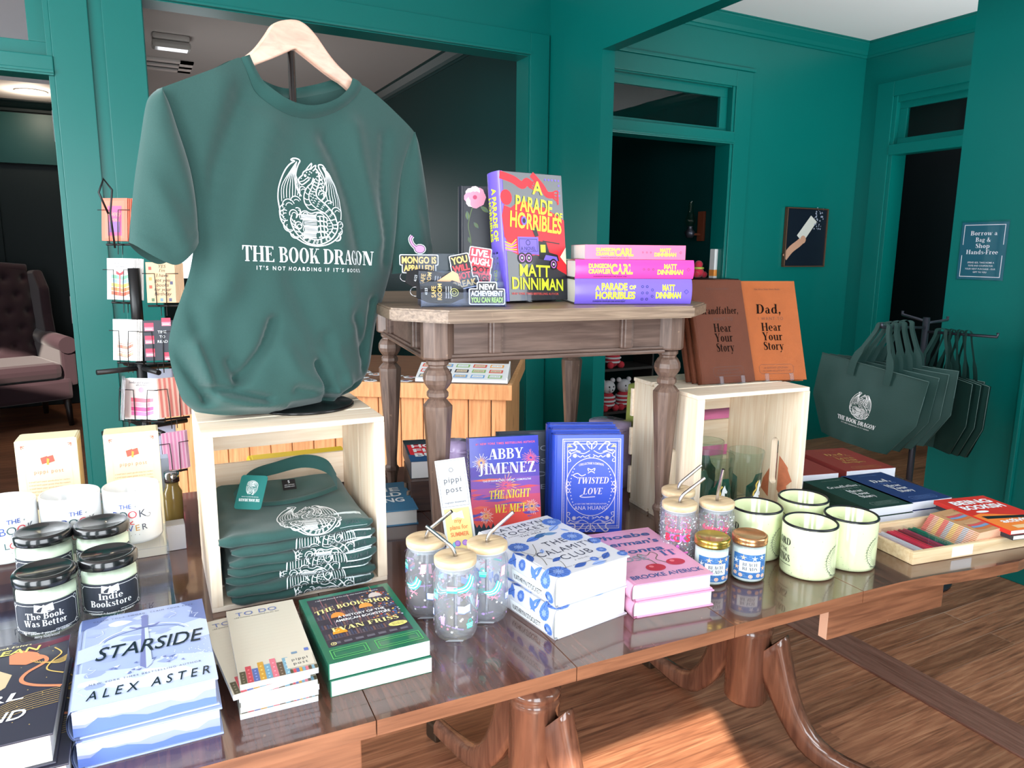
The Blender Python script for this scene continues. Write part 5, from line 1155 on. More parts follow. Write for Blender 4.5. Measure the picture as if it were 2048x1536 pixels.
for k, lb in enumerate(('royal blue ornamented hardcover TWISTED LOVE standing in front', 'royal blue hardcover standing second, directly behind the front ornamented copy', 'royal blue hardcover standing rearmost of the three ornamented copies')):
    p = Vector((0.769, 1.272, TZ+0.0005))+nL*(0.0345*k)-Vector((cos(rl), sin(rl), 0))*0.002*k
    book('ornamented_book', lb, stand_m(p+Vector((0, 0, 0.001)), rl, radians(3.5), tl_), 0.148, 0.212+0.003*k, tl_, LOVC, art_love if k == 0 else None, pages=LOVP, group='royal blue ornamented hardcovers')
GREYC = mat('charcoal_cover', (58, 64, 76), rough=0.4)
def art_grey(w, h):
    a = Art()
    for i, s in enumerate(('GOTHIC', 'TALES', 'AND', 'VERSE')): a.text(s, .5*w, (.78-.15*i)*h, .06*h, ink(150, 156, 166), fit=.7*w)
    return a
p = Vector((0.700, 1.395, TZ+0.002))
book('dark_book', 'charcoal book glimpsed between the firework novel and the blue hardcovers', stand_m(p, radians(-18), radians(5), 0.02), 0.13, 0.195, 0.02, GREYC, art_grey)

# --- tall stack and standing monster-truck novel on the small table
BLKC = mat('black_jacket', (44, 46, 54), rough=0.22, coat=0.4); PURC = mat('violet_jacket', (122, 100, 216), rough=0.25, coat=0.3)
HOTP = mat('hot_pink_jacket', (240, 72, 160), rough=0.25, coat=0.3); ROSE = mat('rose_jacket', (242, 116, 156), rough=0.3, coat=0.2)
def art_parade(w, h):
    a = Art(); R_, Y, V = RED, LIME, PURP
    r_ = random.Random(8)
    edge = [(.02, .5), (.0, .66), (.04, .74), (.14, .72), (.24, .76), (.38, .78), (.52, .72), (.66, .74), (.8, .7), (1, .64), (1, .2), (.86, .24), (.7, .33), (.5, .36), (.3, .34), (.14, .38)]
    a.poly([(x*w, y*h) for x, y in edge], R_, 1)
    a.line([(.0, .97*h), (.2*w, .94*h), (.34*w, .9*h), (.42*w, .93*h), (.5*w, .9*h)], .10*w, R_, 1, 4); a.line([(.5*w, .99*h), (.66*w, .9*h), (.74*w, .84*h), (.86*w, .84*h)], .085*w, R_, 1, 4)
    for i in range(4): a.line([(.84*w, (.86-.015*i)*h), (.92*w, (.87-.03*i)*h), (.9*w, (.80-.012*i)*h)], .02*w, R_, 2, 3); a.line([(.46*w, (.92-.01*i)*h), (.55*w, (.93-.022*i)*h), (.54*w, (.88-.01*i)*h)], .016*w, R_, 2, 3)
    a.disc(.08*w, .8*h, .09*w, R_, 1, ry=.06*h)
    for i in range(5): a.disc((.72+.055*i)*w, .955*h, .015*w, V, 2, n=8)
    for i in range(1, 4): a.disc(.94*w, (.955-.04*i)*h, .015*w, V, 2, n=8)
    t = lambda s, x, y, hh, f, rot=-.06: a.text(s, x*w, y*h, hh*h, Y, fat=.03, fit=f*w, rot=rot, layer=6)
    t('A', .58, .835, .105, .16); t('PARADE', .5, .69, .12, .60, -.1); t('OF', .90, .64, .06, .13, -.1); t('HORRIBLES', .52, .555, .125, .84, -.1)
    a.disc(.335*w, .625*h, .045*w, V, 7, ry=.035*h); a.disc(.335*w, .625*h, .025*w, BLACK, 8, ry=.02*h)
    a.poly([(.22*w, .5*h), (.55*w, .5*h), (.55*w, .36*h), (.22*w, .37*h)], V, 4); a.frame(.24*w, .385*h, .53*w, .485*h, .006*w, BLACK, 5); a.ring(.38*w, .455*h, .035*w, .008*w, BLACK, 6); a.text('A NOVEL', .38*w, .395*h, .03*h, BLACK, fit=.24*w, layer=6)
    a.poly([(.55*w, .47*h), (.68*w, .46*h), (.72*w, .38*h), (.86*w, .36*h), (.88*w, .31*h), (.55*w, .33*h)], BLACK, 4); a.poly([(.58*w, .44*h), (.66*w, .44*h), (.66*w, .38*h), (.58*w, .38*h)], Y, 5); a.poly([(.66*w, .36*h), (.84*w, .345*h), (.86*w, .31*h), (.62*w, .32*h)], V, 5)
    for x, y in ((.27, .335), (.38, .335), (.78, .285)): a.disc(x*w, y*h, .065*w, BLACK, 6, ry=.045*h); a.ring(x*w, y*h, .045*w, .014*w, ink(190, 120, 200), 7, ry=.031*h); a.disc(x*w, y*h, .015*w, WHITE, 7)
    a.poly([(.9*w, .345*h), (1.0*w, .42*h), (1.0*w, .28*h)], ink(246, 244, 200), 4)
    for i in range(6): a.line([(.02*w, (.46-.012*i)*h), (.12*w, (.44-.01*i)*h), (.2*w, (.48-.02*i)*h)], .012*w, ink(240, 120, 230) if i % 2 else Y, 3)
    a.poly([(.46*w, .56*h), (.52*w, .58*h), (.56*w, .51*h), (.5*w, .5*h)], BLACK, 5); a.line([(.62*w, .47*h), (.9*w, .45*h)], .015*w, BLACK, 5)
    a.text('MATT', .46*w, .19*h, .095*h, Y, fat=.03, fit=.5*w, layer=6, rot=-.05); a.text('DINNIMAN', .5*w, .085*h, .095*h, Y, fat=.03, fit=.84*w, layer=6, rot=-.05); a.text('NEW YORK TIMES BESTSELLING AUTHOR', .46*w, .045*h, .018*h, ink(240, 96, 90), fit=.76*w, fat=.02, rot=-.03)
    return a
def spine_series(t1, t2, sub, book_two=False):
    def f(h, t):
        a = Art(); Y = ink(252, 226, 84) if not book_two else LIME
        if book_two:
            a.text('A', .19*h, .55*t, .18*t, Y, fat=.06); a.text('PARADE', .33*h, .56*t, .28*t, Y, fat=.06, fit=.22*h); a.text('OF', .485*h, .6*t, .15*t, Y, fat=.06); a.text('HORRIBLES', .34*h, .22*t, .28*t, Y, fat=.06, fit=.34*h)
            for x, y in ((.57, .7), (.61, .7), (.57, .45), (.61, .45), (.57, .2), (.61, .2), (.655, .57), (.655, .32)): a.ring(x*h, y*t, .055*t, .02*t, NAVYI, 3, n=10)
        else:
            a.text(t1, .2*h, .56*t, .23*t, Y, fat=.06, fit=.185*h); a.text(t2, .2*h, .27*t, .23*t, Y, fat=.06, fit=.185*h); a.text('CARL', .385*h, .26*t, .52*t, Y, fat=.06, fit=.185*h)
            for x in (.57, .61, .65): a.ring(x*h, .5*t, .06*t, .02*t, NAVYI, 3, n=10)
        a.text('MATT', .795*h, .54*t, .25*t, Y, fat=.06, fit=.11*h); a.text('DINNIMAN', .795*h, .24*t, .25*t, Y, fat=.06, fit=.22*h); a.text(sub, .29*h, .08*t, .07*t, NAVYI, fit=.28*h, fat=.02)
        a.ring(.95*h, .5*t, .1*t, .02*t, NAVYI, 3, n=4)
        return a
    return f
def spine_parade_v(h, t):
    a = Art(); a.text('A PARADE OF', .33*h, .52*t, .28*t, LIME, fat=.05, fit=.4*h); a.text('HORRIBLES', .36*h, .16*t, .28*t, LIME, fat=.05, fit=.34*h)
    for x in (.62, .66, .7): a.disc(x*h, .4*t, .05*t, NAVYI); a.disc(x*h, .65*t, .05*t, NAVYI)
    a.text('DINNIMAN', .85*h, .3*t, .3*t, LIME, fat=.05, fit=.2*h); return a
def depth_pt(px, py, d, z): p = Vector(CPOS+ray(px, py)*d); p.z = z; return p
pA = depth_pt(1014, 606, 1.435, EZ+0.0045); pB = depth_pt(1136, 602, 1.52, EZ+0.0045)
rp = atan2((pB-pA).y, (pB-pA).x)
Mp = stand_m(pA, rp, radians(7), 0.044)
book('novel', 'black and red novel with a violet truck, standing on the small table', Mp, (pB-pA).length, 0.252, 0.044, BLKC, art_parade, spine_parade_v, spine_m=PURC)
stand('book_stand', 'clear acrylic stand holding the black and red truck novel', Mp, 0.15, 0.044, ACR)
s0 = depth_pt(1146, 607, 1.43, EZ); s1 = depth_pt(1385, 605, 1.46, EZ)
rs = atan2((s1-s0).y, (s1-s0).x)
def spine_out(P, rot, h, t, w):
    """lying book with its spine towards the viewer, head of the spine at left P"""
    u = Vector((cos(rot), sin(rot), 0)); b = Vector((-sin(rot), cos(rot), 0))
    m = Matrix.Identity(4)
    for i in range(3): m[i][0], m[i][1], m[i][2] = b[i], -u[i], (0, 0, 1)[i]
    o = Vector(P)+u*h
    for i in range(3): m[i][3] = o[i]
    return m
U = Vector((cos(rs), sin(rs), 0)); B_ = Vector((-sin(rs), cos(rs), 0))
LB = 0.236
book('novel', 'violet-spined novel A PARADE OF HORRIBLES at the bottom of the stack', spine_out(s0+Vector((0, 0, 0.001))+U*.004+B_*.006, rs, LB, 0.049, .15), 0.152, LB, 0.049, BLKC, None, spine_series('', '', 'DUNGEON CRAWLER CARL BOOK EIGHT', True), spine_m=PURC, group='novels stacked spine out on the small table')
book('novel', 'hot pink hardcover lying in the middle of the spine-out stack', spine_out(s0+Vector((0, 0, 0.0505))+U*.004+B_*.008, rs, LB+.003, 0.0365, .15), 0.152, LB+.003, 0.0365, BLKC, None, spine_series('DUNGEON', 'CRAWLER', 'DUNGEON CRAWLER CARL BOOK ONE'), spine_m=HOTP, group='novels stacked spine out on the small table')
book('novel', 'rose pink paperback lying on top of the spine-out stack', spine_out(s0+Vector((0, 0, 0.0875))+U*.024+B_*.012, rs, 0.203, 0.028, .13), 0.135, 0.203, 0.028, ROSE, None, spine_series('DUNGEON', 'CRAWLER', 'DUNGEON CRAWLER CARL BOOK ONE'), hard=False, group='novels stacked spine out on the small table')
WPG = mat('white_carton', (226, 226, 228), rough=0.6)
# black floral book behind the truck novel
def art_rose(w, h):
    a = Art(); pk, pd, wv, gn = ink(232, 150, 176), ink(200, 70, 110), ink(244, 214, 220), ink(96, 116, 70)
    def rose(x, y, r):
        for k in range(8): a.disc(x+.55*r*cos(k*.8), y+.55*r*sin(k*.8), .5*r, rnd.choice([pk, wv]), 2, n=9)
        for k in range(6): a.disc(x+.3*r*cos(k*1.05), y+.3*r*sin(k*1.05), .3*r, pk, 3, n=8)
        a.disc(x, y, .2*r, pd, 4)
    rose(.22*w, .9*h, .16*w); rose(.8*w, .96*h, .12*w); rose(.9*w, .5*h, .1*w)
    for x, y, l, r in ((.3, .82, .16, -.6), (.1, .78, .14, -1.5), (.5, .9, .2, .6), (.55, .8, .16, -.5), (.2, .68, .12, -.9), (.45, .7, .14, .3), (.12, .55, .1, -1.3), (.6, .95, .15, .2), (.15, .42, .1, -1.2)): leaf(a, x*w, y*h, l*w, r, gn)
    a.line([(.2*w, .85*h), (.12*w, .66*h), (.16*w, .5*h), (.1*w, .34*h)], .012*w, gn, 2, 4)
    a.text('THE', .78*w, .42*h, .045*h, ink(200, 200, 206), fit=.2*w); a.text('BLOOM', .74*w, .28*h, .06*h, ink(200, 200, 206), fit=.5*w); return a
pr = depth_pt(921, 592, 1.58, EZ+0.001); 
book('floral_novel', 'black novel with pink roses standing behind the truck novel', stand_m(pr, radians(-24), radians(6), 0.03), 0.142, 0.238, 0.03, mat('black_floral_jacket', (34, 34, 44), rough=0.3), art_rose)

# --- leather journals on the right crate
TAN = mat('tan_leather', (160, 84, 38), rough=0.55, spec=0.3, noise_amt=0.16, noise_scale=30, bump=0.25, bump_scale=700); BRN = mat('brown_leather', (96, 50, 32), rough=0.58, spec=0.25, noise_amt=0.14, noise_scale=30, bump=0.25, bump_scale=700)
LINK = mat('debossed_ink', (26, 18, 15), rough=0.9, spec=0.05); EMB = ink(104, 54, 28); EMB2 = ink(80, 42, 28)
def art_journal(first, ink1, ink2, l2='Hear', l3='Your', l4='Story', mid='I WANT TO', yf=.0):
    def f(w, h):
        a = Art(); cx = .52*w
        a.text('The Hear Your Story Books', cx, .905*h, .018*h, ink2, 'serif', fit=.44*w, shear=.2)
        a.text(first, cx-.02*w, .665*h, .095*h if len(first) < 6 else .07*h, ink1, 'serif', fit=(.42 if len(first) < 6 else .72)*w, shear=.08)
        a.text(mid, cx, .60*h, .032*h, ink2, fit=.42*w, track=1.3)
        for s, y in ((l2, .49), (l3, .395), (l4, .30)): a.text(s, cx, y*h, .082*h, ink1, 'serif', fit=(.34 if len(s) < 6 else .44)*w)
        a.text('A GUIDED JOURNAL', cx, .115*h, .018*h, ink2, fit=.4*w, track=1.2); a.text('TO SHARE HIS LIFE & HIS LOVE', cx, .085*h, .018*h, ink2, fit=.46*w, track=1.2)
        x0, x1, y0, y1 = .24*w, .80*w, .065*h, .155*h; c = .03*w
        a.line([(x0+c, y0), (x1-c, y0), (x1, y0+c), (x1, y1-c), (x1-c, y1), (x0+c, y1), (x0, y1-c), (x0, y0+c)], .006*w, ink2, 2, 0, True)
        return a
    return f
def spine_j(h, t):
    a = Art(); a.text('HEAR YOUR STORY', .5*h, .3*t, .4*t, EMB2, fit=.5*h); return a
CZ = TZ+0.305
pj = onz(1492, 763, CZ+0.002); qj = onz(1614, 761, CZ+0.002)
Mj = stand_m((pj.x, pj.y, CZ+0.0035), radians(-17.5), radians(21), 0.017)
book('leather_journal', 'tan leather journal titled Dad, standing on the right crate', Mj, 0.150, 0.236, 0.017, TAN, art_journal('Dad,', LINK, EMB), hard=True)
stand('book_stand', 'clear acrylic stand under the tan Dad journal', Mj, 0.15, 0.017, ACR)
pg = onz(1396, 771, CZ+0.002)
for k, lb in enumerate(('brown leather journal titled Grandfather, standing in front beside the tan one', 'brown leather journal standing second, just behind the Grandfather journal', 'brown leather journal standing rearmost behind the Grandfather journal')):
    nb = Vector((-sin(radians(-8)), cos(radians(-8)), 0))
    Mg = stand_m(Vector((pg.x, pg.y, CZ+0.0035))+nb*0.0185*k+Vector((.012-.004*k, 0, 0)), radians(-8), radians(19), 0.017)
    book('leather_journal', lb, Mg, 0.140, 0.236, 0.017, BRN, art_journal('Grandfather,', LINK, EMB2) if k == 0 else None, spine_j, group='brown Grandfather journals')
    if k == 0: stand('book_stand', 'clear acrylic stand under the brown Grandfather journal', Mg, 0.14, 0.017, ACR)

# --- red, green and blue journals lying at the table's right end
WHT = ink(232, 234, 236); GOLDI = ink(196, 150, 84)
JR = mat('brick_red_cover', (142, 46, 38), rough=0.35); JG = mat('dark_green_cover', (24, 54, 46), rough=0.35); JB = mat('navy_cover', (30, 50, 104), rough=0.35)
WPAGE = mat('white_journal_pages', (226, 228, 238), rough=0.7)
zj = 0.040
for nm, m, nl, nr, fl, art, lb in (('green', JG, (1737.5, 1018), (1815, 1006), (1608, 961), art_journal('Grandfather,', WHT, ink(150, 170, 160)), 'dark green Grandfather journal'), ('blue', JB, (1815, 1006), (1905.5, 996), (1670, 955), art_journal('Dad,', WHT, ink(120, 150, 210)), 'navy blue Dad journal')):
    M, w_, h_ = lay_m(nl, nr, fl, TZ, zj, radians(-8.6))
    if nm == 'green': w_ = 0.128; 
    else: w_ = 0.130; M = Matrix.Translation((0.004, 0, 0)) @ M
    for k in range(2):
        book('journal', lb+(' lying upper on its stack at the table end' if k else ' lying underneath, its page edges showing'), Mz(M, k*zj/2, 0.0, -0.003*(1-k)), w_, 0.208, zj/2-0.0004, m, art if k else None, hard=False, pages=WPAGE, group=nm+' journals in two flat piles')
for k, (nr, lb) in enumerate((((1792, 935), 'brick red Dad recipe journal, the wholly visible one at the back'), ((1678, 945.5), 'brick red journal behind the crate handle, left of the other red one'))):
    P = onz(*nr, TZ+0.034)
    M = Matrix.Translation((P.x, P.y, TZ)) @ Matrix.Rotation(radians(-13), 4, 'Z') @ Matrix.Translation((-0.155, 0, 0))
    book('journal', lb, M, 0.154, 0.205, 0.034, JR, art_journal('Dad,', GOLDI, GOLDI, 'Learn', 'Your', 'Recipes') if k == 0 else None, hard=False, pages=WPAGE, group='brick red recipe journals')
# ================================================================== THE SHIRT ON ITS STAND
FAB = mat('green_jersey', (44, 76, 72), rough=0.85, spec=0.25, noise_amt=0.10, noise_scale=420, bump=0.18, bump_scale=900, sheen=0.25)
FABD = mat('green_rib', (38, 74, 70), rough=0.88, spec=0.2, bump=0.3, bump_scale=1400, sheen=0.2)
SD = onz(611, 809, CZ+0.002)                       # centre of the stand's disc on the crate
SROT = radians(18.2); SU = Vector((cos(SROT), sin(SROT), 0)); SN = Vector((sin(SROT), -cos(SROT), 0))
def sp(px, py):
    p = onpl(px, py, (SD.x, SD.y, 1.0), SN); return ((p-Vector((SD.x, SD.y, 0))).dot(SU), p.z)
def pl(pts): return [sp(*p) for p in pts]
def resample(pts, n, sm=5):
    pts = catmull(pts, sm) if sm else pts
    L_ = [0]
    for a, b in zip(pts, pts[1:]): L_.append(L_[-1]+hypot(b[0]-a[0], b[1]-a[1]))
    out = []; j = 0
    for i in range(n+1):
        t = L_[-1]*i/n
        while j < len(L_)-2 and L_[j+1] < t: j += 1
        f_ = (t-L_[j])/((L_[j+1]-L_[j]) or 1)
        out.append((pts[j][0]+(pts[j+1][0]-pts[j][0])*f_, pts[j][1]+(pts[j+1][1]-pts[j][1])*f_))
    return out
NU, NV = 96, 110
LEFT = pl([(392, 824), (366, 802), (352, 765), (341, 725), (337, 690), (345, 645), (362, 595), (380, 540), (389, 470), (384, 400), (368, 330), (342, 250), (313, 179)])
RIGHT = pl([(650, 806), (688, 788), (718, 770), (736, 735), (744, 690), (752, 640), (768, 590), (783, 530), (792, 460), (797, 390), (806, 330), (828, 264)])
BOT = pl([(392, 824), (440, 826), (500, 823), (560, 824), (610, 815), (650, 806)])
TOPF = pl([(313, 179), (370, 158), (430, 136), (474, 118), (486, 150), (505, 190), (545, 226), (603, 241), (660, 226), (702, 195), (716, 172), (760, 205), (800, 240), (828, 264)])
TOPB = pl([(313, 179), (370, 158), (430, 136), (474, 118), (496, 150), (530, 176), (590, 194), (650, 186), (690, 176), (716, 172), (760, 205), (800, 240), (828, 264)])
def coons(Lc, Rc, Bc, Tc, nu, nv):
    L_, R_, B2, T_ = resample(Lc, nv), resample(Rc, nv), resample(Bc, nu), resample(Tc, nu)
    def f(i, j):
        u, v = i/nu, j/nv; o = []
        for k in (0, 1):
            o.append((1-u)*L_[j][k]+u*R_[j][k]+(1-v)*B2[i][k]+v*T_[i][k]-((1-u)*(1-v)*B2[0][k]+u*(1-v)*B2[-1][k]+(1-u)*v*T_[0][k]+u*v*T_[-1][k]))
        return o
    return f
_lz = sorted([(z, s) for s, z in resample(LEFT, 60)]); _rz = sorted([(z, s) for s, z in resample(RIGHT, 60)])
def edge_at(tab, z): return float(np.interp(z, [t[0] for t in tab], [t[1] for t in tab]))
ZB, ZT = min(p[1] for p in BOT), max(p[1] for p in TOPF)
FOLDS = [  # picture polyline, height (m), width (px)
    ([(478, 202), (439, 313), (406, 443), (384, 560)], -0.011, 26), ([(440, 170), (400, 300), (374, 400)], 0.006, 26), ([(520, 260), (470, 400), (430, 560)], 0.008, 34),
    ([(640, 285), (662, 335), (688, 430), (705, 520)], -0.009, 20), ([(690, 260), (712, 380), (735, 480)], 0.007, 22), ([(760, 280), (752, 400), (760, 520)], -0.006, 16),
    ([(610, 300), (640, 420), (664, 560), (680, 650)], 0.006, 24), ([(560, 560), (600, 660), (612, 730)], -0.006, 22), ([(470, 580), (440, 650), (452, 740)], -0.006, 26),
    ([(341, 700), (372, 748), (402, 795)], -0.016, 9), ([(373, 690), (388, 735), (400, 775)], 0.010, 9), ([(373, 610), (385, 655)], -0.007, 12), ([(400, 772), (450, 778), (505, 789)], -0.010, 7), ([(420, 790), (470, 800), (540, 806)], 0.008, 9),
    ([(458, 754), (480, 720), (502, 686), (520, 640)], -0.012, 10), ([(455, 755), (440, 720)], -0.008, 10), ([(606, 722), (622, 760), (640, 792)], -0.014, 8), ([(624, 672), (640, 710), (654, 738)], -0.007, 13), ([(640, 700), (668, 760)], 0.007, 12),
    ([(685, 630), (706, 690), (712, 730)], -0.008, 12), ([(728, 600), (722, 660), (712, 700)], -0.008, 10), ([(670, 778), (700, 765), (728, 756)], -0.011, 7), ([(560, 770), (600, 776), (636, 790)], -0.007, 8), ([(650, 800), (640, 780)], 0.010, 10), ([(540, 700), (560, 740), (600, 760)], 0.006, 18)]
_FS = []
for pts, h_, wpx in FOLDS:
    q = resample(pl(pts), 14, 4); wm = wpx/1000.0
    _FS.append((np.array(q), h_, wm))
def folds(s, z):
    d = 0.0; p = np.array((s, z))
    for q, h_, wm in _FS:
        dd = np.min(np.hypot(q[:, 0]-s, q[:, 1]-z))
        if dd < 3*wm: d += 1.55*h_*math.exp(-(dd/wm)**2)
    return d
def body_depth(s, z, fold=True):
    l, r = edge_at(_lz, z), edge_at(_rz, z); u = max(-1, min(1, (s-(l+r)/2)/max(0.02, (r-l)/2)))
    v = max(0, min(1, (z-ZB)/(ZT-ZB)))
    amp = 0.014+0.040*math.sin(min(1, (1-v)*1.25)*pi/2) + 0.012*math.exp(-((v-0.12)/0.1)**2)
    b = amp*max(0.0, 1-abs(u)**2.6)**0.75
    b *= min(1, 0.25+v/0.07)
    e = min(1, (1-abs(u))*6)
    return b+((folds(s, z)*1.0+0.0025*noise.noise((s*16, z*9, 3.1)))*e if fold else 0)
def S3(s, z, d): return Vector((SD.x, SD.y, 0))+SU*s+SN*d+Vector((0, 0, z))
shirt = thing('t_shirt', 'large dark green t-shirt with a white dragon print hanging on the wooden hanger', 'shirt', (SD.x, SD.y, 0), 0)
mb = MB(FAB); inv = Matrix.Translation((-SD.x, -SD.y, 0)); mb.M = inv
cf = coons(LEFT, RIGHT, BOT, TOPF, NU, NV); cb = coons(LEFT, RIGHT, BOT, TOPB, NU, NV)
mb.grid(lambda u, v: S3(*cf(round(u*NU), round(v*NV)), body_depth(*cf(round(u*NU), round(v*NV)))), NU, NV, FAB)
mb.grid(lambda u, v: S3(*cb(round(u*NU), round(v*NV)), -0.8*body_depth(*cb(round(u*NU), round(v*NV)), fold=False)), NU, NV, FAB)
e0 = sp(594, 322); e1 = sp(594, 493); ec = sp(594, 407.5); eh = e0[1]-e1[1]
art = dragon(eh, WHITE, False)
art.text('THE BOOK DRAGON', 0.02*eh, -0.70*eh, 0.172*eh, WHITE, 'serif', fit=1.78*eh, rot=-0.035); art.text("IT'S NOT HOARDING IF IT'S BOOKS", -0.02*eh, -0.79*eh, 0.045*eh, WHITE, fat=0.02, track=1.55, fit=1.38*eh, rot=-0.035)
art.put(mb, lambda a, b, o: S3(ec[0]+a, ec[1]+b, body_depth(ec[0]+a, ec[1]+b)+0.0012+o*0.3))
mb.build('body', shirt, fixn=False)
# collar: ribbed band round the neck, front and back
FN = pl([(474, 118), (486, 150), (505, 190), (545, 226), (603, 241), (660, 226), (702, 195), (716, 172)]); FI = pl([(491, 112), (500, 140), (518, 170), (552, 203), (600, 216), (648, 205), (684, 180), (697, 158)])
BN = pl([(474, 118), (496, 150), (530, 178), (590, 196), (650, 188), (690, 178), (716, 172)]); BI = pl([(491, 112), (508, 132), (540, 156), (590, 172), (640, 166), (680, 156), (697, 158)])
mb = MB(FABD); mb.M = inv
for (o_, i_, sg) in ((FN, FI, 1), (BN, BI, -1)):
    O_, I_ = resample(o_, 40), resample(i_, 40)
    def band(u, v, O_=O_, I_=I_, sg=sg):
        k = round(u*40); s = O_[k][0]*(1-v)+I_[k][0]*v; z = O_[k][1]*(1-v)+I_[k][1]*v
        d = body_depth(O_[k][0], O_[k][1], fold=(sg > 0)); w_ = 0.004*math.sin(pi*v)
        ex = math.sin(pi*u)
        return S3(s, z, (d*(1 if sg > 0 else -0.8)+sg*(0.0008+w_)) + sg*0.012*v*ex)
    mb.grid(band, 40, 8, FABD)
mb.build('collar', shirt, fixn=False)
def sleeve(name, outer, seam, hem, dep, off):
    m_ = MB(FAB); m_.M = inv
    O_, S_ = pl(outer), pl(seam); H_ = pl(hem); nu, nv = 30, 44
    T_ = [O_[-1], ((O_[-1][0]+S_[-1][0])/2, (O_[-1][1]+S_[-1][1])/2), S_[-1]]
    c_ = coons(O_, S_, H_, T_, nu, nv)
    def f(u, v, sg):
        s, z = c_(round(u*nu), round(v*nv))
        b = dep*(sin(pi*min(1, max(0, u)))**0.6)*(0.35+0.65*sin(pi/2*min(1, (1-v)*1.6)))
        if v < 0.10 and sg > 0: b += 0.0022*(1 if v < 0.09 else 0)
        fo = (0.0045*noise.noise((s*30+z*12, z*14, off*9))+0.004*sin((s*1.0+z*0.5)*90)*math.exp(-((v-0.3)/0.25)**2))*sin(pi*u)
        return S3(s, z, off+(b+fo if sg > 0 else -b*0.8))
    m_.grid(lambda u, v: f(u, v, 1), nu, nv, FAB); m_.grid(lambda u, v: f(u, v, -1), nu, nv, FAB)
    m_.build('sleeve', shirt, fixn=False)
sleeve('l', [(252, 485), (257, 430), (264, 360), (275, 285), (286, 215), (296, 192), (313, 179)], [(390, 482), (387, 420), (374, 340), (347, 255), (330, 205), (313, 179)], [(252, 485), (290, 513), (330, 529), (362, 508), (390, 482)], 0.034, 0.010)
sleeve('r', [(785, 548), (791, 480), (797, 400), (808, 330), (828, 264)], [(866, 503), (859, 440), (851, 370), (841, 305), (836, 280), (828, 264)], [(785, 548), (825, 536), (866, 503)], 0.026, -0.004)
# hanger
HANG = wood('hanger_wood', (206, 160, 140), (226, 186, 164), axis=0, stretch=10, scale=8, rough=0.35, coat=0.2, bump=0.03)
zz = lambda pts: [(250+x/3.072, 20+y/3.072) for x, y in pts]
up = [(360, 183), (390, 170), (440, 147)]+zz([(735, 285), (800, 230), (860, 150), (900, 92), (960, 66), (1040, 62), (1100, 90), (1160, 150), (1210, 222), (1260, 292), (1320, 360), (1380, 416)])+[(740, 207), (775, 240), (795, 262)]
dn = [(788, 272), (760, 243)]+zz([(1345, 475), (1280, 430), (1200, 370), (1120, 305), (1060, 258), (1040, 244), (1000, 258), (900, 302), (820, 332), (765, 358)])+[(440, 165), (392, 186), (364, 196)]
hanger = thing('coat_hanger', 'pinkish wooden coat hanger holding the large green t-shirt', 'hanger', (SD.x, SD.y, 0))
mb = MB(HANG); mb.M = inv
poly = [sp(*p) for p in catmull(up, 3)]+[sp(*p) for p in catmull(dn, 3)]
mb.prism(poly, lambda a, b, t: S3(a, b, -0.0065+t), 0.013, HANG, smooth=False)
ho = mb.build('body', hanger)
bv = ho.modifiers.new('bevel', 'BEVEL'); bv.width = 0.0035; bv.segments = 3; bv.limit_method = 'ANGLE'; bv.angle_limit = radians(60)
BLKM = mat('black_metal', (16, 16, 18), rough=0.28, metal=0.0, coat=0.4)
stnd = thing('garment_stand', 'black round-footed stand carrying the hanger on the left crate', 'stand', (SD.x, SD.y, CZ))
mb = MB(BLKM); mb.lathe([(0, 0.0005), (0.088, 0.0005), (0.088, 0.004), (0.084, 0.006), (0.02, 0.008), (0.012, 0.014), (0, 0.014)], BLKM, 48); mb.build('base', stnd)
ztop = sp(587, 104)[1]-CZ
mb = MB(BLKM); mb.tube([(0, 0, 0.008), (0, 0, ztop)], 0.0062, BLKM, 14); mb.build('pole', stnd)

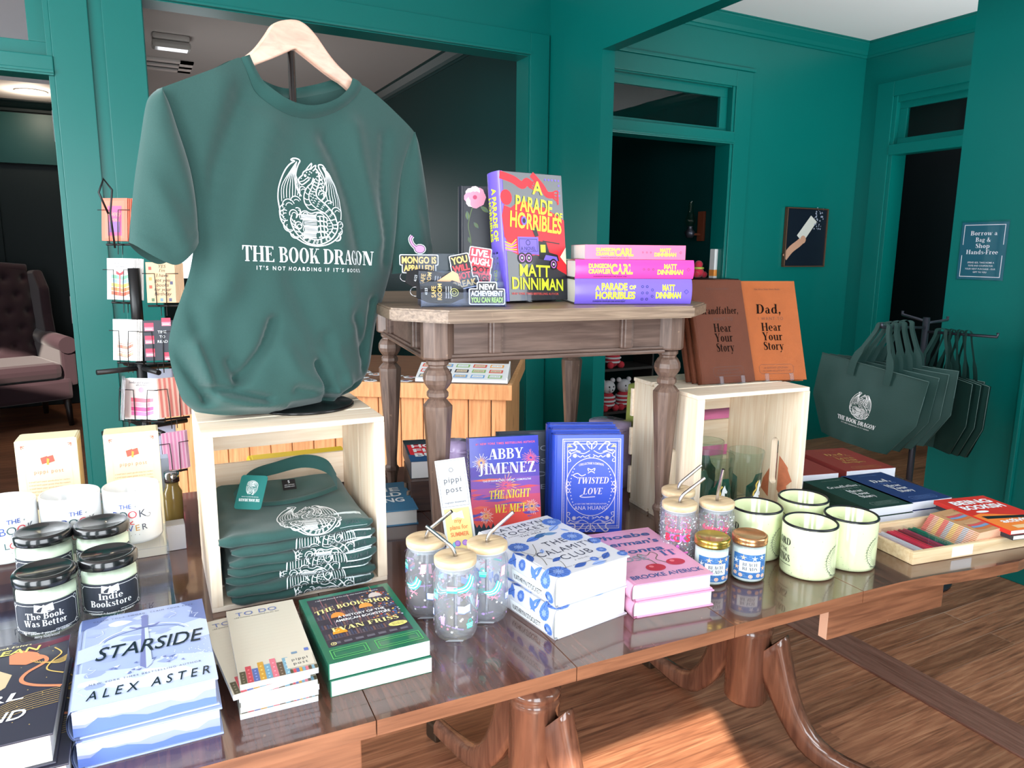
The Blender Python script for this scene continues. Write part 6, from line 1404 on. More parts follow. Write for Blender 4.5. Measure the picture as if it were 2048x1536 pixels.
# ================================================================== FOLDED SHIRTS IN THE LEFT CRATE
STRIP = mat('clear_size_strip', (196, 208, 210), rough=0.25, coat=0.5)
FX0, FX1 = 0.112, 0.360                              # between the crate's ends
def folded(k, z0, t, label, xc, wd, yf, dp, seed, strip, top=False):
    o = thing('folded_shirt', label, 'shirt', (xc, yf, z0), radians(-2+1.4*math.sin(seed)), 'folded green dragon shirts')
    m_ = MB(FAB); n_, nx = 40, 40; hd = dp; r_ = t/2
    Lp = 2*(dp-t)+pi*t
    def prof(q):
        """q metres along the section: 0 = middle of the front edge, + goes up over the top to the back"""
        a = q/r_
        if abs(a) <= pi/2: return (r_-r_*cos(a), r_+r_*sin(a))
        s_ = (abs(q)-r_*pi/2); y_ = r_+s_; lift = 0.0
        if top and q > 0: lift = 0.050*max(0, (y_/dp-0.35))**1.4
        return (y_, (2*r_ if q > 0 else 0.0)+lift)
    def P(x, q, off=0.0):
        y_, z_ = prof(q)
        eu = abs(2*x/wd); ed = max(0.0, eu-0.82)/0.18
        w1 = 0.010*noise.noise((x*9+seed, seed*3, q*3)); w2 = 0.0035*noise.noise((x*22, q*20, seed*5))
        front = max(0, 1-y_/(0.12))
        y2 = y_+w1*front+0.012*ed**2*front+(0.003*sin(x*70+seed)*front)
        zc = r_+(z_-r_)*(1-0.55*ed**2)+w2*(1 if q > 0 else 0.15)-0.006*ed*(1 if q > 0.02 else 0)
        return (x*(1-0.02*front*sin(seed*7+x*20)), y2-off*max(0, cos(min(pi/2, abs(q)/r_))), max(0.0004, zc)+off*max(0, sin(max(0, min(pi/2, q/r_)))))
    qm = Lp/2*0.93
    m_.grid(lambda u, v: P((u-0.5)*wd, -qm+2*qm*v), nx, 60, FAB)
    # print wraps from the top over the front edge
    art = dragon(0.115, WHITE, False)
    cx = 0.022+0.01*sin(seed*3)
    art.put(m_, lambda a, b, oo: P(cx+a*1.12, b+(0.054 if top else 0.004+0.012*sin(seed*2)), 0.0008+oo*0.3), clip=lambda a, b: abs(b) < (0.06 if top else 0.030))
    if strip:
        s_ = Art(); s_.rect(0.066, -0.006 if not top else 0.0, 0.112, 0.012 if not top else 0.05, STRIP, 4, 6); s_.text(strip, 0.088, 0.0 if not top else 0.004, 0.0065, ink(60, 70, 74), layer=6)
        s_.put(m_, lambda a, b, oo: P(a, b, 0.0012+oo*0.4))
    m_.build('body', o, fixn=False)
    return o, P
tz = 0.0172
specs = [('X-LARGE', 0.236, 0.236, 1.196), ('', 0.234, 0.244, 1.190), ('X-LARGE', 0.232, 0.240, 1.196), ('X-LARGE', 0.237, 0.246, 1.186), ('LARGE', 0.239, 0.246, 1.183), ('LARGE', 0.240, 0.242, 1.188)]
names = ['bottom', 'second from the bottom', 'third from the bottom', 'fourth from the bottom', 'fifth from the bottom', 'second from the top']
for k, (s_, xc, wd, yf) in enumerate(specs):
    folded(k, TZ+0.0095+k*tz, tz-0.0004, 'folded green dragon shirt, %s in the crate\'s stack' % names[k], xc, wd, yf, 0.225, 1.7*k+0.3, s_)
zt_ = TZ+0.0095+6*tz
fo, FP = folded(6, zt_, 0.019, 'topmost folded green shirt with collar, hang tag and size strip SMALL', 0.228, 0.250, 1.192, 0.225, 8.4, 'SMALL', top=True)
mb = MB(FABD)
zc_ = 0.05
ring_ = [(-0.085, 0.150, 0.030), (-0.05, 0.19, 0.052), (0.0, 0.205, 0.058), (0.05, 0.195, 0.066), (0.085, 0.165, 0.058), (0.095, 0.13, 0.036)]
rr = catmull(ring_, 6)
mb.grid(lambda u, v: (rr[round(u*(len(rr)-1))][0], rr[round(u*(len(rr)-1))][1]+0.012*v, rr[round(u*(len(rr)-1))][2]+0.024*sin(pi*v*0.8)*(0.7+0.5*u)), len(rr)-1, 8, FABD)
rf = catmull([(-0.085, 0.150, 0.026), (-0.05, 0.125, 0.026), (0.0, 0.112, 0.027), (0.05, 0.112, 0.032), (0.095, 0.13, 0.036)], 6)
mb.grid(lambda u, v: (rf[round(u*(len(rf)-1))][0], rf[round(u*(len(rf)-1))][1]+0.02*v, rf[round(u*(len(rf)-1))][2]+0.005*sin(pi*v)), len(rf)-1, 6, FABD)
mb.build('collar', fo, fixn=False)
TAGM = mat('teal_tag_card', (30, 110, 106), rough=0.5)
mb = MB(TAGM)
Tm = Matrix.Translation((-0.062, 0.098, 0.062)) @ Matrix.Rotation(radians(-32), 4, 'Z') @ Matrix.Rotation(radians(52), 4, 'X')
mb.M = Tm; c_ = 0.005; W2, H2 = 0.024, 0.031
def rrect(w_, h_, c, n=4):
    o = []
    for (sx, sy, a0) in ((1, 1, 0), (-1, 1, 90), (-1, -1, 180), (1, -1, 270)):
        for k in range(n+1): t = radians(a0+90*k/n); o.append((sx*(w_-c)+c*cos(t), sy*(h_-c)+c*sin(t)))
    return o
mb.prism(rrect(W2, H2, c_), lambda a, b, t: (a, b, t), 0.0008, TAGM)
ta = dragon(0.026, WHITE, False, 0.0, -0.008); ta.text('THE BOOK DRAGON', 0, 0.012, 0.005, WHITE, 'serif', fit=0.038); ta.text('it is not hoarding if it is books', 0, 0.008, 0.0018, WHITE, fit=0.03)
ta.put(mb, lambda a, b, o: (-a, -b, 0.0008+o*0.4)); mb.build('hang_tag', fo, fixn=False)['label'] = 'teal hang tag'
mb = MB(BLACK); mb.M = Matrix.Translation((0.012, 0.158, 0.048)) @ Matrix.Rotation(radians(40), 4, 'X'); mb.box(-0.012, 0.012, -0.011, 0.011, 0, 0.001, BLACK)
na = Art(); na.text('S', 0, 0.003, 0.006, WHITE, layer=2); na.text('100% COTTON', 0, -0.002, 0.0018, WHITE, fit=0.018, layer=2); na.text('MACHINE WASH', 0, -0.006, 0.0018, WHITE, fit=0.018, layer=2); na.put(mb, lambda a, b, o: (a, b, 0.001+o)); mb.build('neck_label', fo, fixn=False)
# ================================================================== LEFT END: RISER, CANDLE JARS, MUGS, CARTONS
def cyl_fn(r, ang, z0=0.0):
    """flat art -> round wall of radius r; art x = 0 faces direction ang"""
    return lambda a, b, o: ((r+o)*cos(ang+a/r), (r+o)*sin(ang+a/r), z0+b)
def facing(p): return atan2(-p[1], -p[0])             # direction from a point towards the viewer's spot
rs_ = thing('riser', 'clear three-step acrylic riser carrying the white mugs and candle jars', 'display riser', (0.033, 1.122, TZ), 0)
for k, (y0, y1, z) in enumerate(((0.0, 0.122, 0.058), (0.122, 0.186, 0.075), (0.186, 0.295, 0.098))):
    m = MB(ACR); m.box(-0.42, 0.0, y0, y1, z-0.003, z, ACR, 0.0005); m.box(-0.42, 0.0, y0, y0+0.003, 0.0005, z-0.003, ACR, 0.0005); m.build('step', rs_)
for x in (-0.42, -0.003):
    m = MB(ACR); m.prism([(0, 0.0005), (0.29, 0.0005), (0.29, 0.095), (0.186, 0.095), (0.186, 0.072), (0.122, 0.072), (0.122, 0.055), (0, 0.055)], lambda a, b, t: (x+t, a+0.0035, b), 0.003, ACR); m.build('side_panel', rs_)
JGL = glass('jar_glass', (246, 252, 248)); WAX = mat('pale_green_wax', (236, 240, 222), rough=0.45); LID = mat('black_lid', (20, 20, 22), rough=0.22, coat=0.6); LBL = mat('black_label', (42, 46, 56), rough=0.5); LBW = mat('label_white', (236, 238, 240), rough=0.6)
def jar(label, x, y, z0, lines, dz=0.0, r=0.039, h=0.086):
    o = thing('candle_jar', label, 'candle', (x, y, z0), 0, 'black-lidded candle jars')
    ang = facing((x, y))-radians(8)+dz
    m = MB(JGL); m.lathe([(0, 0.0), (r-0.004, 0.0), (r, 0.004), (r, h-0.020), (r-0.004, h-0.014), (r-0.004, h-0.004)], JGL, 48)
    m.build('glass', o)
    m = MB(WAX); m.lathe([(0, 0.003), (r-0.004, 0.003), (r-0.0025, 0.006), (r-0.0025, h-0.026), (0, h-0.026)], WAX, 48); m.build('wax', o)
    m = MB(LID); m.lathe([(r-0.002, h-0.015), (r+0.0005, h-0.015), (r+0.001, h-0.013), (r+0.001, h-0.003), (r-0.002, h), (r-0.005, h+0.0005), (r-0.007, h-0.001), (0, h-0.001)], LID, 64)
    m.build('lid', o)
    a = Art(); W = 0.096; H = 0.046; y0 = 0.006
    a.rect(-W/2, y0, W/2, y0+H, LBL, 1, 24)
    for s in (-1, 1):
        a.line([(s*(W/2-.010), y0+.004), (s*(W/2-.004), y0+.010), (s*(W/2-.004), y0+H-.010), (s*(W/2-.010), y0+H-.004)], .0007, LBW, 2)
        a.ring(s*(W/2-.005), y0+.005, .003, .0007, LBW, 2, n=10); a.ring(s*(W/2-.005), y0+H-.005, .003, .0007, LBW, 2, n=10)
        for yy in (y0+.004, y0+H-.004): a.line([(s*t_*.001*W*10, yy) for t_ in ((12, 20, 28, 36, 40) if True else ())], .0007, LBW, 2)
    a.poly([(-.011, y0+H-.002), (-.002, y0+H-.0045), (0, y0+H-.003), (.002, y0+H-.0045), (.011, y0+H-.002), (.012, y0+H-.013), (.002, y0+H-.0155), (0, y0+H-.014), (-.002, y0+H-.0155), (-.012, y0+H-.013)], LBW, 3)
    for s in (-1, 1):
        for k in range(3): a.line([(s*.003, y0+H-.0065-.0025*k), (s*.009, y0+H-.0055-.0025*k)], .0004, LBL, 4)
    yy = y0+H-.0235
    for s, hh, st, ft in lines:
        if st == 'line': a.rect(-.033, yy+hh*.5, .033, yy+hh*.5+.0005, LBW, 3, 10); yy -= hh; continue
        a.text(s, 0, yy, hh, LBW, st, fit=ft, layer=3, shear=.2 if st != 'serif' else 0); yy -= hh*1.18
    m = MB(LBL); a.put(m, cyl_fn(r+0.0003, ang)); m.build('label', o, fixn=False)['label'] = 'black printed label'
    return o
SUB = 'sans'
LA = [('The Book', .0090, 'serif', .048), ('Was Better', .0090, 'serif', .054), ('', .001, 'line', 0), ('fig + plum + ginger + cedar', .0042, SUB, .06), ('sorry hollywood', .0042, SUB, .03)]
LB_ = [('Indie', .0095, 'serif', .032), ('Bookstore', .0095, 'serif', .056), ('', .001, 'line', 0), ('coconut + honey + cashmere', .0042, SUB, .06), ('support local', .0042, SUB, .03)]
jar('candle jar labelled The Book Was Better, front left on the riser', -0.131, 1.166, TZ+0.0585, LA)
jar('candle jar labelled Indie Bookstore, front row on the riser', -0.053, 1.192, TZ+0.0585, LB_, 0.12)
jar('candle jar standing behind the one labelled The Book Was Better', -0.141, 1.286, TZ+0.0755, LA)
jar('candle jar standing behind the one labelled Indie Bookstore', -0.062, 1.287, TZ+0.0755, LB_, 0.1)
# white mugs
CER = mat('white_ceramic', (226, 226, 226), rough=0.12, coat=0.5)
def handle_pts(r, z0, z1, d, n=14, w=0.0):
    return [(r-0.003+d*sin(pi*k/n)**0.8, 0, z0+(z1-z0)*k/n) for k in range(n+1)]
def mug(label, x, y, z0, r, h, m, art, ha, group, rim=None, name='mug', aa=0.0):
    o = thing(name, label, 'mug', (x, y, z0), 0, group)
    b_ = MB(m)
    b_.lathe([(0, 0.0005), (r-0.006, 0.0005), (r-0.001, 0.003), (r, 0.008), (r, h-0.002), (r-0.0012, h), (r-0.0028, h), (r-0.004, h-0.002), (r-0.004, 0.010), (r-0.012, 0.006), (0, 0.006)], m, 64)
    if art: art.put(b_, cyl_fn(r, facing((x, y))+aa), base=0.0002)
    b_.build('body', o)
    hd = MB(m); hd.M = Matrix.Rotation(ha, 4, 'Z')
    hd.tube(handle_pts(r, h*0.2, h*0.82, r*0.68), [0.0052+0.001*abs(k-7)/7 for k in range(15)], m, 12); hd.build('handle', o)
    if rim:
        q = MB(rim); q.lathe([(r-0.0042, h-0.0018), (r-0.0026, h+0.0008), (r-0.001, h+0.0008), (r+0.0008, h-0.0018), (r+0.0003, h-0.003)], rim, 64); q.build('rim', o)['label'] = 'black rim'
    return o
def art_lover():
    a = Art(); bl, rd, gr, dk, yl = ink(52, 78, 160), ink(214, 70, 80), ink(60, 90, 96), ink(70, 74, 90), ink(196, 140, 60)
    a.text('THE', -.006, .066, .0075, bl, fat=.02); a.text('+', .009, .066, .005, gr)
    for s, x, c in (('B', -.022, bl), ('O', -.010, gr), ('O', .004, rd), ('K', .019, dk)): a.text(s, x, .049, .013, c, rot=.04)
    a.line([(.023, .049), (.030, .047), (.032, .052), (.029, .053)], .0008, dk, 3, 4); a.line([(-.003, .045), (.001, .041), (.004, .044), (.0, .039), (.006, .038)], .0014, rd, 3, 4)
    for s, x, c in (('L', -.018, gr), ('O', -.009, rd), ('V', .0, bl), ('E', .010, yl), ('R', .021, dk)): a.text(s, x, .026, .011, c, rot=.06)
    for k in range(5): a.disc(-.012+.006*k, .019+.001*(k % 2), .0006, dk, 3, n=6)
    return a
for k, (x, lb) in enumerate(((-0.017, 'white mug with coloured lettering THE BOOK LOVER, right of the three'), (-0.107, 'white mug in the middle, half hidden by the black-lidded jars'), (-0.198, 'white mug at the left frame edge on the riser'))):
    mug(lb, x, 1.367, TZ+0.0985, 0.0445, 0.094, CER, art_lover(), radians(150), 'white book lover mugs', aa=(-0.12, 0.25, 0.35)[k])
# cream cartons behind
CRT = mat('cream_carton', (240, 226, 186), rough=0.55); CRS = mat('tan_carton_side', (214, 182, 124), rough=0.55)
def carton(label, P, rot, w, d, h, txt):
    o = thing('carton', label, 'box', P, rot, 'tall cream cartons behind the white mugs')
    b_ = MB(CRT); b_.box(0, w, 0, d, 0.0005, h, CRT, 0.0008)
    a = Art(); rd, ln, pu = ink(226, 90, 76), ink(206, 168, 130), ink(204, 176, 206)
    a.line([(.012, .012), (w-.012, .012), (w-.012, h-.022), (w-.022, h-.012), (.022, h-.012), (.012, h-.022)], .0006, ink(220, 206, 190), 2, 0, True)
    for x in (.009, w-.009):
        for k in range(3): a.line([(x, h-.009), (x+(.006 if x < w/2 else -.006)*cos(k*.7), h-.009-.006*sin(k*.7))], .0012, rd, 3)
    for dx, dy in ((-.005, 0), (.004, .001)): a.poly([(w/2+dx-.006, h-.033+dy), (w/2+dx+.005, h-.030+dy), (w/2+dx+.007, h-.042+dy), (w/2+dx-.004, h-.045+dy)], rd, 3)
    a.poly([(w/2-.001, h-.034), (w/2+.003, h-.036), (w/2+.001, h-.047), (w/2-.002, h-.046)], ink(240, 160, 70), 4)
    a.text('pippi post', w/2, h-.062, .0075, ink(206, 120, 100), track=1.25, fit=.046)
    r_ = random.Random(5)
    for k in range(8): a.text('a small batch paper goods shop for readers'[:42-3*(k == 7)*5], w/2, h-.078-.0062*k, .0030, ink(214, 150, 120), fit=(.064 if k < 7 else .036))
    a.rect(w/2-.02, h-.150, w/2+.02, h-.135, pu, 2); a.rect(w/2-.018, h-.17, w/2+.018, h-.150, ink(236, 160, 170), 2)
    a.put(b_, lambda x, y, oo: (x, -oo, y))
    s_ = Art(); s_.rect(.004, .02, d-.004, h-.008, CRS); s_.put(b_, lambda x, y, oo: (w+oo, x, y))
    b_.build('box_body', o, fixn=False)
    f_ = MB(CRT); f_.prism([(0.004, 0), (w-0.004, 0), (w-0.01, -0.0)] if False else [(0.003, 0), (w-0.003, 0), (w-0.003, d*0.96), (0.003, d*0.96)], lambda a_, b2, t: (a_, b2+0.001, h+t), 0.0008, CRT); f_.build('lid_flap', o)
P2 = onz(316, 860, TZ+0.250); carton('tall cream carton behind the white mug that reads THE BOOK LOVER', (P2.x-0.0925, P2.y, TZ), radians(-1), 0.0925, 0.055, 0.249, 1)
P1 = onz(153, 872, TZ+0.250); carton('tall cream carton behind the middle white mug, nearer the left frame edge', (P1.x-0.0965, P1.y, TZ), radians(-3), 0.0965, 0.06, 0.249, 0)

# ================================================================== GLASS TUMBLERS
TGL = glass('tumbler_glass', (250, 252, 254), ior=1.5, haze=0.07); BAM = wood('bamboo_lid', (208, 178, 138), (232, 206, 168), axis=0, stretch=9, scale=12, rough=0.5, bump=0.03); STEEL = mat('steel_straw', (200, 200, 206), rough=0.16, metal=1.0); FROST = mat('frosted_sticker', (214, 218, 222), rough=0.5, alpha=0.55); SILI = mat('clear_silicone', (232, 232, 236), rough=0.3, alpha=0.6)
TQ, LIL, PKI = ink(70, 196, 180), ink(190, 160, 220), ink(246, 150, 170)
def art_beach(r, seed):
    a = Art(); R_ = random.Random(seed); C_ = 2*pi*r
    def bag(x, y, s): a.poly([(x-.8*s, y+.5*s), (x+.8*s, y+.5*s), (x+.6*s, y-.6*s), (x-.6*s, y-.6*s)], TQ, 2); a.ring(x, y+.6*s, .5*s, .16*s, TQ, 2, ry=.7*s, a0=0, a1=180, n=10); [a.line([(x-.72*s, y+(.3-.3*k)*s), (x+.72*s, y+(.3-.3*k)*s)], .07*s, WHITE, 3) for k in range(3)]
    def chair(x, y, s):
        q = [(x+1.0*s, y+1.0*s), (x+.7*s, y+.2*s), (x+.1*s, y-.35*s), (x-1.0*s, y-.5*s)]
        for k, c in enumerate((TQ, WHITE, TQ, WHITE, TQ)): a.line([(px-.17*s*k, py+.14*s*k) for px, py in q], .16*s, c, 2, 4)
        for p in ([(x-.9*s, y-.5*s), (x+.4*s, y-1.2*s)], [(x+.5*s, y-.1*s), (x-.5*s, y-1.2*s)], [(x-.9*s, y-.9*s), (x+.5*s, y-.9*s)]): a.line(p, .09*s, PKI, 2)
    def openbook(x, y, s): a.poly([(x-1*s, y+.6*s), (x, y+.35*s), (x+1*s, y+.6*s), (x+1*s, y-.5*s), (x, y-.75*s), (x-1*s, y-.5*s)], ink(110, 140, 220), 2); a.poly([(x-.92*s, y+.62*s), (x, y+.4*s), (x+.92*s, y+.62*s), (x+.92*s, y-.4*s), (x, y-.62*s), (x-.92*s, y-.4*s)], WHITE, 3)
    def cup(x, y, s): a.poly([(x-.55*s, y+.7*s), (x+.55*s, y+.7*s), (x+.35*s, y-.9*s), (x-.35*s, y-.9*s)], LIL, 2); a.ring(x-.6*s, y+.1*s, .3*s, .12*s, LIL, 2, a0=90, a1=270, n=8); a.line([(x+.2*s, y+.7*s), (x+.35*s, y+1.3*s)], .1*s, WHITE, 2)
    def card(x, y, s): a.poly([(x-.4*s, y+.8*s), (x+.6*s, y+.9*s), (x+.4*s, y-.9*s), (x-.6*s, y-1*s)], PKI, 2); a.poly([(x-.3*s, y+.7*s), (x+.48*s, y+.77*s), (x+.3*s, y-.8*s), (x-.48*s, y-.87*s)], WHITE, 3); [a.rect(x-.2*s, y+.3*s-.3*k*s, x+.25*s, y+.37*s-.3*k*s, LIL, 4) for k in range(4)]
    def books(x, y, s): [a.rect(x-.8*s, y+.35*s*k, x+.8*s, y+.35*s*(k+1), c, 2) for k, c in enumerate((TQ, LIL, PKI))]
    it = [(bag, .01, .030, .010), (cup, .035, .028, .010), (openbook, .0, .058, .013), (card, .030, .062, .012), (chair, .006, .092, .016), (bag, .044, .092, .010), (chair, .06, .040, .012), (openbook, .075, .075, .012), (books, .062, .066, .012), (cup, .09, .04, .010), (bag, .10, .09, .010), (chair, .12, .06, .014), (card, .135, .092, .011), (openbook, .15, .045, .012), (bag, .165, .075, .010), (cup, .18, .04, .010), (books, .195, .085, .012)]
    for f, x, y, s in it: f((x+seed*.03) % C_-C_/2, y, s*.82)
    for _ in range(60): a.star((R_.random()-.5)*C_, .014+.095*R_.random(), .0026, rnd.choice([LIL, WHITE, PKI]), 2)
    for _ in range(14): a.text(rnd.choice(['beach reads', 'book club', 'sunshine', 'just one more', 'story time']), (R_.random()-.5)*C_, .02+.09*R_.random(), .0035, LIL, rot=rnd.uniform(-.3, .3))
    return a
def art_books(r, seed):
    a = Art(); R_ = random.Random(seed); C_ = 2*pi*r
    for _ in range(260): a.disc((R_.random()-.5)*C_, .012+.098*R_.random()**.8, .0009+.0008*R_.random(), WHITE, 2, n=5)
    for x0 in (0, C_/2):
        for s, y, h, cs in (('fueled by', .083, .010, 'p'), ('BOOKS', .066, .0135, 'm'), ('&', .050, .010, 'v'), ('DIET', .033, .0135, 'm'), ('COKE', .017, .0125, 'm')):
            if cs == 'm':
                n = len(s)
                for i, ch in enumerate(s): a.text(ch, x0+(i-(n-1)/2)*.0095, y, h, (ink(232, 50, 80), ink(240, 110, 200))[i % 2], fat=.06, layer=4)
            else: a.text(s, x0, y, h, ink(240, 90, 130) if cs == 'p' else ink(236, 110, 210), fat=.04, layer=4, shear=.15)
    return a
def tumbler(label, x, y, art, straw_dir, bend, group, r=0.034, h=0.118):
    o = thing('glass_tumbler', label, 'tumbler', (x, y, TZ), 0, group)
    m = MB(TGL)
    m.lathe([(0, 0.0006), (r-0.010, 0.0006), (r-0.004, 0.004), (r-0.0006, 0.012), (r, 0.02), (r, h-0.016), (r-0.002, h-0.009), (r-0.0045, h-0.003), (r-0.0045, h), (r-0.0068, h), (r-0.0068, h-0.004), (r-0.0042, h-0.012), (r-0.0028, h-0.02), (r-0.0028, 0.02), (r-0.007, 0.009), (0, 0.007)], TGL, 56)
    art(r, len(label)*3 % 7).put(m, cyl_fn(r, facing((x, y))), base=0.0003)
    m.build('glass', o, fixn=False)
    s_ = Art(); s_.poly([(-.018, .006), (.012, .004), (.014, .018), (-.012, .021)], FROST, 1); m = MB(FROST); s_.put(m, lambda a, b, oo: (r*0.75*cos(facing((x, y)))-a*sin(facing((x, y)))*.9, r*0.75*sin(facing((x, y)))+a*cos(facing((x, y)))*.9, 0.0012+b*.2)) ; m.build('sticker', o, fixn=False)
    m = MB(SILI); m.lathe([(0, h-0.006), (r-0.0072, h-0.006), (r-0.0072, h+0.001), (r-0.002, h+0.001), (r-0.002, h+0.003), (0, h+0.003)], SILI, 48); m.build('seal_ring', o)
    m = MB(BAM); m.lathe([(0, h+0.003), (r-0.002, h+0.003), (r-0.0012, h+0.004), (r-0.0012, h+0.0115), (r-0.003, h+0.013), (0.0055, h+0.013), (0.0045, h+0.012), (0, h+0.012)], BAM, 56); m.build('lid', o)
    m = MB(STEEL); d = Vector((cos(straw_dir), sin(straw_dir), 0)); L_ = 0.058
    p = [Vector((0, 0, 0.012)), Vector((0, 0, 0.06)), Vector((0, 0, h+0.012))]
    for k in range(1, 7):
        t = bend*k/6; p.append(p[-1]+(d*sin(t)+Vector((0, 0, cos(t))))*0.004)
    p.append(p[-1]+(d*sin(bend)+Vector((0, 0, cos(bend))))*L_*0.75)
    m.tube(p, 0.0031, STEEL, 12, cap=False); m.tube([p[-1]-(p[-1]-p[-2]).normalized()*0.0005, p[-1]], [0.0025, 0.0025], BLACK, 10); m.build('straw', o)
    return o
def ax(px0, px1, P):                                   # ground direction whose picture runs px0 -> px1 at P
    z = P[2]; a_, b_ = onz(*px0, z), onz(*px1, z); return atan2((b_-a_).y, (b_-a_).x)
GT = 'beach-themed glass tumblers with bamboo lids'
CR_ = atan2(-CM[0][1], -CM[0][0])
tumbler('beach-printed glass tumbler standing in front of the other two', 0.418, 0.979, art_beach, CR_, radians(50), GT)
tumbler('beach-printed glass tumbler at left behind the front one, near the crate', 0.404, 1.066, art_beach, CR_+pi-.2, radians(48), GT)
tumbler('beach-printed glass tumbler beside the floral hardcovers', 0.486, 1.008, art_beach, CR_+pi, radians(46), GT)
GB = 'glass tumblers lettered BOOKS & DIET COKE'
tumbler('pink-lettered glass tumbler in front, beside the pink hardcovers', 0.893, 1.020, art_books, CR_+pi, radians(50), GB)
tumbler('pink-lettered glass tumbler next to the green mugs', 0.963, 0.996, art_books, CR_+pi/2+.3, radians(14), GB)
tumbler('pink-lettered glass tumbler at the back, partly hidden by the front one', 0.942, 1.082, art_books, CR_+pi, radians(48), GB)

# ================================================================== BEACH CANDLES AND ENAMEL MUGS
GOLD = mat('gold_lid', (206, 176, 84), rough=0.22, metal=0.9); BRNZ = mat('bronze_lid', (206, 150, 106), rough=0.25, metal=0.8); CWAX = mat('white_wax', (236, 240, 244), rough=0.4); SEA = ink(58, 110, 172)
def beach_candle(label, x, y, lidm, dz):
    r, h = 0.031, 0.086; o = thing('candle_jar', label, 'candle', (x, y, TZ), 0, 'white beach candles')
    m = MB(JGL); m.lathe([(0, 0.0005), (r-0.004, 0.0005), (r, 0.005), (r, h-0.018), (r-0.003, h-0.013)], JGL, 48); m.build('glass', o)
    m = MB(CWAX); m.lathe([(0, 0.003), (r-0.004, 0.003), (r-0.0016, 0.006), (r-0.0016, h-0.022), (0, h-0.022)], CWAX, 48); m.build('wax', o)
    m = MB(lidm); m.lathe([(r-0.003, h-0.015), (r+0.0005, h-0.015), (r+0.0012, h-0.011), (r, h-0.0095), (r+0.0008, h-0.007), (r+0.0008, h-0.002), (r-0.002, h), (r-0.004, h), (r-0.005, h-0.001), (0, h-0.001)], lidm, 56); m.build('lid', o)
    a = Art(); W, y0, H = .064, .010, .046; sf = ink(246, 196, 150)
    a.rect(-W/2, y0, W/2, y0+H, SEA, 1, 20); R_ = random.Random(2)
    for _ in range(60): px, py = (R_.random()-.5)*W*.96, y0+.002+(H-.004)*R_.random(); a.line([(px-.003, py), (px, py+.002*R_.random()), (px+.003, py)], .0005, ink(120, 166, 208), 2)
    for px, py in ((-.012, y0+H-.006), (.008, y0+H-.007), (.022, y0+H-.005), (-.026, y0+H-.014), (.026, y0+.02), (-.024, y0+.02)): a.star(px, py, .006, rnd.choice([sf, WHITE]), 2, 5, .3)
    for px, py in ((-.016, y0+.006), (.002, y0+.005), (.016, y0+.007), (.026, y0+.006), (-.027, y0+.008)): a.disc(px, py, .004, ink(240, 206, 190), 2, ry=.0036); a.ring(px, py, .0025, .0007, ink(196, 140, 120), 3, n=8)
    a.rect(-.019, y0+.013, .019, y0+.034, WHITE, 4, 8); a.text('BEACH', 0, y0+.0245, .0062, ink(60, 76, 96), 'serif', fit=.026, layer=6); a.text('READS', 0, y0+.0165, .0062, ink(60, 76, 96), 'serif', fit=.026, layer=6); a.text('coconut and sea breeze', 0, y0+.0142, .0013, ink(60, 76, 96), fit=.022, layer=6)
    m = MB(SEA); a.put(m, cyl_fn(r+0.0003, facing((x, y))+dz)); m.build('label', o, fixn=False)['label'] = 'blue seashell label'
beach_candle('white beach candle with a yellow gold lid, beside the pink hardcovers', 0.913, 0.950, GOLD, 0.28)
beach_candle('white beach candle with a bronze lid, beside the green mug', 0.983, 0.928, BRNZ, 0.12)
ENA = mat('pale_green_enamel', (222, 230, 186), rough=0.14, coat=0.5); RIMM = mat('black_rim', (24, 26, 30), rough=0.3)
def art_fern(second=True):
    a = Art(); dk = ink(84, 92, 84); R_ = random.Random(6); cx, cy, R2 = .062, .038, .027
    for k in range(70):
        t = radians(100+250*k/70); q = R2*(.94+.12*R_.random()); a.disc(cx+q*cos(t), cy+q*sin(t)*1.1, .0007*(.5+R_.random()), dk, 2, n=5)
    for k in range(22):
        t = radians(110+230*k/22); a.line([(cx+R2*.9*cos(t), cy+R2*.95*sin(t)), (cx+R2*.6*cos(t+.2), cy+R2*.62*sin(t+.2))], .0005, dk, 2); a.line([(cx+R2*cos(t), cy+R2*1.1*sin(t)), (cx+R2*1.16*cos(t+.06), cy+R2*1.2*sin(t+.06))], .0005, dk, 2)
    a.line([(cx+R2*cos(radians(t)), cy+R2*1.08*sin(radians(t))) for t in range(100, 350, 10)], .0006, dk, 2)
    for s, y, h in (('LORD', .060, .013), ('OF THE', .047, .007), ('THINGS', .028, .014)): a.text(s, -.052, y, h, BLACK, 'serif' if h > .01 else 'sans', al='R' if False else 'C', fit=.04 if h > .01 else .024)
    a.rect(-.075, .022, -.030, .0228, BLACK, 3, 8)
    for _ in range(50): a.disc((R_.random()-.5)*.2, .006+.08*R_.random(), .0003+.0004*R_.random(), dk, 2, n=5)
    return a
GM = 'speckled pale green enamel mugs with black rims'
for x, y, lb, hd in ((1.104, 0.897, 'pale green mug with black rim standing frontmost, by the bronze-lidded candle', 60), (1.207, 0.889, 'pale green mug with black rim standing next to the wooden tray', 60), (1.079, 1.006, 'pale green mug with black rim standing beside the pink-lettered tumblers', 80), (1.206, 1.002, 'pale green mug with black rim standing rearmost, by the crate', 70)):
    mug(lb, x, y, TZ, 0.0495, 0.100, ENA, art_fern(), radians(hd), GM, rim=RIMM, name='enamel_mug')

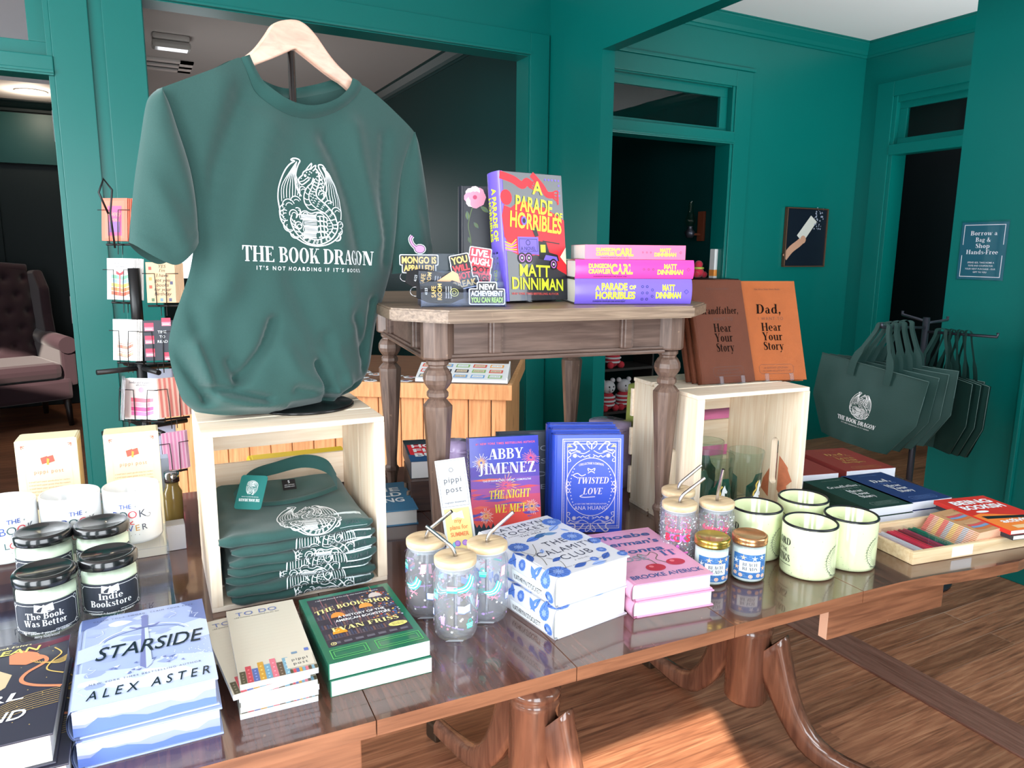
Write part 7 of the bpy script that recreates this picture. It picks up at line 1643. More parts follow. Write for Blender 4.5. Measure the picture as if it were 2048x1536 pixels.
# ================================================================== PINT GLASSES IN THE RIGHT CRATE
PGL = glass('pint_glass', (244, 250, 248), ior=1.5); PGR = mat('green_glass_print', (26, 74, 62), rough=0.35); YMA = ink(216, 186, 90)
def art_horse():
    a = Art()
    for x0 in (0.0, .12):
        a.poly([(x0-.030, .012), (x0+.030, .012), (x0+.030, .075), (x0+.018, .085), (x0+.012, .102), (x0-.012, .102), (x0-.018, .085), (x0-.030, .075)], PGR, 1)
        h = [(x0-.022, .02), (x0-.014, .034), (x0-.012, .05), (x0-.004, .062), (x0-.002, .078), (x0+.003, .088), (x0+.006, .080), (x0+.012, .072), (x0+.010, .068), (x0+.005, .070), (x0+.006, .060), (x0+.014, .056), (x0+.020, .050), (x0+.018, .046), (x0+.011, .050), (x0+.006, .050), (x0+.012, .042), (x0+.009, .038), (x0+.004, .044), (x0-.002, .040), (x0+.000, .03), (x0-.004, .018), (x0-.008, .018), (x0-.007, .03), (x0-.012, .024)]
        a.poly(h, WHITE, 3); a.line([(x0-.002, .086), (x0-.008, .078), (x0-.006, .068), (x0-.012, .06), (x0-.012, .052)], .004, YMA, 4, 4); a.line([(x0-.02, .024), (x0-.026, .03), (x0-.026, .018)], .004, YMA, 4, 4)
    return a
for x, y, lb, da in ((1.209, 1.168, 'clear pint glass printed green with a white horse, standing at right in the crate', 1.0), (1.121, 1.170, 'clear pint glass printed green with a white horse, at left in the crate', 0.55), (1.188, 1.272, 'clear pint glass printed green with a white horse, at the back of the crate', -0.2)):
    o = thing('pint_glass', lb, 'glass', (x, y, TZ+0.0095), 0, 'pint glasses with green prints')
    m = MB(PGL); m.lathe([(0, 0.0004), (0.027, 0.0004), (0.029, 0.002), (0.0395, 0.146), (0.0385, 0.149), (0.0372, 0.148), (0.0275, 0.014), (0, 0.012)], PGL, 56)
    art_horse().put(m, lambda a, b, oo: ((0.029+0.0105*b/0.146+0.0004+oo)*cos(facing((x, y))+da+a/0.034), (0.029+0.0105*b/0.146+0.0004+oo)*sin(facing((x, y))+da+a/0.034), b)); m.build('glass', o, fixn=False)
# ================================================================== TRAY WITH STATIONERY (right end of the table)
TRM = wood('tray_pine', (216, 184, 140), (238, 214, 176), axis=0, stretch=14, scale=8, rough=0.55, bump=0.08)
TR = radians(-8.6); TP = Vector((1.310, 0.823, TZ))
tray = thing('wooden_tray', 'shallow pale pine tray of pencil packs at the right end of the big table', 'tray', TP, TR)
TW, TD, THH = 0.37, 0.150, 0.026
m = MB(TRM); m.box(0.008, TW-0.008, 0.008, TD-0.008, 0.001, 0.005, TRM); m.build('bottom', tray)
for x0, x1, y0, y1 in ((0, TW, 0, 0.009), (0, TW, TD-0.009, TD), (0, 0.009, 0.009, TD-0.009), (TW-0.009, TW, 0.009, TD-0.009)):
    m = MB(TRM); m.box(x0, x1, y0, y1, 0.0005, THH, TRM, 0.0012); m.build('side_wall', tray)
m = MB(mat('clear_tape', (226, 226, 222), rough=0.25, coat=0.5)); m.box(0.10, 0.155, -0.0004, 0.0, 0.004, 0.024, MATS['clear_tape']); m.build('tape_strip', tray)
def in_tray(x, y, z, rot, tilt=0.0):
    return Matrix.Translation(TP) @ Matrix.Rotation(TR, 4, 'Z') @ Matrix.Translation((x, y, z)) @ Matrix.Rotation(rot, 4, 'Z') @ Matrix.Rotation(tilt, 4, 'X')
CEL = glass('cellophane', (250, 250, 252), ior=1.35)
def pencil_pack(label, x, y, z, rot, cols, paper, w=0.026, txt=None, tilt=0.0):
    o = thing('pencil_pack', label, 'stationery', M=in_tray(x, y, z, rot, tilt), group='pencil and pen packs in the tray')
    m = MB(paper); m.box(-w/2, w/2, 0, 0.128, 0, 0.0012, paper)
    if txt:
        a = Art(); a.text(txt, 0.045, 0, 0.006, WHITE, shear=.2); a.put(m, lambda p, q, oo: (-q-0.004, p+0.01, 0.0012+oo))
    m.build('card', o, fixn=False)
    n = len(cols)
    for k, c in enumerate(cols):
        m = MB(ink(*c)); xx = (k-(n-1)/2)*w/n; m.tube([(xx, 0.008, 0.005), (xx, 0.12, 0.005)], 0.0034, ink(*c), 6, smooth=False); m.build('pencil', o)
    m = MB(CEL); m.box(-w/2-0.001, w/2+0.001, -0.004, 0.131, 0.0, 0.0102, CEL); m.build('sleeve', o)
WC = ink(232, 232, 236); MAR = ink(150, 30, 60); CRM = ink(214, 24, 70)
pencil_pack('salmon pink pencil pack at the left edge of the pine tray', 0.026, 0.012, 0.0056, 0.03, [(240, 110, 112), (226, 84, 96)], ink(236, 120, 120))
pencil_pack('white pen pack with a blue clip beside the salmon pencil pack', 0.052, 0.011, 0.0056, 0.02, [(238, 238, 242), (226, 226, 236)], WC)
pencil_pack('crimson pencil pack, reddest in the pine tray', 0.080, 0.010, 0.0056, 0.0, [(226, 26, 74), (236, 40, 84), (206, 20, 62)], CRM)
pencil_pack('maroon pen pack with pale lettering in the middle of the tray', 0.110, 0.011, 0.0056, 0.0, [(150, 30, 60), (170, 50, 84)], MAR, txt='not a page turner')
pencil_pack('dark green pen pack beside the striped note cards', 0.137, 0.011, 0.0056, 0.0, [(24, 110, 84), (30, 126, 96)], ink(30, 100, 80))
KR = mat('kraft_card', (186, 142, 100), rough=0.6)
def art_kraft():
    a = Art()
    for y0 in (.012, .062):
        for k, c in enumerate(((200, 110, 60), (120, 150, 190), (206, 80, 84), (196, 150, 110))): a.line([(.012, y0+.006+.009*k), (.03, y0+.003+.009*k), (.055, y0+.006+.009*k)], .008, ink(*c), 2+k % 2, 4)
    a.text('YAY', .06, .1, .007, ink(60, 50, 44), rot=-.5); return a
stp = [ink(246, 190, 160), ink(236, 120, 130), ink(190, 206, 226), ink(240, 200, 190), ink(250, 220, 150)]
ncard = 11; cards = []
for k in range(ncard):
    M = in_tray(0.163+0.0022*k, 0.012, 0.0058+0.0034*k*0.9, 0.0, 0.0) @ Matrix.Rotation(radians(-4), 4, 'Y')
    if k in (0, ncard-1) or True:
        if k == 0 or k == ncard-1:
            o = thing('note_card', 'kraft note card with rainbow book stacks, topmost of its pile in the tray' if k else 'striped-edged note card inside the pile in the tray', 'card', M=M, group='striped note cards piled in the tray')
            m = MB(KR); m.box(0, 0.075, 0, 0.118, 0.0028, 0.0031, KR)
            if k: art_kraft().put(m, lambda a, b, oo: (a, b, 0.0031+oo))
            m.build('front', o, fixn=False)
            m = MB(WHITE)
            for q in range(10): m.box(0.0002, 0.0748, 0.0118*q, 0.0118*(q+1), 0.0, 0.0028, stp[(q*3+q//2) % 5])
            m.build('striped_edge', o); cards.append(o)
        else:
            dup(cards[0], M=M, label='striped-edged note card inside the pile in the tray')
REDC = mat('red_activity_cover', (206, 44, 34), rough=0.4)
def art_act(w, h):
    a = Art(); og = ink(240, 130, 50)
    a.poly([(0, 0), (w, 0), (w, .3*h), (.6*w, .4*h), (.2*w, .5*h), (0, .46*h)], og); a.text('BEING', .5*w, .78*h, .12*h, WHITE, fat=.05, fit=.76*w); a.text('BOOKISH', .5*w, .62*h, .12*h, WHITE, fat=.05, fit=.8*w)
    a.disc(.3*w, .54*h, .12*w, WHITE, 3, ry=.03*h); a.poly([(.1*w, .42*h), (.9*w, .34*h), (.9*w, .27*h), (.1*w, .34*h)], BLACK, 3); a.text('activity', .5*w, .2*h, .1*h, WHITE, fat=.04, fit=.6*w); a.rect(.2*w, .04*h, .8*w, .12*h, ink(240, 200, 150), 3); return a
pa = onz(1992, 1033, TZ+0.036)
MA = Matrix.Translation((pa.x, pa.y, TZ+0.0275)) @ Matrix.Rotation(radians(-12), 4, 'Z') @ Matrix.Translation((-0.072, -0.095, 0))
book('activity_book', 'red and orange activity book at the right frame edge, resting on the tray', Mz(MA, 0.010), 0.14, 0.19, 0.009, REDC, art_act, hard=False, group='activity books')
book('activity_book', 'dark-edged activity book under the red and orange one', Mz(MA, 0.0, 0.003, -0.004), 0.14, 0.19, 0.0092, BLKC, None, hard=False, group='activity books')

# ================================================================== BOOKMARK, ACRYLIC STICKER STAND
BMK = mat('bookmark_sleeve', (196, 198, 202), rough=0.2, coat=0.5); BMY = mat('yellow_bookmark', (226, 204, 130), rough=0.4)
Mbm = stand_m((0.490, 1.170, TZ+0.001), radians(-30), radians(10), 0.004) @ Matrix.Rotation(radians(9), 4, 'Z')
o = thing('bookmark', 'packaged yellow summer bookmark leaning by the small table leg behind the tumblers', 'bookmark', M=Mbm)
m = MB(BMK); m.box(0, 0.056, 0, 0.215, 0, 0.003, BMK, 0.0005)
a = Art(); a.frame(.003, .128, .053, .212, .0006, ink(120, 120, 126), 2); a.text('pippi', .028, .172, .011, ink(70, 72, 80), track=1.15); a.text('post', .028, .154, .011, ink(70, 72, 80), track=1.15); a.ring(.028, .195, .004, .0008, ink(70, 72, 80), 2); a.text('magnetic bookmark', .028, .134, .0035, ink(90, 90, 96), fit=.04)
a.put(m, lambda x, y, oo: (x, y, 0.003+oo)); m.build('sleeve', o, fixn=False)
m = MB(BMY); m.box(0.005, 0.051, 0.004, 0.124, 0.0031, 0.0046, BMY)
a = Art(); a.poly([(.018, .104), (.028, .108), (.040, .104), (.038, .119), (.028, .116), (.018, .119)], WHITE, 2)
for s, y, c in (('my', .098, (222, 130, 70)), ('plans for', .086, (222, 130, 70)), ('SUMMER', .073, (226, 120, 70)), ('READ IT', .034, (170, 130, 120)), ('READ IT', .024, (190, 160, 60)), ('READ IT', .014, (170, 130, 120))): a.text(s, .028, y, .008, ink(*c), fat=.02, fit=.034 if len(s) > 2 else .014)
for x in (.022, .036): a.ring(x, .060, .0055, .0018, ink(140, 100, 190), 2, n=14); a.disc(x, .060, .004, ink(176, 130, 200), 3)
a.poly([(.012, .06), (.016, .064), (.018, .056), (.014, .05)], ink(120, 190, 200), 2)
a.put(m, lambda x, y, oo: (x, y, 0.0046+oo)); m.build('bookmark_card', o, fixn=False)

# sticker stand on the small table: stepped clear tray
q0 = depth_pt(842, 608, 1.315, EZ); q1 = depth_pt(1013, 607, 1.345, EZ)
qr = atan2((q1-q0).y, (q1-q0).x); QW = (q1-q0).length
ss = thing('sticker_stand', 'clear stepped acrylic stand of stickers and keychains on the small table', 'display stand', q0, qr)
for k in range(3):
    y0, z0 = 0.028*k, 0.018*k
    m = MB(ACR); m.box(0, QW, y0, y0+0.0025, 0.0005, z0+0.028, ACR, 0.0006); m.build('pocket_front', ss)
    m = MB(ACR); m.box(0, QW, y0+0.0025, y0+0.028, z0+0.002, z0+0.0045, ACR); m.build('pocket_floor', ss)
m = MB(ACR); m.box(0, QW, 0.084, 0.087, 0.0005, 0.096, ACR, 0.0006); m.build('back_panel', ss)
for x in (0.0, QW-0.0025):
    m = MB(ACR); m.prism([(0.0026, 0.0006), (0.0838, 0.0006), (0.0838, 0.09), (0.058, 0.06), (0.031, 0.044), (0.0026, 0.026)], lambda a, b, t: (x+t, a, b), 0.0025, ACR); m.build('side_panel', ss)
STW = mat('sticker_white', (238, 240, 244), rough=0.4); STB = mat('sticker_black', (34, 34, 40), rough=0.4)
def sticker(label, px, py, d, w, rows, lean=12, roll=0.0, fill=None, extra=None, back=None):
    """die-cut word sticker: rows of (text, height, colour); outline follows the rows"""
    p = Vector(CPOS+ray(px, py)*d); M = stand_m(p, qr+radians(-4), radians(lean), 0.0008) @ Matrix.Rotation(roll, 4, 'Z')
    o = thing('sticker', label, 'sticker', M=M, group='word stickers on the small table')
    m = MB(STW); y = sum(r[1]*1.25 for r in rows)/2; a = Art(); bg = fill or STB
    for s, h, c, f in rows:
        y -= h*1.25; f = f*w
        for g_, mm, ly in ((.0042, STW, 1), (.0026, bg, 2)):
            a.poly([(px_, y+h*.5+py_) for px_, py_ in rrect(f/2+g_, h*.5+g_, .003)], mm, ly)
        a.text(s, 0, y, h, c, fat=.05, fit=f, layer=4)
    if extra: extra(a)
    a.put(m, lambda x, yy, oo: (x, yy, oo*1.5)); a.put(m, lambda x, yy, oo: (x, yy, -0.0006), clip=None) if back else None
    m.build('print', o, fixn=False); return o
OR_ = ink(244, 196, 110); RDI = ink(232, 66, 74); GRN = ink(170, 214, 90)
def pink_shape(a):
    pk = ink(206, 134, 206)
    for mm, g_, ly in ((STW, .0026, 1), (STB, .0014, 2), (pk, 0, 3)):
        a.line([(-.012, .052), (-.0155, .046), (-.012, .036), (-.003, .028), (.004, .026)], .0034+2*g_, mm, ly, 5)
        a.disc(.002, .027, .009+g_, mm, ly, ry=.007+g_)
sticker('sticker reading MONGO IS APPALLED! with a pink shape above it, at left of the stand', 838, 526, 1.405, 0.066, [('MONGO IS', .013, OR_, 1.0), ('APPALLED!', .012, OR_, .86)], extra=pink_shape)
sticker('red sticker reading LIVE LAUGH LOOT at the back of the stand', 958, 528, 1.405, 0.05, [('LIVE.', .013, WHITE, .7), ('LAUGH.', .013, WHITE, .85), ('LOOT', .012, STB, .8), ('THINGS', .012, STB, .9)], fill=ink(226, 60, 76), roll=radians(-8))
sticker('sticker reading YOU WILL NOT BREAK, tilted, in the middle of the stand', 924, 541, 1.385, 0.048, [('YOU', .013, OR_, .62), ('WILL', .012, RDI, .66), ('NOT', .012, RDI, .6), ('BREAK', .012, OR_, .95)], roll=radians(12))
sticker('sticker reading NEW ACHIEVEMENT YOU CAN READ! at the front of the stand', 974, 585, 1.343, 0.058, [('NEW', .010, WHITE, .5), ('ACHIEVEMENT', .0095, WHITE, 1.0), ('YOU CAN READ!', .0095, GRN, 1.0)])
KEYM = mat('key_tag_black', (26, 28, 32), rough=0.3, coat=0.3); TANK = mat('tan_leatherette', (224, 172, 134), rough=0.5)
def key_tag(label, px, py, d, roll, tan=False):
    p = Vector(CPOS+ray(px, py)*d); M = stand_m(p, qr, radians(25), 0.001) @ Matrix.Rotation(roll, 4, 'Z')
    o = thing('keychain', label, 'keychain', M=M, group='hotel style keychains on the sticker stand')
    m = MB(KEYM); hx_, hy_ = .021, .043
    m.prism([(hx_*.55, hy_), (hx_, hy_*.45), (hx_, -hy_*.45), (hx_*.45, -hy_), (-hx_*.45, -hy_), (-hx_, -hy_*.45), (-hx_, hy_*.45), (-hx_*.55, hy_)], lambda a, b, t: (a, b, t), 0.003, KEYM)
    a = Art(); a.text('SAFE', 0, .008, .008, OR_, fat=.02); a.text('ROOM', 0, -.003, .008, OR_, fat=.02); a.text('4123', 0, .023, .005, WHITE); a.ring(0, -.026, .008, .0012, ink(196, 196, 120), 2); a.ring(0, -.026, .004, .001, ink(196, 196, 120), 2)
    for k in range(3): a.text('borant crawler', 0, -.012-.0045*k, .0028, WHITE, fit=.024)
    a.put(m, lambda x, y, oo: (x, y, 0.003+oo)); m.build('tag', o, fixn=False)
    m = MB(STEEL); m.tube([(.009*cos(t*pi/8), hy_+.002+.009*sin(t*pi/8), .0015) for t in range(17)], .0007, STEEL, 6, cap=False); m.build('ring', o)
key_tag('black SAFE ROOM keychain lying at the front of the sticker stand', 880, 585, 1.345, radians(88))
key_tag('black keychain behind the front one, with a folded tan tag', 858, 562, 1.375, radians(80))
pt_ = Vector(CPOS+ray(893, 556)*1.362); o = thing('leather_tag', 'folded tan leatherette tag between the two keychains', 'tag', M=stand_m(pt_, qr, radians(20), 0.002))
m = MB(TANK); m.prism([(-.024, -.010), (.012, .014), (.022, .008), (.026, -.010), (.01, -.004), (0, -.012)], lambda a, b, t: (a, b, t), 0.0018, TANK); m.build('body', o)
WCRT = mat('white_bracket', (222, 224, 228), rough=0.4)

# ================================================================== ODDS AND ENDS BEHIND THE DISPLAY
DKBOX = wood('dark_box_wood', (52, 34, 28), (78, 52, 42), axis=0, rough=0.4)
pb = onz(846, 985, TZ+0.10)
o = thing('wooden_riser_box', 'dark wooden box with a rope handle under the red and white book', 'box', (0.572, 1.52, TZ), radians(-14))
m = MB(DKBOX); m.box(-0.03, 0.20, 0, 0.17, 0.0005, 0.075, DKBOX, 0.002); m.build('box_body', o)
m = MB(mat('rope', (120, 104, 92), rough=0.9)); m.tube([(-0.034, .05+.02*cos(pi*k/8)*1.6, 0.045-.028*sin(pi*k/8)) for k in range(9)], .004, MATS['rope'], 8); m.build('rope_handle', o)
def art_redw(w, h):
    a = Art(); a.rect(.04*w, .1*h, .96*w, .75*h, RED); a.poly([(0, 0), (.5*w, 0), (.3*w, .25*h), (0, .3*h)], ink(40, 90, 140), 2); a.poly([(.6*w, 0), (w, 0), (w, .3*h)], ink(230, 180, 60), 2)
    for s, y in (('HOME', .6), ('FIRES', .4), ('BURN', .2)): a.text(s, .5*w, y*h, .15*h, WHITE, fat=.04, fit=.8*w, layer=4)
    return a
Mr = Matrix.Translation((0.548, 1.54, TZ+0.0755)) @ Matrix.Rotation(radians(-14), 4, 'Z') @ Matrix.Translation((0.0, 0.0, 0)) 
book('paperback_book', 'red and white paperback on the dark box behind the small table leg', Mr, 0.135, 0.20, 0.04, mat('dark_teal_cover', (46, 62, 74), rough=0.4), art_redw, hard=False)
def art_blue(w, h):
    a = Art()
    for s, y in (('THE', .66), ('WILD', .48), ('THING', .28)): a.text(s, .5*w, y*h, .14*h, WHITE, fat=.03, fit=.7*w)
    return a
Mb = Matrix.Translation((0.40, 1.475, TZ)) @ Matrix.Rotation(radians(-10), 4, 'Z')
book('blue_book', 'steel blue hardcover lying behind the left crate, beside the dark box', Mb, 0.135, 0.20, 0.035, mat('steel_blue_cover', (60, 120, 156), rough=0.35), art_blue)
YB = mat('yellow_cover', (232, 196, 40), rough=0.4)
Mb = stand_m((0.215, 1.59, TZ+0.03), radians(-4), radians(4), 0.02)
o = thing('wooden_block', 'dark plinth block behind the left crate carrying books', 'stand', (0.30, 1.63, TZ), 0)
m = MB(DKBOX); m.box(-0.14, 0.14, -0.06, 0.08, 0.0005, 0.0985, DKBOX, 0.003); m.build('body', o)
book('yellow_book', 'yellow and blue book glimpsed through the slats of the left crate', Matrix.Translation((0.215, 1.585, TZ+0.099)) @ Matrix.Rotation(radians(-2), 4, 'Z'), 0.21, 0.12, 0.03, YB, None, hard=True, pages=mat('blue_edge', (60, 130, 200), rough=0.4))
PKB = mat('pink_fabric', (226, 120, 160), rough=0.7); GNB = mat('olive_fabric', (150, 160, 80), rough=0.7)
def pouch(label, x, y, w, d, h, mm, rot=0.0):
    o = thing('fabric_pouch', label, 'pouch', (x, y, TZ), rot)
    m = MB(mm); m.grid(lambda u, v: ((w/2)*math.copysign(abs(cos(2*pi*u))**0.6, cos(2*pi*u))*(0.93+0.07*sin(pi*v))*(1 if v < 1 else 0), (d/2)*math.copysign(abs(sin(2*pi*u))**0.6, sin(2*pi*u))*(0.9+0.1*sin(pi*v))*(1 if v < 1 else 0), 0.0006+h*min(1, v*1.08)+0.004*noise.noise((u*6, v*6, x))*v), 32, 12, mm, True)
    m.build('body', o)
    m = MB(mm); m.tube([(w/2*cos(2*pi*k/24)*.98, d/2*sin(2*pi*k/24)*.98, h*.9) for k in range(25)], .004, mm, 6); m.build('rolled_rim', o)
pouch('pink fabric pouch behind the right crate, seen beside and through its slats', 1.395, 1.455, 0.27, 0.10, 0.17, PKB, radians(-5))
pouch('olive fabric pouch behind the right crate, left of the pink one', 1.20, 1.52, 0.10, 0.08, 0.25, GNB, radians(-5))
LILM = mat('lilac_wrap', (186, 164, 206), rough=0.3, coat=0.4); 
pouch('lilac wrapped bundle behind the firework novel', 0.64, 1.47, 0.06, 0.07, 0.17, LILM)
pouch('lilac and white wrapped bundle behind the blue ornamented hardcovers', 1.07, 1.50, 0.10, 0.1, 0.17, mat('mauve_wrap', (160, 140, 170), rough=0.25, coat=0.5, noise_amt=0.5, noise_scale=40))
# small jar and boxes beside the cartons
o = thing('glass_bottle', 'small amber bottle with a silver cap behind the cream carton', 'bottle', (0.055, 1.60, TZ))
AMB = mat('amber_bottle', (150, 126, 70), rough=0.15, coat=0.5); m = MB(AMB); m.lathe([(0, 0.0005), (0.018, 0.0005), (0.018, 0.10), (0.012, 0.112), (0.012, 0.12), (0, 0.12)], AMB, 28); m.build('bottle', o)
m = MB(STEEL); m.lathe([(0.013, 0.121), (0.0145, 0.121), (0.0145, 0.142), (0, 0.143)], STEEL, 28); m.build('cap', o)
for k, (x, y, h, lb) in enumerate(((0.052, 1.545, 0.05, 'small white carton standing beside the cream carton, nearer the crate'), (0.035, 1.655, 0.16, 'pale blue carton behind the amber bottle'))):
    o = thing('small_carton', lb, 'box', (x, y, TZ)); mm = WPG if k == 0 else mat('pale_blue_carton', (196, 208, 232), rough=0.5)
    m = MB(mm); m.box(-0.018, 0.018, -0.018, 0.018, 0.0005, h, mm, 0.001); m.build('body', o); m = MB(mm); m.box(-0.0175, 0.0175, -0.0175, 0.0175, h, h+0.0015, mm, 0.0005); m.build('lid', o)
# ================================================================== GREETING CARD SPINNER
WIRE = mat('black_wire', (20, 20, 22), rough=0.4)
SX, SY = 0.026, 2.56
spn = thing('card_spinner', 'black wire spinner rack of greeting cards behind the left crate', 'card rack', (SX, SY, 0), 0)
m = MB(WIRE); m.tube([(0, 0, 0.02), (0, 0, 1.24)], 0.015, WIRE, 16); m.tube([(0, 0, 1.0), (0, 0, 1.24)], 0.017, WIRE, 16); m.build('pole', spn)
m = MB(WIRE); m.lathe([(0, 0.001), (0.2, 0.001), (0.2, 0.012), (0.03, 0.022), (0, 0.022)], WIRE, 40); m.build('base', spn)
m = MB(WIRE); m.M = Matrix.Translation((0.03, -0.018, 0.862)); m.tube([(-0.02, 0.008, 0), (0.012, -0.004, 0)], 0.005, WIRE, 10); m.tube([(0.012, -0.004, 0), (0.026, -0.009, 0)], 0.012, WIRE, 12); m.build('knob', spn)
m = MB(WIRE); m.tube([(-0.055, -0.03, 1.40), (-0.075, -0.04, 1.46), (-0.06, -0.03, 1.50), (-0.04, -0.02, 1.47), (-0.05, -0.028, 1.40), (-0.045, -0.026, 1.3)], 0.003, WIRE, 8); m.build('wire_hook', spn)
for z in (0.74, 0.93):
    m = MB(WIRE)
    for t in (200, 290, 20, 110): m.box(0, 0, 0, 0, 0, 0, WIRE) if False else m.tube([(0, 0, z), (0.13*cos(radians(t)), 0.13*sin(radians(t)), z)], 0.008, WIRE, 8)
    m.build('arm', spn)
def art_cards(kind, w, h):
    a = Art(); P_ = lambda *c: ink(*c)
    if kind == 'book_orange':
        a.rect(.12*w, .06*h, .88*w, .94*h, P_(232, 120, 96)); a.rect(.24*w, .12*h, .78*w, .82*h, P_(190, 80, 130), 2); a.rect(.3*w, .2*h, .72*w, .45*h, P_(130, 90, 150), 3); a.text('Happy', .5*w, .6*h, .1*h, P_(250, 160, 120), shear=.2); a.text('you', .5*w, .46*h, .1*h, P_(250, 160, 120), shear=.2)
    elif kind == 'rainbow':
        for k, c in enumerate(((226, 96, 70), (236, 130, 80), (246, 206, 96), (150, 190, 230), (120, 190, 150))): a.poly([(.16*w, (.12+.1*k)*h), (.62*w, (.08+.1*k)*h), (.86*w, (.14+.1*k)*h), (.86*w, (.22+.1*k)*h), (.62*w, (.17+.1*k)*h), (.16*w, (.21+.1*k)*h)], P_(*c), 2)
        a.poly([(.36*w, .62*h), (.5*w, .58*h), (.64*w, .62*h), (.64*w, .7*h), (.5*w, .64*h), (.36*w, .7*h)], P_(220, 50, 60), 4); a.rect(.48*w, .1*h, .52*w, .6*h, P_(220, 60, 70), 4); a.text('another year of', .5*w, .86*h, .05*h, P_(110, 110, 120), 'serif', shear=.2); a.text('good books', .5*w, .78*h, .05*h, P_(110, 110, 120), 'serif', shear=.2)
    elif kind == 'kraft':
        for s, y in (('YES', .86), ("I'm", .76), ('I have', .64), ('got you', .52), ('books', .4), ('for your', .29), ('Birthday', .18)): a.text(s, .54*w, y*h, .085*h, P_(60, 44, 36), shear=.25)
        for x, y, c in ((.14, .86, (200, 70, 60)), (.86, .5, (80, 80, 110)), (.14, .4, (190, 80, 60)), (.2, .08, (80, 110, 80)), (.5, .08, (110, 140, 160)), (.8, .08, (90, 90, 120)), (.14, .6, (190, 150, 80))): a.rect((x-.05)*w, (y-.05)*h, (x+.05)*w, (y+.03)*h, P_(*c), 2)
    elif kind == 'sketch':
        for k in range(4): a.poly([(.18*w, (.12+.1*k)*h), (.6*w, (.08+.1*k)*h), (.84*w, (.16+.1*k)*h), (.84*w, (.22+.1*k)*h), (.6*w, (.15+.1*k)*h), (.18*w, (.19+.1*k)*h)], P_(*((226, 170, 140), (240, 220, 200), (206, 130, 110), (236, 210, 190))[k]), 2); a.line([(.18*w, (.12+.1*k)*h), (.6*w, (.08+.1*k)*h), (.84*w, (.16+.1*k)*h)], .02*w, P_(180, 110, 96), 3)
    elif kind == 'dark':
        a.rect(0, 0, w, h, P_(40, 44, 56))
        for x, y in ((.05, .74), (.05, .42), (.05, .1), (.66, .86), (.7, .0)): a.rect(x*w, y*h, (x+.32)*w, (y+.2)*h, P_(236, 130, 150), 2); a.rect(x*w, (y+.1)*h, (x+.32)*w, (y+.2)*h, P_(226, 60, 90), 3); a.rect((x+.03)*w, (y+.03)*h, (x+.27)*w, (y+.06)*h, P_(250, 220, 200), 4)
        for s, y in (('TIME', .68), ('TO', .56), ('READ', .44)): a.text(s, .66*w, y*h, .07*h, WHITE, layer=4)
    elif kind == 'pink':
        for k in range(4): a.poly([(.2*w, (.1+.11*k)*h), (.62*w, (.08+.11*k)*h), (.84*w, (.14+.1*k)*h), (.84*w, (.22+.1*k)*h), (.62*w, (.18+.11*k)*h), (.2*w, (.2+.11*k)*h)], P_(*((236, 130, 190), (230, 90, 150), (246, 170, 190), (240, 120, 140))[k]), 2)
        a.disc(.5*w, .72*h, .08*w, P_(246, 170, 190), 2); a.text('books and happiness', .5*w, .88*h, .05*h, P_(110, 110, 120), 'serif', shear=.2); a.text('all in one', .5*w, .82*h, .05*h, P_(110, 110, 120), 'serif', shear=.2)
    elif kind == 'stripe':
        for k in range(6): a.rect((.05+.16*k)*w, 0, (.13+.16*k)*w, h, P_(216, 130, 120) if True else WHITE, 2)
    elif kind == 'stripe_pink':
        for k in range(6): a.rect((.05+.16*k)*w, 0, (.13+.16*k)*w, h, P_(226, 150, 190), 2)
    return a
CARDS = [  # picture centre, width px, height px, kind, base colour, yaw, how many behind, label
    ((229, 439), 58, 84, 'book_orange', (222, 110, 84), 12, 5, 'orange greeting card with a violet door in the top pocket of the spinner', 'orange card stacked behind the top pocket\'s front card'),
    ((240, 558), 60, 82, 'rainbow', (244, 240, 236), 14, 7, 'white greeting card with a rainbow book stack in the spinner', 'cream card stacked behind the rainbow book card'),
    ((322, 565), 52, 80, 'kraft', (226, 186, 144), -14, 7, 'kraft birthday greeting card under the shirt sleeve', 'kraft card stacked behind the birthday card'),
    ((250, 680), 54, 82, 'sketch', (246, 244, 240), 12, 4, 'white greeting card with a sketched pile of books, third pocket down', 'white card stacked behind the sketched book card'),
    ((316, 681), 50, 80, 'dark', (44, 48, 60), -16, 5, 'dark greeting card with pink cakes beside the spinner pole', 'dark card stacked behind the pink cake card'),
    ((283, 798), 72, 82, 'pink', (248, 246, 242), 4, 4, 'white greeting card with pink books in the lowest front pocket', 'white card stacked behind the pink book card'),
    ((243, 795), 26, 80, 'sketch', (226, 226, 236), 62, 3, 'grey greeting card turned sideways, left of the pink book card', 'grey card stacked beside the pink book card'),
    ((347, 794), 44, 78, 'stripe', (236, 196, 180), -38, 4, 'salmon striped greeting card at the shirt hem side of the spinner', 'salmon card stacked behind the striped card'),
    ((320, 780), 44, 84, 'none', (206, 214, 236), -20, 2, 'pale blue greeting card behind the spinner pole', 'pale blue card stacked behind the spinner pole'),
    ((349, 902), 34, 76, 'stripe_pink', (240, 196, 220), -40, 4, 'pink striped greeting card low beside the left crate', 'pink card stacked behind the pink striped card'),
    ((331, 885), 34, 70, 'none', (206, 214, 240), -18, 2, 'pale blue greeting card low beside the cream carton', 'pale blue card stacked low beside the cream carton')]
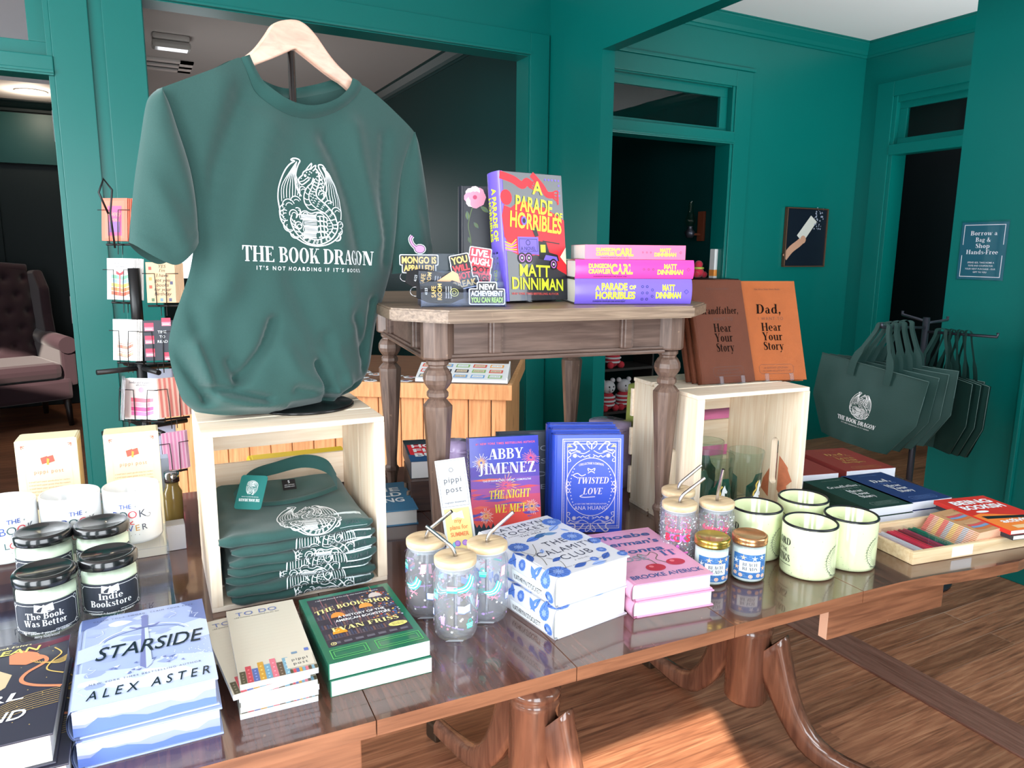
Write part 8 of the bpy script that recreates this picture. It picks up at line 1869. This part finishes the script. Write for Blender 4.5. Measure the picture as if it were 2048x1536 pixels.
for (px, py), wp, hp, kind, base, yaw, nb, lb, lb2 in CARDS:
    d = 2.27 if kind != 'none' else 2.42; w = wp*d/F_PX/max(0.5, cos(radians(yaw))); h = hp*d/F_PX
    p = Vector(CPOS+ray(px, py)*d); rot = CR_+pi+radians(yaw)*-1
    rot = atan2(_r[1], _r[0])+radians(-yaw)
    M0 = stand_m(p, rot, radians(6), 0.0) @ Matrix.Translation((-w/2, -h/2, 0))
    cm = mat('card_%d_%d_%d' % base, base, rough=0.45)
    o = thing('greeting_card', lb, 'card', M=M0, group='greeting cards in the spinner')
    m = MB(cm); m.box(0, w, 0, h, -0.001, 0, cm); art_cards(kind, w, h).put(m, lambda a, b, oo: (a, b, oo)); m.build('card', o, fixn=False)
    o2 = thing('greeting_card', lb2, 'card', M=M0 @ Matrix.Translation((0.0035, 0, -0.0032)), group='greeting cards in the spinner'); m = MB(cm); m.box(0, w, 0, h, -0.0016, 0, cm); m.build('card', o2)
    for k in range(2, nb): dup(o2, M=M0 @ Matrix.Translation((0.0035*k, 0.0006*(k % 2), -0.0032*k)))
    # wire pocket
    m = MB(WIRE); m.M = Matrix.Translation((-SX, -SY, 0)) @ M0
    for s in (-1, 1):
        m.tube([(w/2+s*(w*.62), h*.72, 0.004), (w/2+s*w*.2, h*.72, 0.006), (w/2+s*w*.18, h*.4, 0.006), (w/2+s*w*.17, -0.008, 0.004), (w/2+s*w*.17, -0.010, -0.02), (w/2+s*.008, -0.010, -0.024), (w/2+s*.008, -0.010-0.03, -0.024)], 0.0014, WIRE, 6)
    m.tube([(-0.004, -0.009, -0.024), (w+0.004, -0.009, -0.024)], 0.0035, WIRE, 6)
    m.build('wire_pocket', spn, fixn=False)

# ================================================================== PINE COUNTER WITH STICKERS
CPINE = wood('orange_pine', (216, 146, 92), (240, 184, 128), axis=2, stretch=12, scale=7, rough=0.5, bump=0.05, knots=4.5, knot_rgb=(140, 70, 30))
CPTOP = wood('counter_top_wood', (124, 82, 58), (160, 112, 82), axis=0, stretch=12, scale=7, rough=0.35)
CTZ = 0.82
k0 = onz(1022, 772, CTZ); k1 = onz(735, 765, CTZ); kr = atan2((k0-k1).y, (k0-k1).x)
cnt = thing('pine_counter', 'pine counter with beadboard front behind the display tables', 'counter', (k0.x, k0.y, 0), kr)
KL, KD = 1.35, 0.72
m = MB(CPTOP); m.box(-KL, 0, 0.004, KD, CTZ-0.03, CTZ, CPTOP, 0.003); m.build('worktop', cnt)
m = MB(CPINE); m.box(-KL, 0.004, 0.0, 0.018, CTZ-0.055, CTZ+0.002, CPINE, 0.003); m.box(-0.014, 0.004, 0.018, KD, CTZ-0.055, CTZ+0.002, CPINE, 0.003); m.build('edge_trim', cnt)
m = MB(CPINE)
xx = -KL
while xx < -0.03:
    m.box(xx+0.0015, min(xx+0.0835, -0.02), 0.024, 0.036, 0, CTZ-0.0555, CPINE, 0.004); xx += 0.085
m.build('front_panel', cnt)
m = MB(CPINE); yy = 0.036
while yy < KD-0.03: m.box(-0.033, -0.02, yy+0.0015, min(yy+0.0835, KD), 0, CTZ-0.0555, CPINE, 0.004); yy += 0.085
m.build('side_panel', cnt)
KM = Matrix.Translation((k0.x, k0.y, 0)) @ Matrix.Rotation(kr, 4, 'Z')
WTR = mat('white_tray', (232, 234, 236), rough=0.35)
o = thing('sticker_tray', 'white sloping tray of flat stickers on the pine counter', 'tray', M=KM @ Matrix.Translation((-0.36, 0.03, CTZ+0.003)))
m = MB(WTR); m.prism([(0, 0), (0, 0.012), (0.12, 0.055), (0.12, 0)], lambda a, b, t: (t, a, b), 0.34, WTR)
a = Art(); R_ = random.Random(12)
for r in range(3):
    for c in range(5):
        x, y = .035+.065*c, .022+.038*r; w = .026; q = rnd.choice([(240, 170, 90), (110, 120, 130), (120, 170, 220), (220, 90, 80), (150, 190, 120), (60, 60, 70)])
        a.poly([(x-w, y-.012), (x+w, y-.012), (x+w*1.05, y+.010), (x-w*.9, y+.012)], ink(*q), 1); a.poly([(x-w*.8, y-.008), (x+w*.8, y-.008), (x+w*.8, y+.006), (x-w*.7, y+.007)], WHITE if R_.random() < .4 else ink(230, 210, 180), 2); a.text(rnd.choice(['read more', 'book club', 'plot twist', 'just one']), x, y-.004, .007, STB, fit=w*1.3)
a.put(m, lambda x, y, oo: (x, y, 0.012+y*0.358+oo*3)); m.build('body', o, fixn=False)
m = MB(WTR); m.prism([(-0.002, 0), (-0.002, 0.02), (0.122, 0.065), (0.122, 0)], lambda a_, b, t: (0.34+t, a_, b), 0.005, WTR); m.build('end_panel', o)
STK = [(0.40, 0.035), (0.47, 0.06), (0.53, 0.03), (0.58, 0.09), (0.46, 0.14), (0.55, 0.17), (0.63, 0.05), (0.40, 0.12), (0.66, 0.14), (0.60, 0.22), (0.50, 0.235)]
desc = ['with a purple mark, nearest the white tray', 'with an orange lantern, second from the white tray', 'curled in two lobes at the counter edge', 'with a black arc, behind the small table leg', 'with teal letters behind the others', 'with an orange blot at the back', 'by the shirt hem at the counter edge', 'with a red corner behind the front leg', 'half hidden by the shirt hem', 'furthest back left on the counter', 'furthest back middle on the counter']
for k, (x, y) in enumerate(STK):
    o = thing('sticker', 'white die-cut sticker '+desc[k], 'sticker', M=KM @ Matrix.Translation((-x, y, CTZ+0.0022)) @ Matrix.Rotation(k*0.9, 4, 'Z'), group='loose stickers spread on the pine counter')
    m = MB(STW); n = 18; pts = [((.026+.006*sin(k+3*t*2*pi/n)+.003*sin(7*t*2*pi/n))*cos(2*pi*t/n), (.022+.005*cos(2*k+2*t*2*pi/n)+.003*cos(6*t*2*pi/n))*sin(2*pi*t/n)) for t in range(n)]
    m.prism(pts, lambda a_, b, t: (a_, b, t), 0.0012, STW); a = Art(); c = ((130, 90, 180), (230, 130, 50), (60, 60, 66), (40, 40, 46), (50, 150, 140), (236, 140, 60), (150, 170, 160), (210, 60, 50), (90, 130, 110), (120, 120, 130), (80, 90, 100))[k]
    a.poly([(px_*.45+.004, py_*.4+.004) for px_, py_ in pts], ink(*c), 1); a.line([(-.012, -.010), (.0, -.007), (.012, -.011)], .003, STB, 2, 3); a.disc(-.006, .004, .004, STB, 2); a.put(m, lambda x_, y_, oo: (x_, y_, 0.0012+oo*2)); m.build('print', o, fixn=False)

# ================================================================== TOTE BAGS ON THEIR RACK
TOTE = mat('green_tote_fabric', (30, 64, 60), rough=0.55, spec=0.4, bump=0.2, bump_scale=500); TOTEI = mat('tote_edge_piping', (70, 96, 92), rough=0.6); GUN = mat('grey_steel', (70, 72, 82), rough=0.35, metal=0.7)
rp0 = Vector(CPOS+ray(1853, 640)*2.86); RX, RY = rp0.x, rp0.y
rack = thing('tote_rack', 'grey steel four-armed rack of tote bags before the green wall', 'rack', (RX, RY, 0))
m = MB(GUN); m.tube([(0, 0, 0.01), (0, 0, rp0.z+0.01)], 0.0125, GUN, 16); m.build('pole', rack)
m = MB(GUN); m.lathe([(0, 0.001), (0.19, 0.001), (0.19, 0.012), (0.02, 0.02), (0, 0.02)], GUN, 40); m.build('base', rack)
def arm_to(px, py, d, z0):
    p = Vector(CPOS+ray(px, py)*d); e = Vector((p.x-RX, p.y-RY, p.z)); m_ = MB(GUN); m_.tube([(0, 0, z0), e, e+Vector((0, 0, 0.015))], 0.0055, GUN, 10); m_.build('arm', rack); return Vector((p.x, p.y, p.z))
A1 = arm_to(1763, 654, 2.62, rp0.z-0.03); A2 = arm_to(1995, 674, 2.66, rp0.z-0.045); A3 = arm_to(1805, 629, 3.06, rp0.z-0.005); A4 = arm_to(1895, 640, 3.05, rp0.z-0.012)
def tote(label, hang, face, w=0.40, h=0.30, tilt=0.0, drop=0.20, pr=True, gus=0.055):
    """limp bag: hang = point its handles pass over, face = direction the front looks at"""
    n = Vector((cos(face), sin(face), 0)); u = Vector((-sin(face), cos(face), 0))
    M = Matrix.Identity(4)
    for i in range(3): M[i][0], M[i][1], M[i][2], M[i][3] = u[i], n[i], (0, 0, 1)[i], hang[i]
    M = M @ Matrix.Rotation(tilt, 4, 'Y')
    o = thing('tote_bag', label, 'bag', M=M, group='green tote bags on the rack')
    m = MB(TOTE); top = -drop; c = 0.07
    out = [(-w/2, top), (w/2, top), (w/2+.004, top-h*.55), (w/2-c, top-h), (-w/2+c, top-h), (-w/2-.004, top-h*.55)]
    def P(a, b, s):
        t = (top-b)/h; ww = (w/2-(c*max(0, (t-.55)/.45)))*(1)
        return (a*ww*2/1.0, s*(0.004+gus*0.5*sin(min(1, t)*pi*.5)*(1-abs(2*a)**3))+0.006*noise.noise((a*5, b*9, len(label)*.3)), b)
    for s in (1, -1): m.grid(lambda p, q, s=s: P(p-.5, top-h*q, s), 20, 18, TOTE)
    if pr:
        a = dragon(0.098, WHITE, True, 0.0, top-h*0.50)
        a.put(m, lambda x, y, oo: (lambda Q: (Q[0], Q[1]+0.0012+oo*0.5, Q[2]))(P(x/w if True else 0, y, 1)))
    m.build('body', o, fixn=False)
    for s in (1, -1):
        hd = MB(TOTE); path = catmull([(-w*.17, top-.05), (-w*.16, top+.02), (-w*.06, -.03), (-.015, .004), (.015, .004), (w*.06, -.03), (w*.16, top+.02), (w*.17, top-.05)], 5)
        hd.grid(lambda p, q: (path[round(p*(len(path)-1))][0]+(q-.5)*0.026*(0.5 if abs(path[round(p*(len(path)-1))][0]) < .05 else 1), s*(0.010+0.012*max(0, min(1, -path[round(p*(len(path)-1))][1]/drop))), path[round(p*(len(path)-1))][1]), len(path)-1, 1, TOTE)
        hd.build('handle', o, fixn=False)
    pp = MB(TOTEI); pp.tube([(-w/2, 0.006, top), (w/2, 0.006, top)], 0.0015, TOTEI, 5); pp.tube([(w/2-.001, 0.003, top), (w/2-.001, 0.003, top-h*.55), (w/2-c, 0.003, top-h)], 0.0014, TOTEI, 5); pp.build('piping', o)
    return o
fa = atan2(-A1.y, -A1.x)
ad = Vector((RX, RY, A1.z))-A1
tl_names = ['dark green tote bag in front with the white dragon emblem, left side of the rack', 'dark green tote bag directly behind the front one on the left arm', 'dark green tote bag third on the left arm', 'dark green tote bag fourth on the left arm, nearest the pole']
for k in range(4):
    pos = A1+ad*(0.06+0.16*k)+Vector((0, 0, 0.006))
    tote(tl_names[k], pos, fa+radians(-22+3*k), tilt=radians(9-2*k), pr=(k == 0), drop=0.155, w=0.39, h=0.30, gus=0.05 if k == 0 else 0.02)
ad2 = Vector((RX, RY, A2.z))-A2
tl2 = ['dark green tote bag edge-on, outermost on the right arm', 'dark green tote bag edge-on, second on the right arm', 'dark green tote bag edge-on, third on the right arm', 'dark green tote bag showing the letters AGON, innermost on the right arm']
for k in range(4):
    pos = A2+ad2*(0.42+0.11*k)+Vector((0, 0, 0.006))
    tote(tl2[k], pos, fa+radians(-62 if k < 3 else -30), tilt=radians(3), pr=(k == 3), drop=0.165, w=0.36, h=0.29, gus=0.02)

# ================================================================== SIGN, PICTURE, LAMPS, DARK ROOM THINGS
SGN = mat('teal_sign', (44, 104, 120), rough=0.2, coat=0.6)
o = thing('wall_sign', 'teal laminated sign reading Borrow a Bag & Shop Hands-Free', 'sign', (PXW-0.001, 1.815, 1.322))
m = MB(SGN); W2, H2 = 0.186, 0.232
m.box(-0.002, 0.0, -W2/2, W2/2, -H2/2, H2/2, SGN)
a = Art(); lw = .0026
for s in (-1, 1):
    a.rect(min(s*.082, s*(.082-lw)), .025, max(s*.082, s*(.082-lw)), .106, WHITE, 2); a.rect(min(s*.082, s*(.082-lw)), -.106, max(s*.082, s*(.082-lw)), -.018, WHITE, 2)
a.rect(-.082, .1034, .082, .106, WHITE, 2); a.rect(-.082, -.106, .082, -.1034, WHITE, 2)
for s, y, f in (('Borrow a', .063, .108), ('Bag &', .037, .062), ('Shop', .012, .058), ('Hands-Free', -.013, .128)): a.text(s, 0, y, .0175, WHITE, 'serif', fit=f)
for s, y, f in (('SPEND $25, TAKE HOME A', -.050, .108), ('TOTE AND COUPON FOR', -.063, .10), ('YOUR NEXT PURCHASE - OUR', -.076, .122), ('GIFT TO YOU', -.089, .055)): a.text(s, 0, y, .0066, WHITE, fit=f, fat=.01)
a.put(m, lambda x, y, oo: (-0.002-oo, -x, y)); m.build('board', o, fixn=False)
m = MB(CEL); m.box(-0.0032, -0.0028, -W2/2-.004, W2/2+.004, -H2/2-.004, H2/2+.008, CEL); m.build('laminate', o)
PFR = mat('bronze_frame', (96, 70, 54), rough=0.4, metal=0.4); PBG = mat('picture_dark', (18, 28, 40), rough=0.3)
o = thing('picture', 'dark framed picture of an arm holding a white card, on the side room wall', 'picture', (6.135, YW-0.006, 1.47))
m = MB(PBG); w, h = 0.56, 0.56; m.box(-w/2, w/2, -0.02, 0, -h/2, h/2, PBG)
a = Art(); sk = ink(196, 150, 126); a.line([(-.28, -.20), (-.2, -.12), (-.10, -.06), (-.03, -.01)], .075, sk, 2, 4); a.poly([(-.13, .02), (-.04, -.05), (.14, .16), (.05, .22)], ink(206, 206, 200), 3)
for k in range(40): a.disc(.10+.13*rnd.random(), .08+.22*rnd.random(), .008*rnd.random()+.003, ink(150, 156, 176), 3, n=6)
a.disc(-.04, -.02, .04, sk, 4); a.put(m, lambda x, y, oo: (x, -0.02-oo*3, y)); m.build('canvas', o, fixn=False)
m = MB(PFR)
for x0, x1, z0, z1 in ((-w/2-.012, -w/2, -h/2, h/2), (w/2, w/2+.012, -h/2, h/2), (-w/2-.012, w/2+.012, h/2, h/2+.012), (-w/2-.012, w/2+.012, -h/2-.012, -h/2)): m.box(x0, x1, -0.034, 0.004, z0, z1, PFR, 0.003)
m.build('frame', o); far_thing(o)
# store room behind door 2
DSH = mat('dark_shelf_wood', (30, 24, 22), rough=0.6)
XS = 5.15
lp = onx(1380, 455, XS-0.16); o = thing('oil_lamp', 'glass oil lamp on a wooden wall bracket inside the dark doorway', 'lamp', (lp.x, lp.y, lp.z))
m = MB(GUN); m.lathe([(0, -0.10), (0.03, -0.10), (0.045, -0.07), (0.05, -0.045), (0.03, -0.02), (0.022, 0.0), (0.03, 0.012), (0, 0.012)], GUN, 28); m.build('burner', o)
LG = glass('lamp_glass', (240, 240, 230), rough=0.05, ior=1.8); m = MB(LG); m.lathe([(0.03, 0.012), (0.048, 0.05), (0.05, 0.075), (0.034, 0.12), (0.024, 0.16), (0.022, 0.25)], LG, 28); m.build('chimney', o)
m = MB(mat('bracket_wood', (110, 56, 36), rough=0.5)); m.box(0.02, XS-lp.x-0.001, -0.01, 0.01, -0.075, -0.055, MATS['bracket_wood'], 0.003); m.box(XS-lp.x-0.03, XS-lp.x-0.001, -0.045, 0.045, -0.13, 0.16, MATS['bracket_wood'], 0.006); m.build('bracket', o); far_thing(o)
sh = onx(1425, 556, XS-0.10)
o = thing('wall_shelf', 'dark shelf inside the doorway carrying a white carton and a red plush', 'shelf', (XS, sh.y, 0)); m = MB(DSH); m.box(-0.30, -0.001, -0.25, 0.42, sh.z-0.03, sh.z, DSH, 0.004); m.build('board', o)
m = MB(DSH); m.box(-0.28, -0.25, -0.2, -0.17, FZ, sh.z-0.0305, DSH); m.build('leg', o); m = MB(DSH); m.box(-0.28, -0.25, 0.35, 0.38, FZ, sh.z-0.0305, DSH); m.build('leg', o); far_thing(o)
o = thing('tall_carton', 'tall white carton with an orange foot in the dark doorway', 'box', (sh.x, sh.y, sh.z)); m = MB(WPG); m.box(-0.03, 0.03, -0.045, 0.02, 0.0005, 0.27, WPG, 0.002); m.box(-0.0305, 0.0305, -0.0455, 0.0205, 0.02, 0.08, ink(236, 150, 70)); m.build('body', o); m = MB(WPG); m.box(-0.028, 0.028, -0.043, 0.018, 0.27, 0.276, WPG, 0.001); m.build('lid', o); far_thing(o)
RP = mat('red_plush', (206, 40, 66), rough=0.9, sheen=0.4); pz = onx(1396, 555, XS-0.16)
def ball(m_, c, r, mm, sq=(1, 1, 1), n=14):
    m_.grid(lambda u, v: (c[0]+r*sq[0]*sin(pi*v)*cos(2*pi*u), c[1]+r*sq[1]*sin(pi*v)*sin(2*pi*u), c[2]-r*sq[2]*cos(pi*v)), n*2, n, mm, True)
o = thing('plush_toy', 'round red plush with a green band in the dark doorway', 'toy', (pz.x, pz.y, sh.z)); m = MB(RP); ball(m, (0, 0, 0.05), 0.05, RP, (1.1, 1.1, 1)); ball(m, (0, 0, 0.125), 0.04, RP); ball(m, (-0.05, -0.03, 0.03), 0.03, RP); ball(m, (0.05, -0.03, 0.03), 0.03, RP); m.build('body', o)
m = MB(ink(190, 200, 90)); m.tube([(0.043*cos(k*pi/10), 0.043*sin(k*pi/10), 0.092) for k in range(21)], 0.012, ink(190, 200, 90), 8); m.build('band', o); far_thing(o)
PW = mat('plush_white', (190, 184, 188), rough=0.9); RST = mat('plush_red', (170, 40, 52), rough=0.9)
ps = ony(1230, 818, 5.78)
o = thing('display_shelf', 'dark two-tier shelf of plush toys deep in the doorway', 'shelf', (ps.x, 5.83, 0))
for z in (ps.z, ps.z+0.42):
    m = MB(DSH); m.box(-0.35, 0.4, -0.15, 0.2, z-0.025, z, DSH, 0.003); m.build('board', o)
for x in (-0.34, 0.37): m = MB(DSH); m.box(x, x+0.02, -0.13, 0.18, FZ, ps.z+0.9, DSH); m.build('side_panel', o)
far_thing(o)
def plush(label, px, z, s):
    p = ony(px, 800, 5.78); o_ = thing('plush_toy', label, 'toy', (p.x, 5.78, z), 0, 'plush animals in striped shirts')
    m_ = MB(RST); ball(m_, (0, 0, 0.12*s), 0.11*s, RST, (0.9, 0.8, 1.1)); ball(m_, (-0.08*s, -0.07*s, 0.035*s), 0.045*s, RST); ball(m_, (0.08*s, -0.07*s, 0.035*s), 0.045*s, RST); m_.build('body', o_)
    m_ = MB(PW)
    for z_ in (0.07, 0.12, 0.17): m_.tube([(0.104*s*cos(k*pi/12)*(0.92 if z_ != .12 else 0.97), 0.094*s*sin(k*pi/12)*(0.92 if z_ != .12 else 0.97), z_*s) for k in range(25)], 0.013*s, PW, 6)
    m_.build('stripes', o_)
    m_ = MB(PW); ball(m_, (0, -0.01*s, 0.29*s), 0.095*s, PW, (1, .9, .9)); ball(m_, (-0.075*s, 0, 0.37*s), 0.032*s, PW); ball(m_, (0.075*s, 0, 0.37*s), 0.032*s, PW); ball(m_, (0, -0.08*s, 0.265*s), 0.035*s, PW); m_.build('head', o_)
    m_ = MB(BLACK)
    for x in (-0.03, 0.03): ball(m_, (x*s, -0.088*s, 0.305*s), 0.011*s, BLACK, n=6)
    ball(m_, (0, -0.113*s, 0.27*s), 0.010*s, BLACK, n=6); m_.build('eyes_and_nose', o_); far_thing(o_)
plush('white plush animal in a red striped shirt, left of the pair on the lower shelf', 1214, ps.z+0.001, 0.78); plush('white plush animal in a red striped shirt, right of the pair on the lower shelf', 1246, ps.z+0.001, 0.78); plush('white plush animal on the upper shelf, cut off by the small table', 1222, ps.z+0.421, 0.78)
# hall: wing chair and recessed light
BUR = mat('burgundy_velvet', (44, 18, 28), rough=0.8, sheen=0.3); DLEG = mat('dark_chair_leg', (30, 20, 18), rough=0.4)
ac = onz(70, 845, 0.0); 
wing = thing('wing_chair', 'dark burgundy tufted wing chair in the dark hall', 'armchair', (-0.82, 6.42, 0), radians(20))
m = MB(BUR); m.box(-0.33, 0.33, -0.34, 0.28, 0.20, 0.36, BUR, 0.03); m.build('seat_base', wing)
m = MB(BUR); m.box(-0.27, 0.27, -0.36, 0.22, 0.361, 0.48, BUR, 0.045); m.build('seat_cushion', wing)
def tuft(u, v):
    x = (u-.5)*0.60; z = 0.40+v*0.72; d = 0.0
    for r in range(5):
        for c in range(5):
            bx, bz = (c-2+(0.5 if r % 2 else 0))*0.13, 0.56+r*0.125; d -= 0.03*math.exp(-(((x-bx)/0.03)**2+((z-bz)/0.03)**2))
    return (x, 0.24+0.16*v-0.05*(1-(2*u-1)**4)-d-0.02*sin(pi*u), z+0.03*sin(pi*u)*(v > 0.97))
m = MB(BUR); m.grid(tuft, 48, 56, BUR); m.grid(lambda u, v: ((u-.5)*0.60, 0.30+0.17*v, 0.40+v*0.72), 6, 6, BUR); m.tube([((u/20-.5)*0.60, 0.435, 1.125+0.02*sin(pi*u/20)) for u in range(21)], 0.045, BUR, 10); m.build('backrest', wing)
for s in (-1, 1):
    m = MB(BUR); m.prism([(0.36, 0.62), (0.05, 0.62), (0.10, 0.80), (0.12, 1.0), (0.26, 1.13), (0.44, 1.12)], lambda a_, b, t: (s*(0.30+t), a_, b), 0.07, BUR); o_ = m.build('wing', wing); bv = o_.modifiers.new('bevel', 'BEVEL'); bv.width = 0.025; bv.segments = 3
    m = MB(BUR); m.box(s*0.27, s*0.37, -0.33, 0.33, 0.30, 0.60, BUR, 0.02); m.tube([(s*0.32, -0.34, 0.60), (s*0.32, 0.1, 0.61), (s*0.32, 0.33, 0.62)], 0.062, BUR, 16); m.build('arm', wing)
    for y in (-0.3, 0.26): m = MB(DLEG); m.tube([(s*0.29, y, 0.21), (s*0.30, y*1.06, 0.0)], [0.028, 0.017], DLEG, 10); m.build('leg', wing)
LIT = mat('lamp_glow', (255, 232, 196), emit=14.0); TRIMW = mat('white_trim', (214, 210, 206), rough=0.5)
rl_ = onz(62, 182, 2.42); o = thing('recessed_light', 'round lit recessed ceiling light in the hall', 'ceiling light', (rl_.x, rl_.y if rl_.y < 7.0 else 6.8, 2.42))
m = MB(LIT); m.lathe([(0, -0.006), (0.075, -0.006), (0.08, -0.001), (0, -0.001)], LIT, 28); m.build('bulb', o); m = MB(TRIMW); m.lathe([(0.081, -0.001), (0.085, -0.008), (0.105, -0.006), (0.108, -0.001)], TRIMW, 28); m.build('trim_ring', o)
lamp('recessed_bulb', 'POINT', (o.location.x, o.location.y, 2.34), (0, 0, -1), 5, (1, 0.85, 0.68), shadow_soft_size=0.06)
# back room ceiling: vent and twin-head fixture
VB = mat('vent_black', (40, 42, 46), rough=0.6); v0 = onz(318, 130, CH-0.004)
vx, vy = 0.55, 7.6; 
def on_ceil(px, py): p = onz(px, py, CH); return p
vp = on_ceil(327, 128); o = thing('ceiling_vent', 'white rectangular air vent on the back room ceiling', 'vent', (vp.x, vp.y, CH), 0)
m = MB(TRIMW)
sx_ = 0.30
for x0, x1, y0, y1 in ((-sx_, sx_, -0.28, -0.18), (-sx_, sx_, 0.18, 0.28), (-sx_, sx_, -0.05, 0.05), (sx_-0.14, sx_, -0.28, 0.28), (-sx_, -sx_+0.06, -0.28, 0.28)): m.box(x0, x1, y0, y1, -0.02, -0.0005, TRIMW)
m.build('frame', o); m = MB(VB); m.box(-sx_, sx_, -0.27, 0.27, -0.004, -0.0004, VB); m.build('backing', o); far_thing(o)
ep = on_ceil(341, 72); o = thing('emergency_light', 'pale grey emergency light fixture on the back room ceiling', 'ceiling light', (ep.x, ep.y, CH))
m = MB(TRIMW); m.box(-0.17, 0.17, -0.10, 0.10, -0.06, -0.0005, TRIMW, 0.02); m.build('housing', o); m = MB(mat('fixture_lens', (190, 188, 184), rough=0.15, coat=0.5)); m.box(-0.18, 0.18, -0.10, 0.10, -0.13, -0.061, MATS['fixture_lens'], 0.03); m.build('lens', o); far_thing(o)
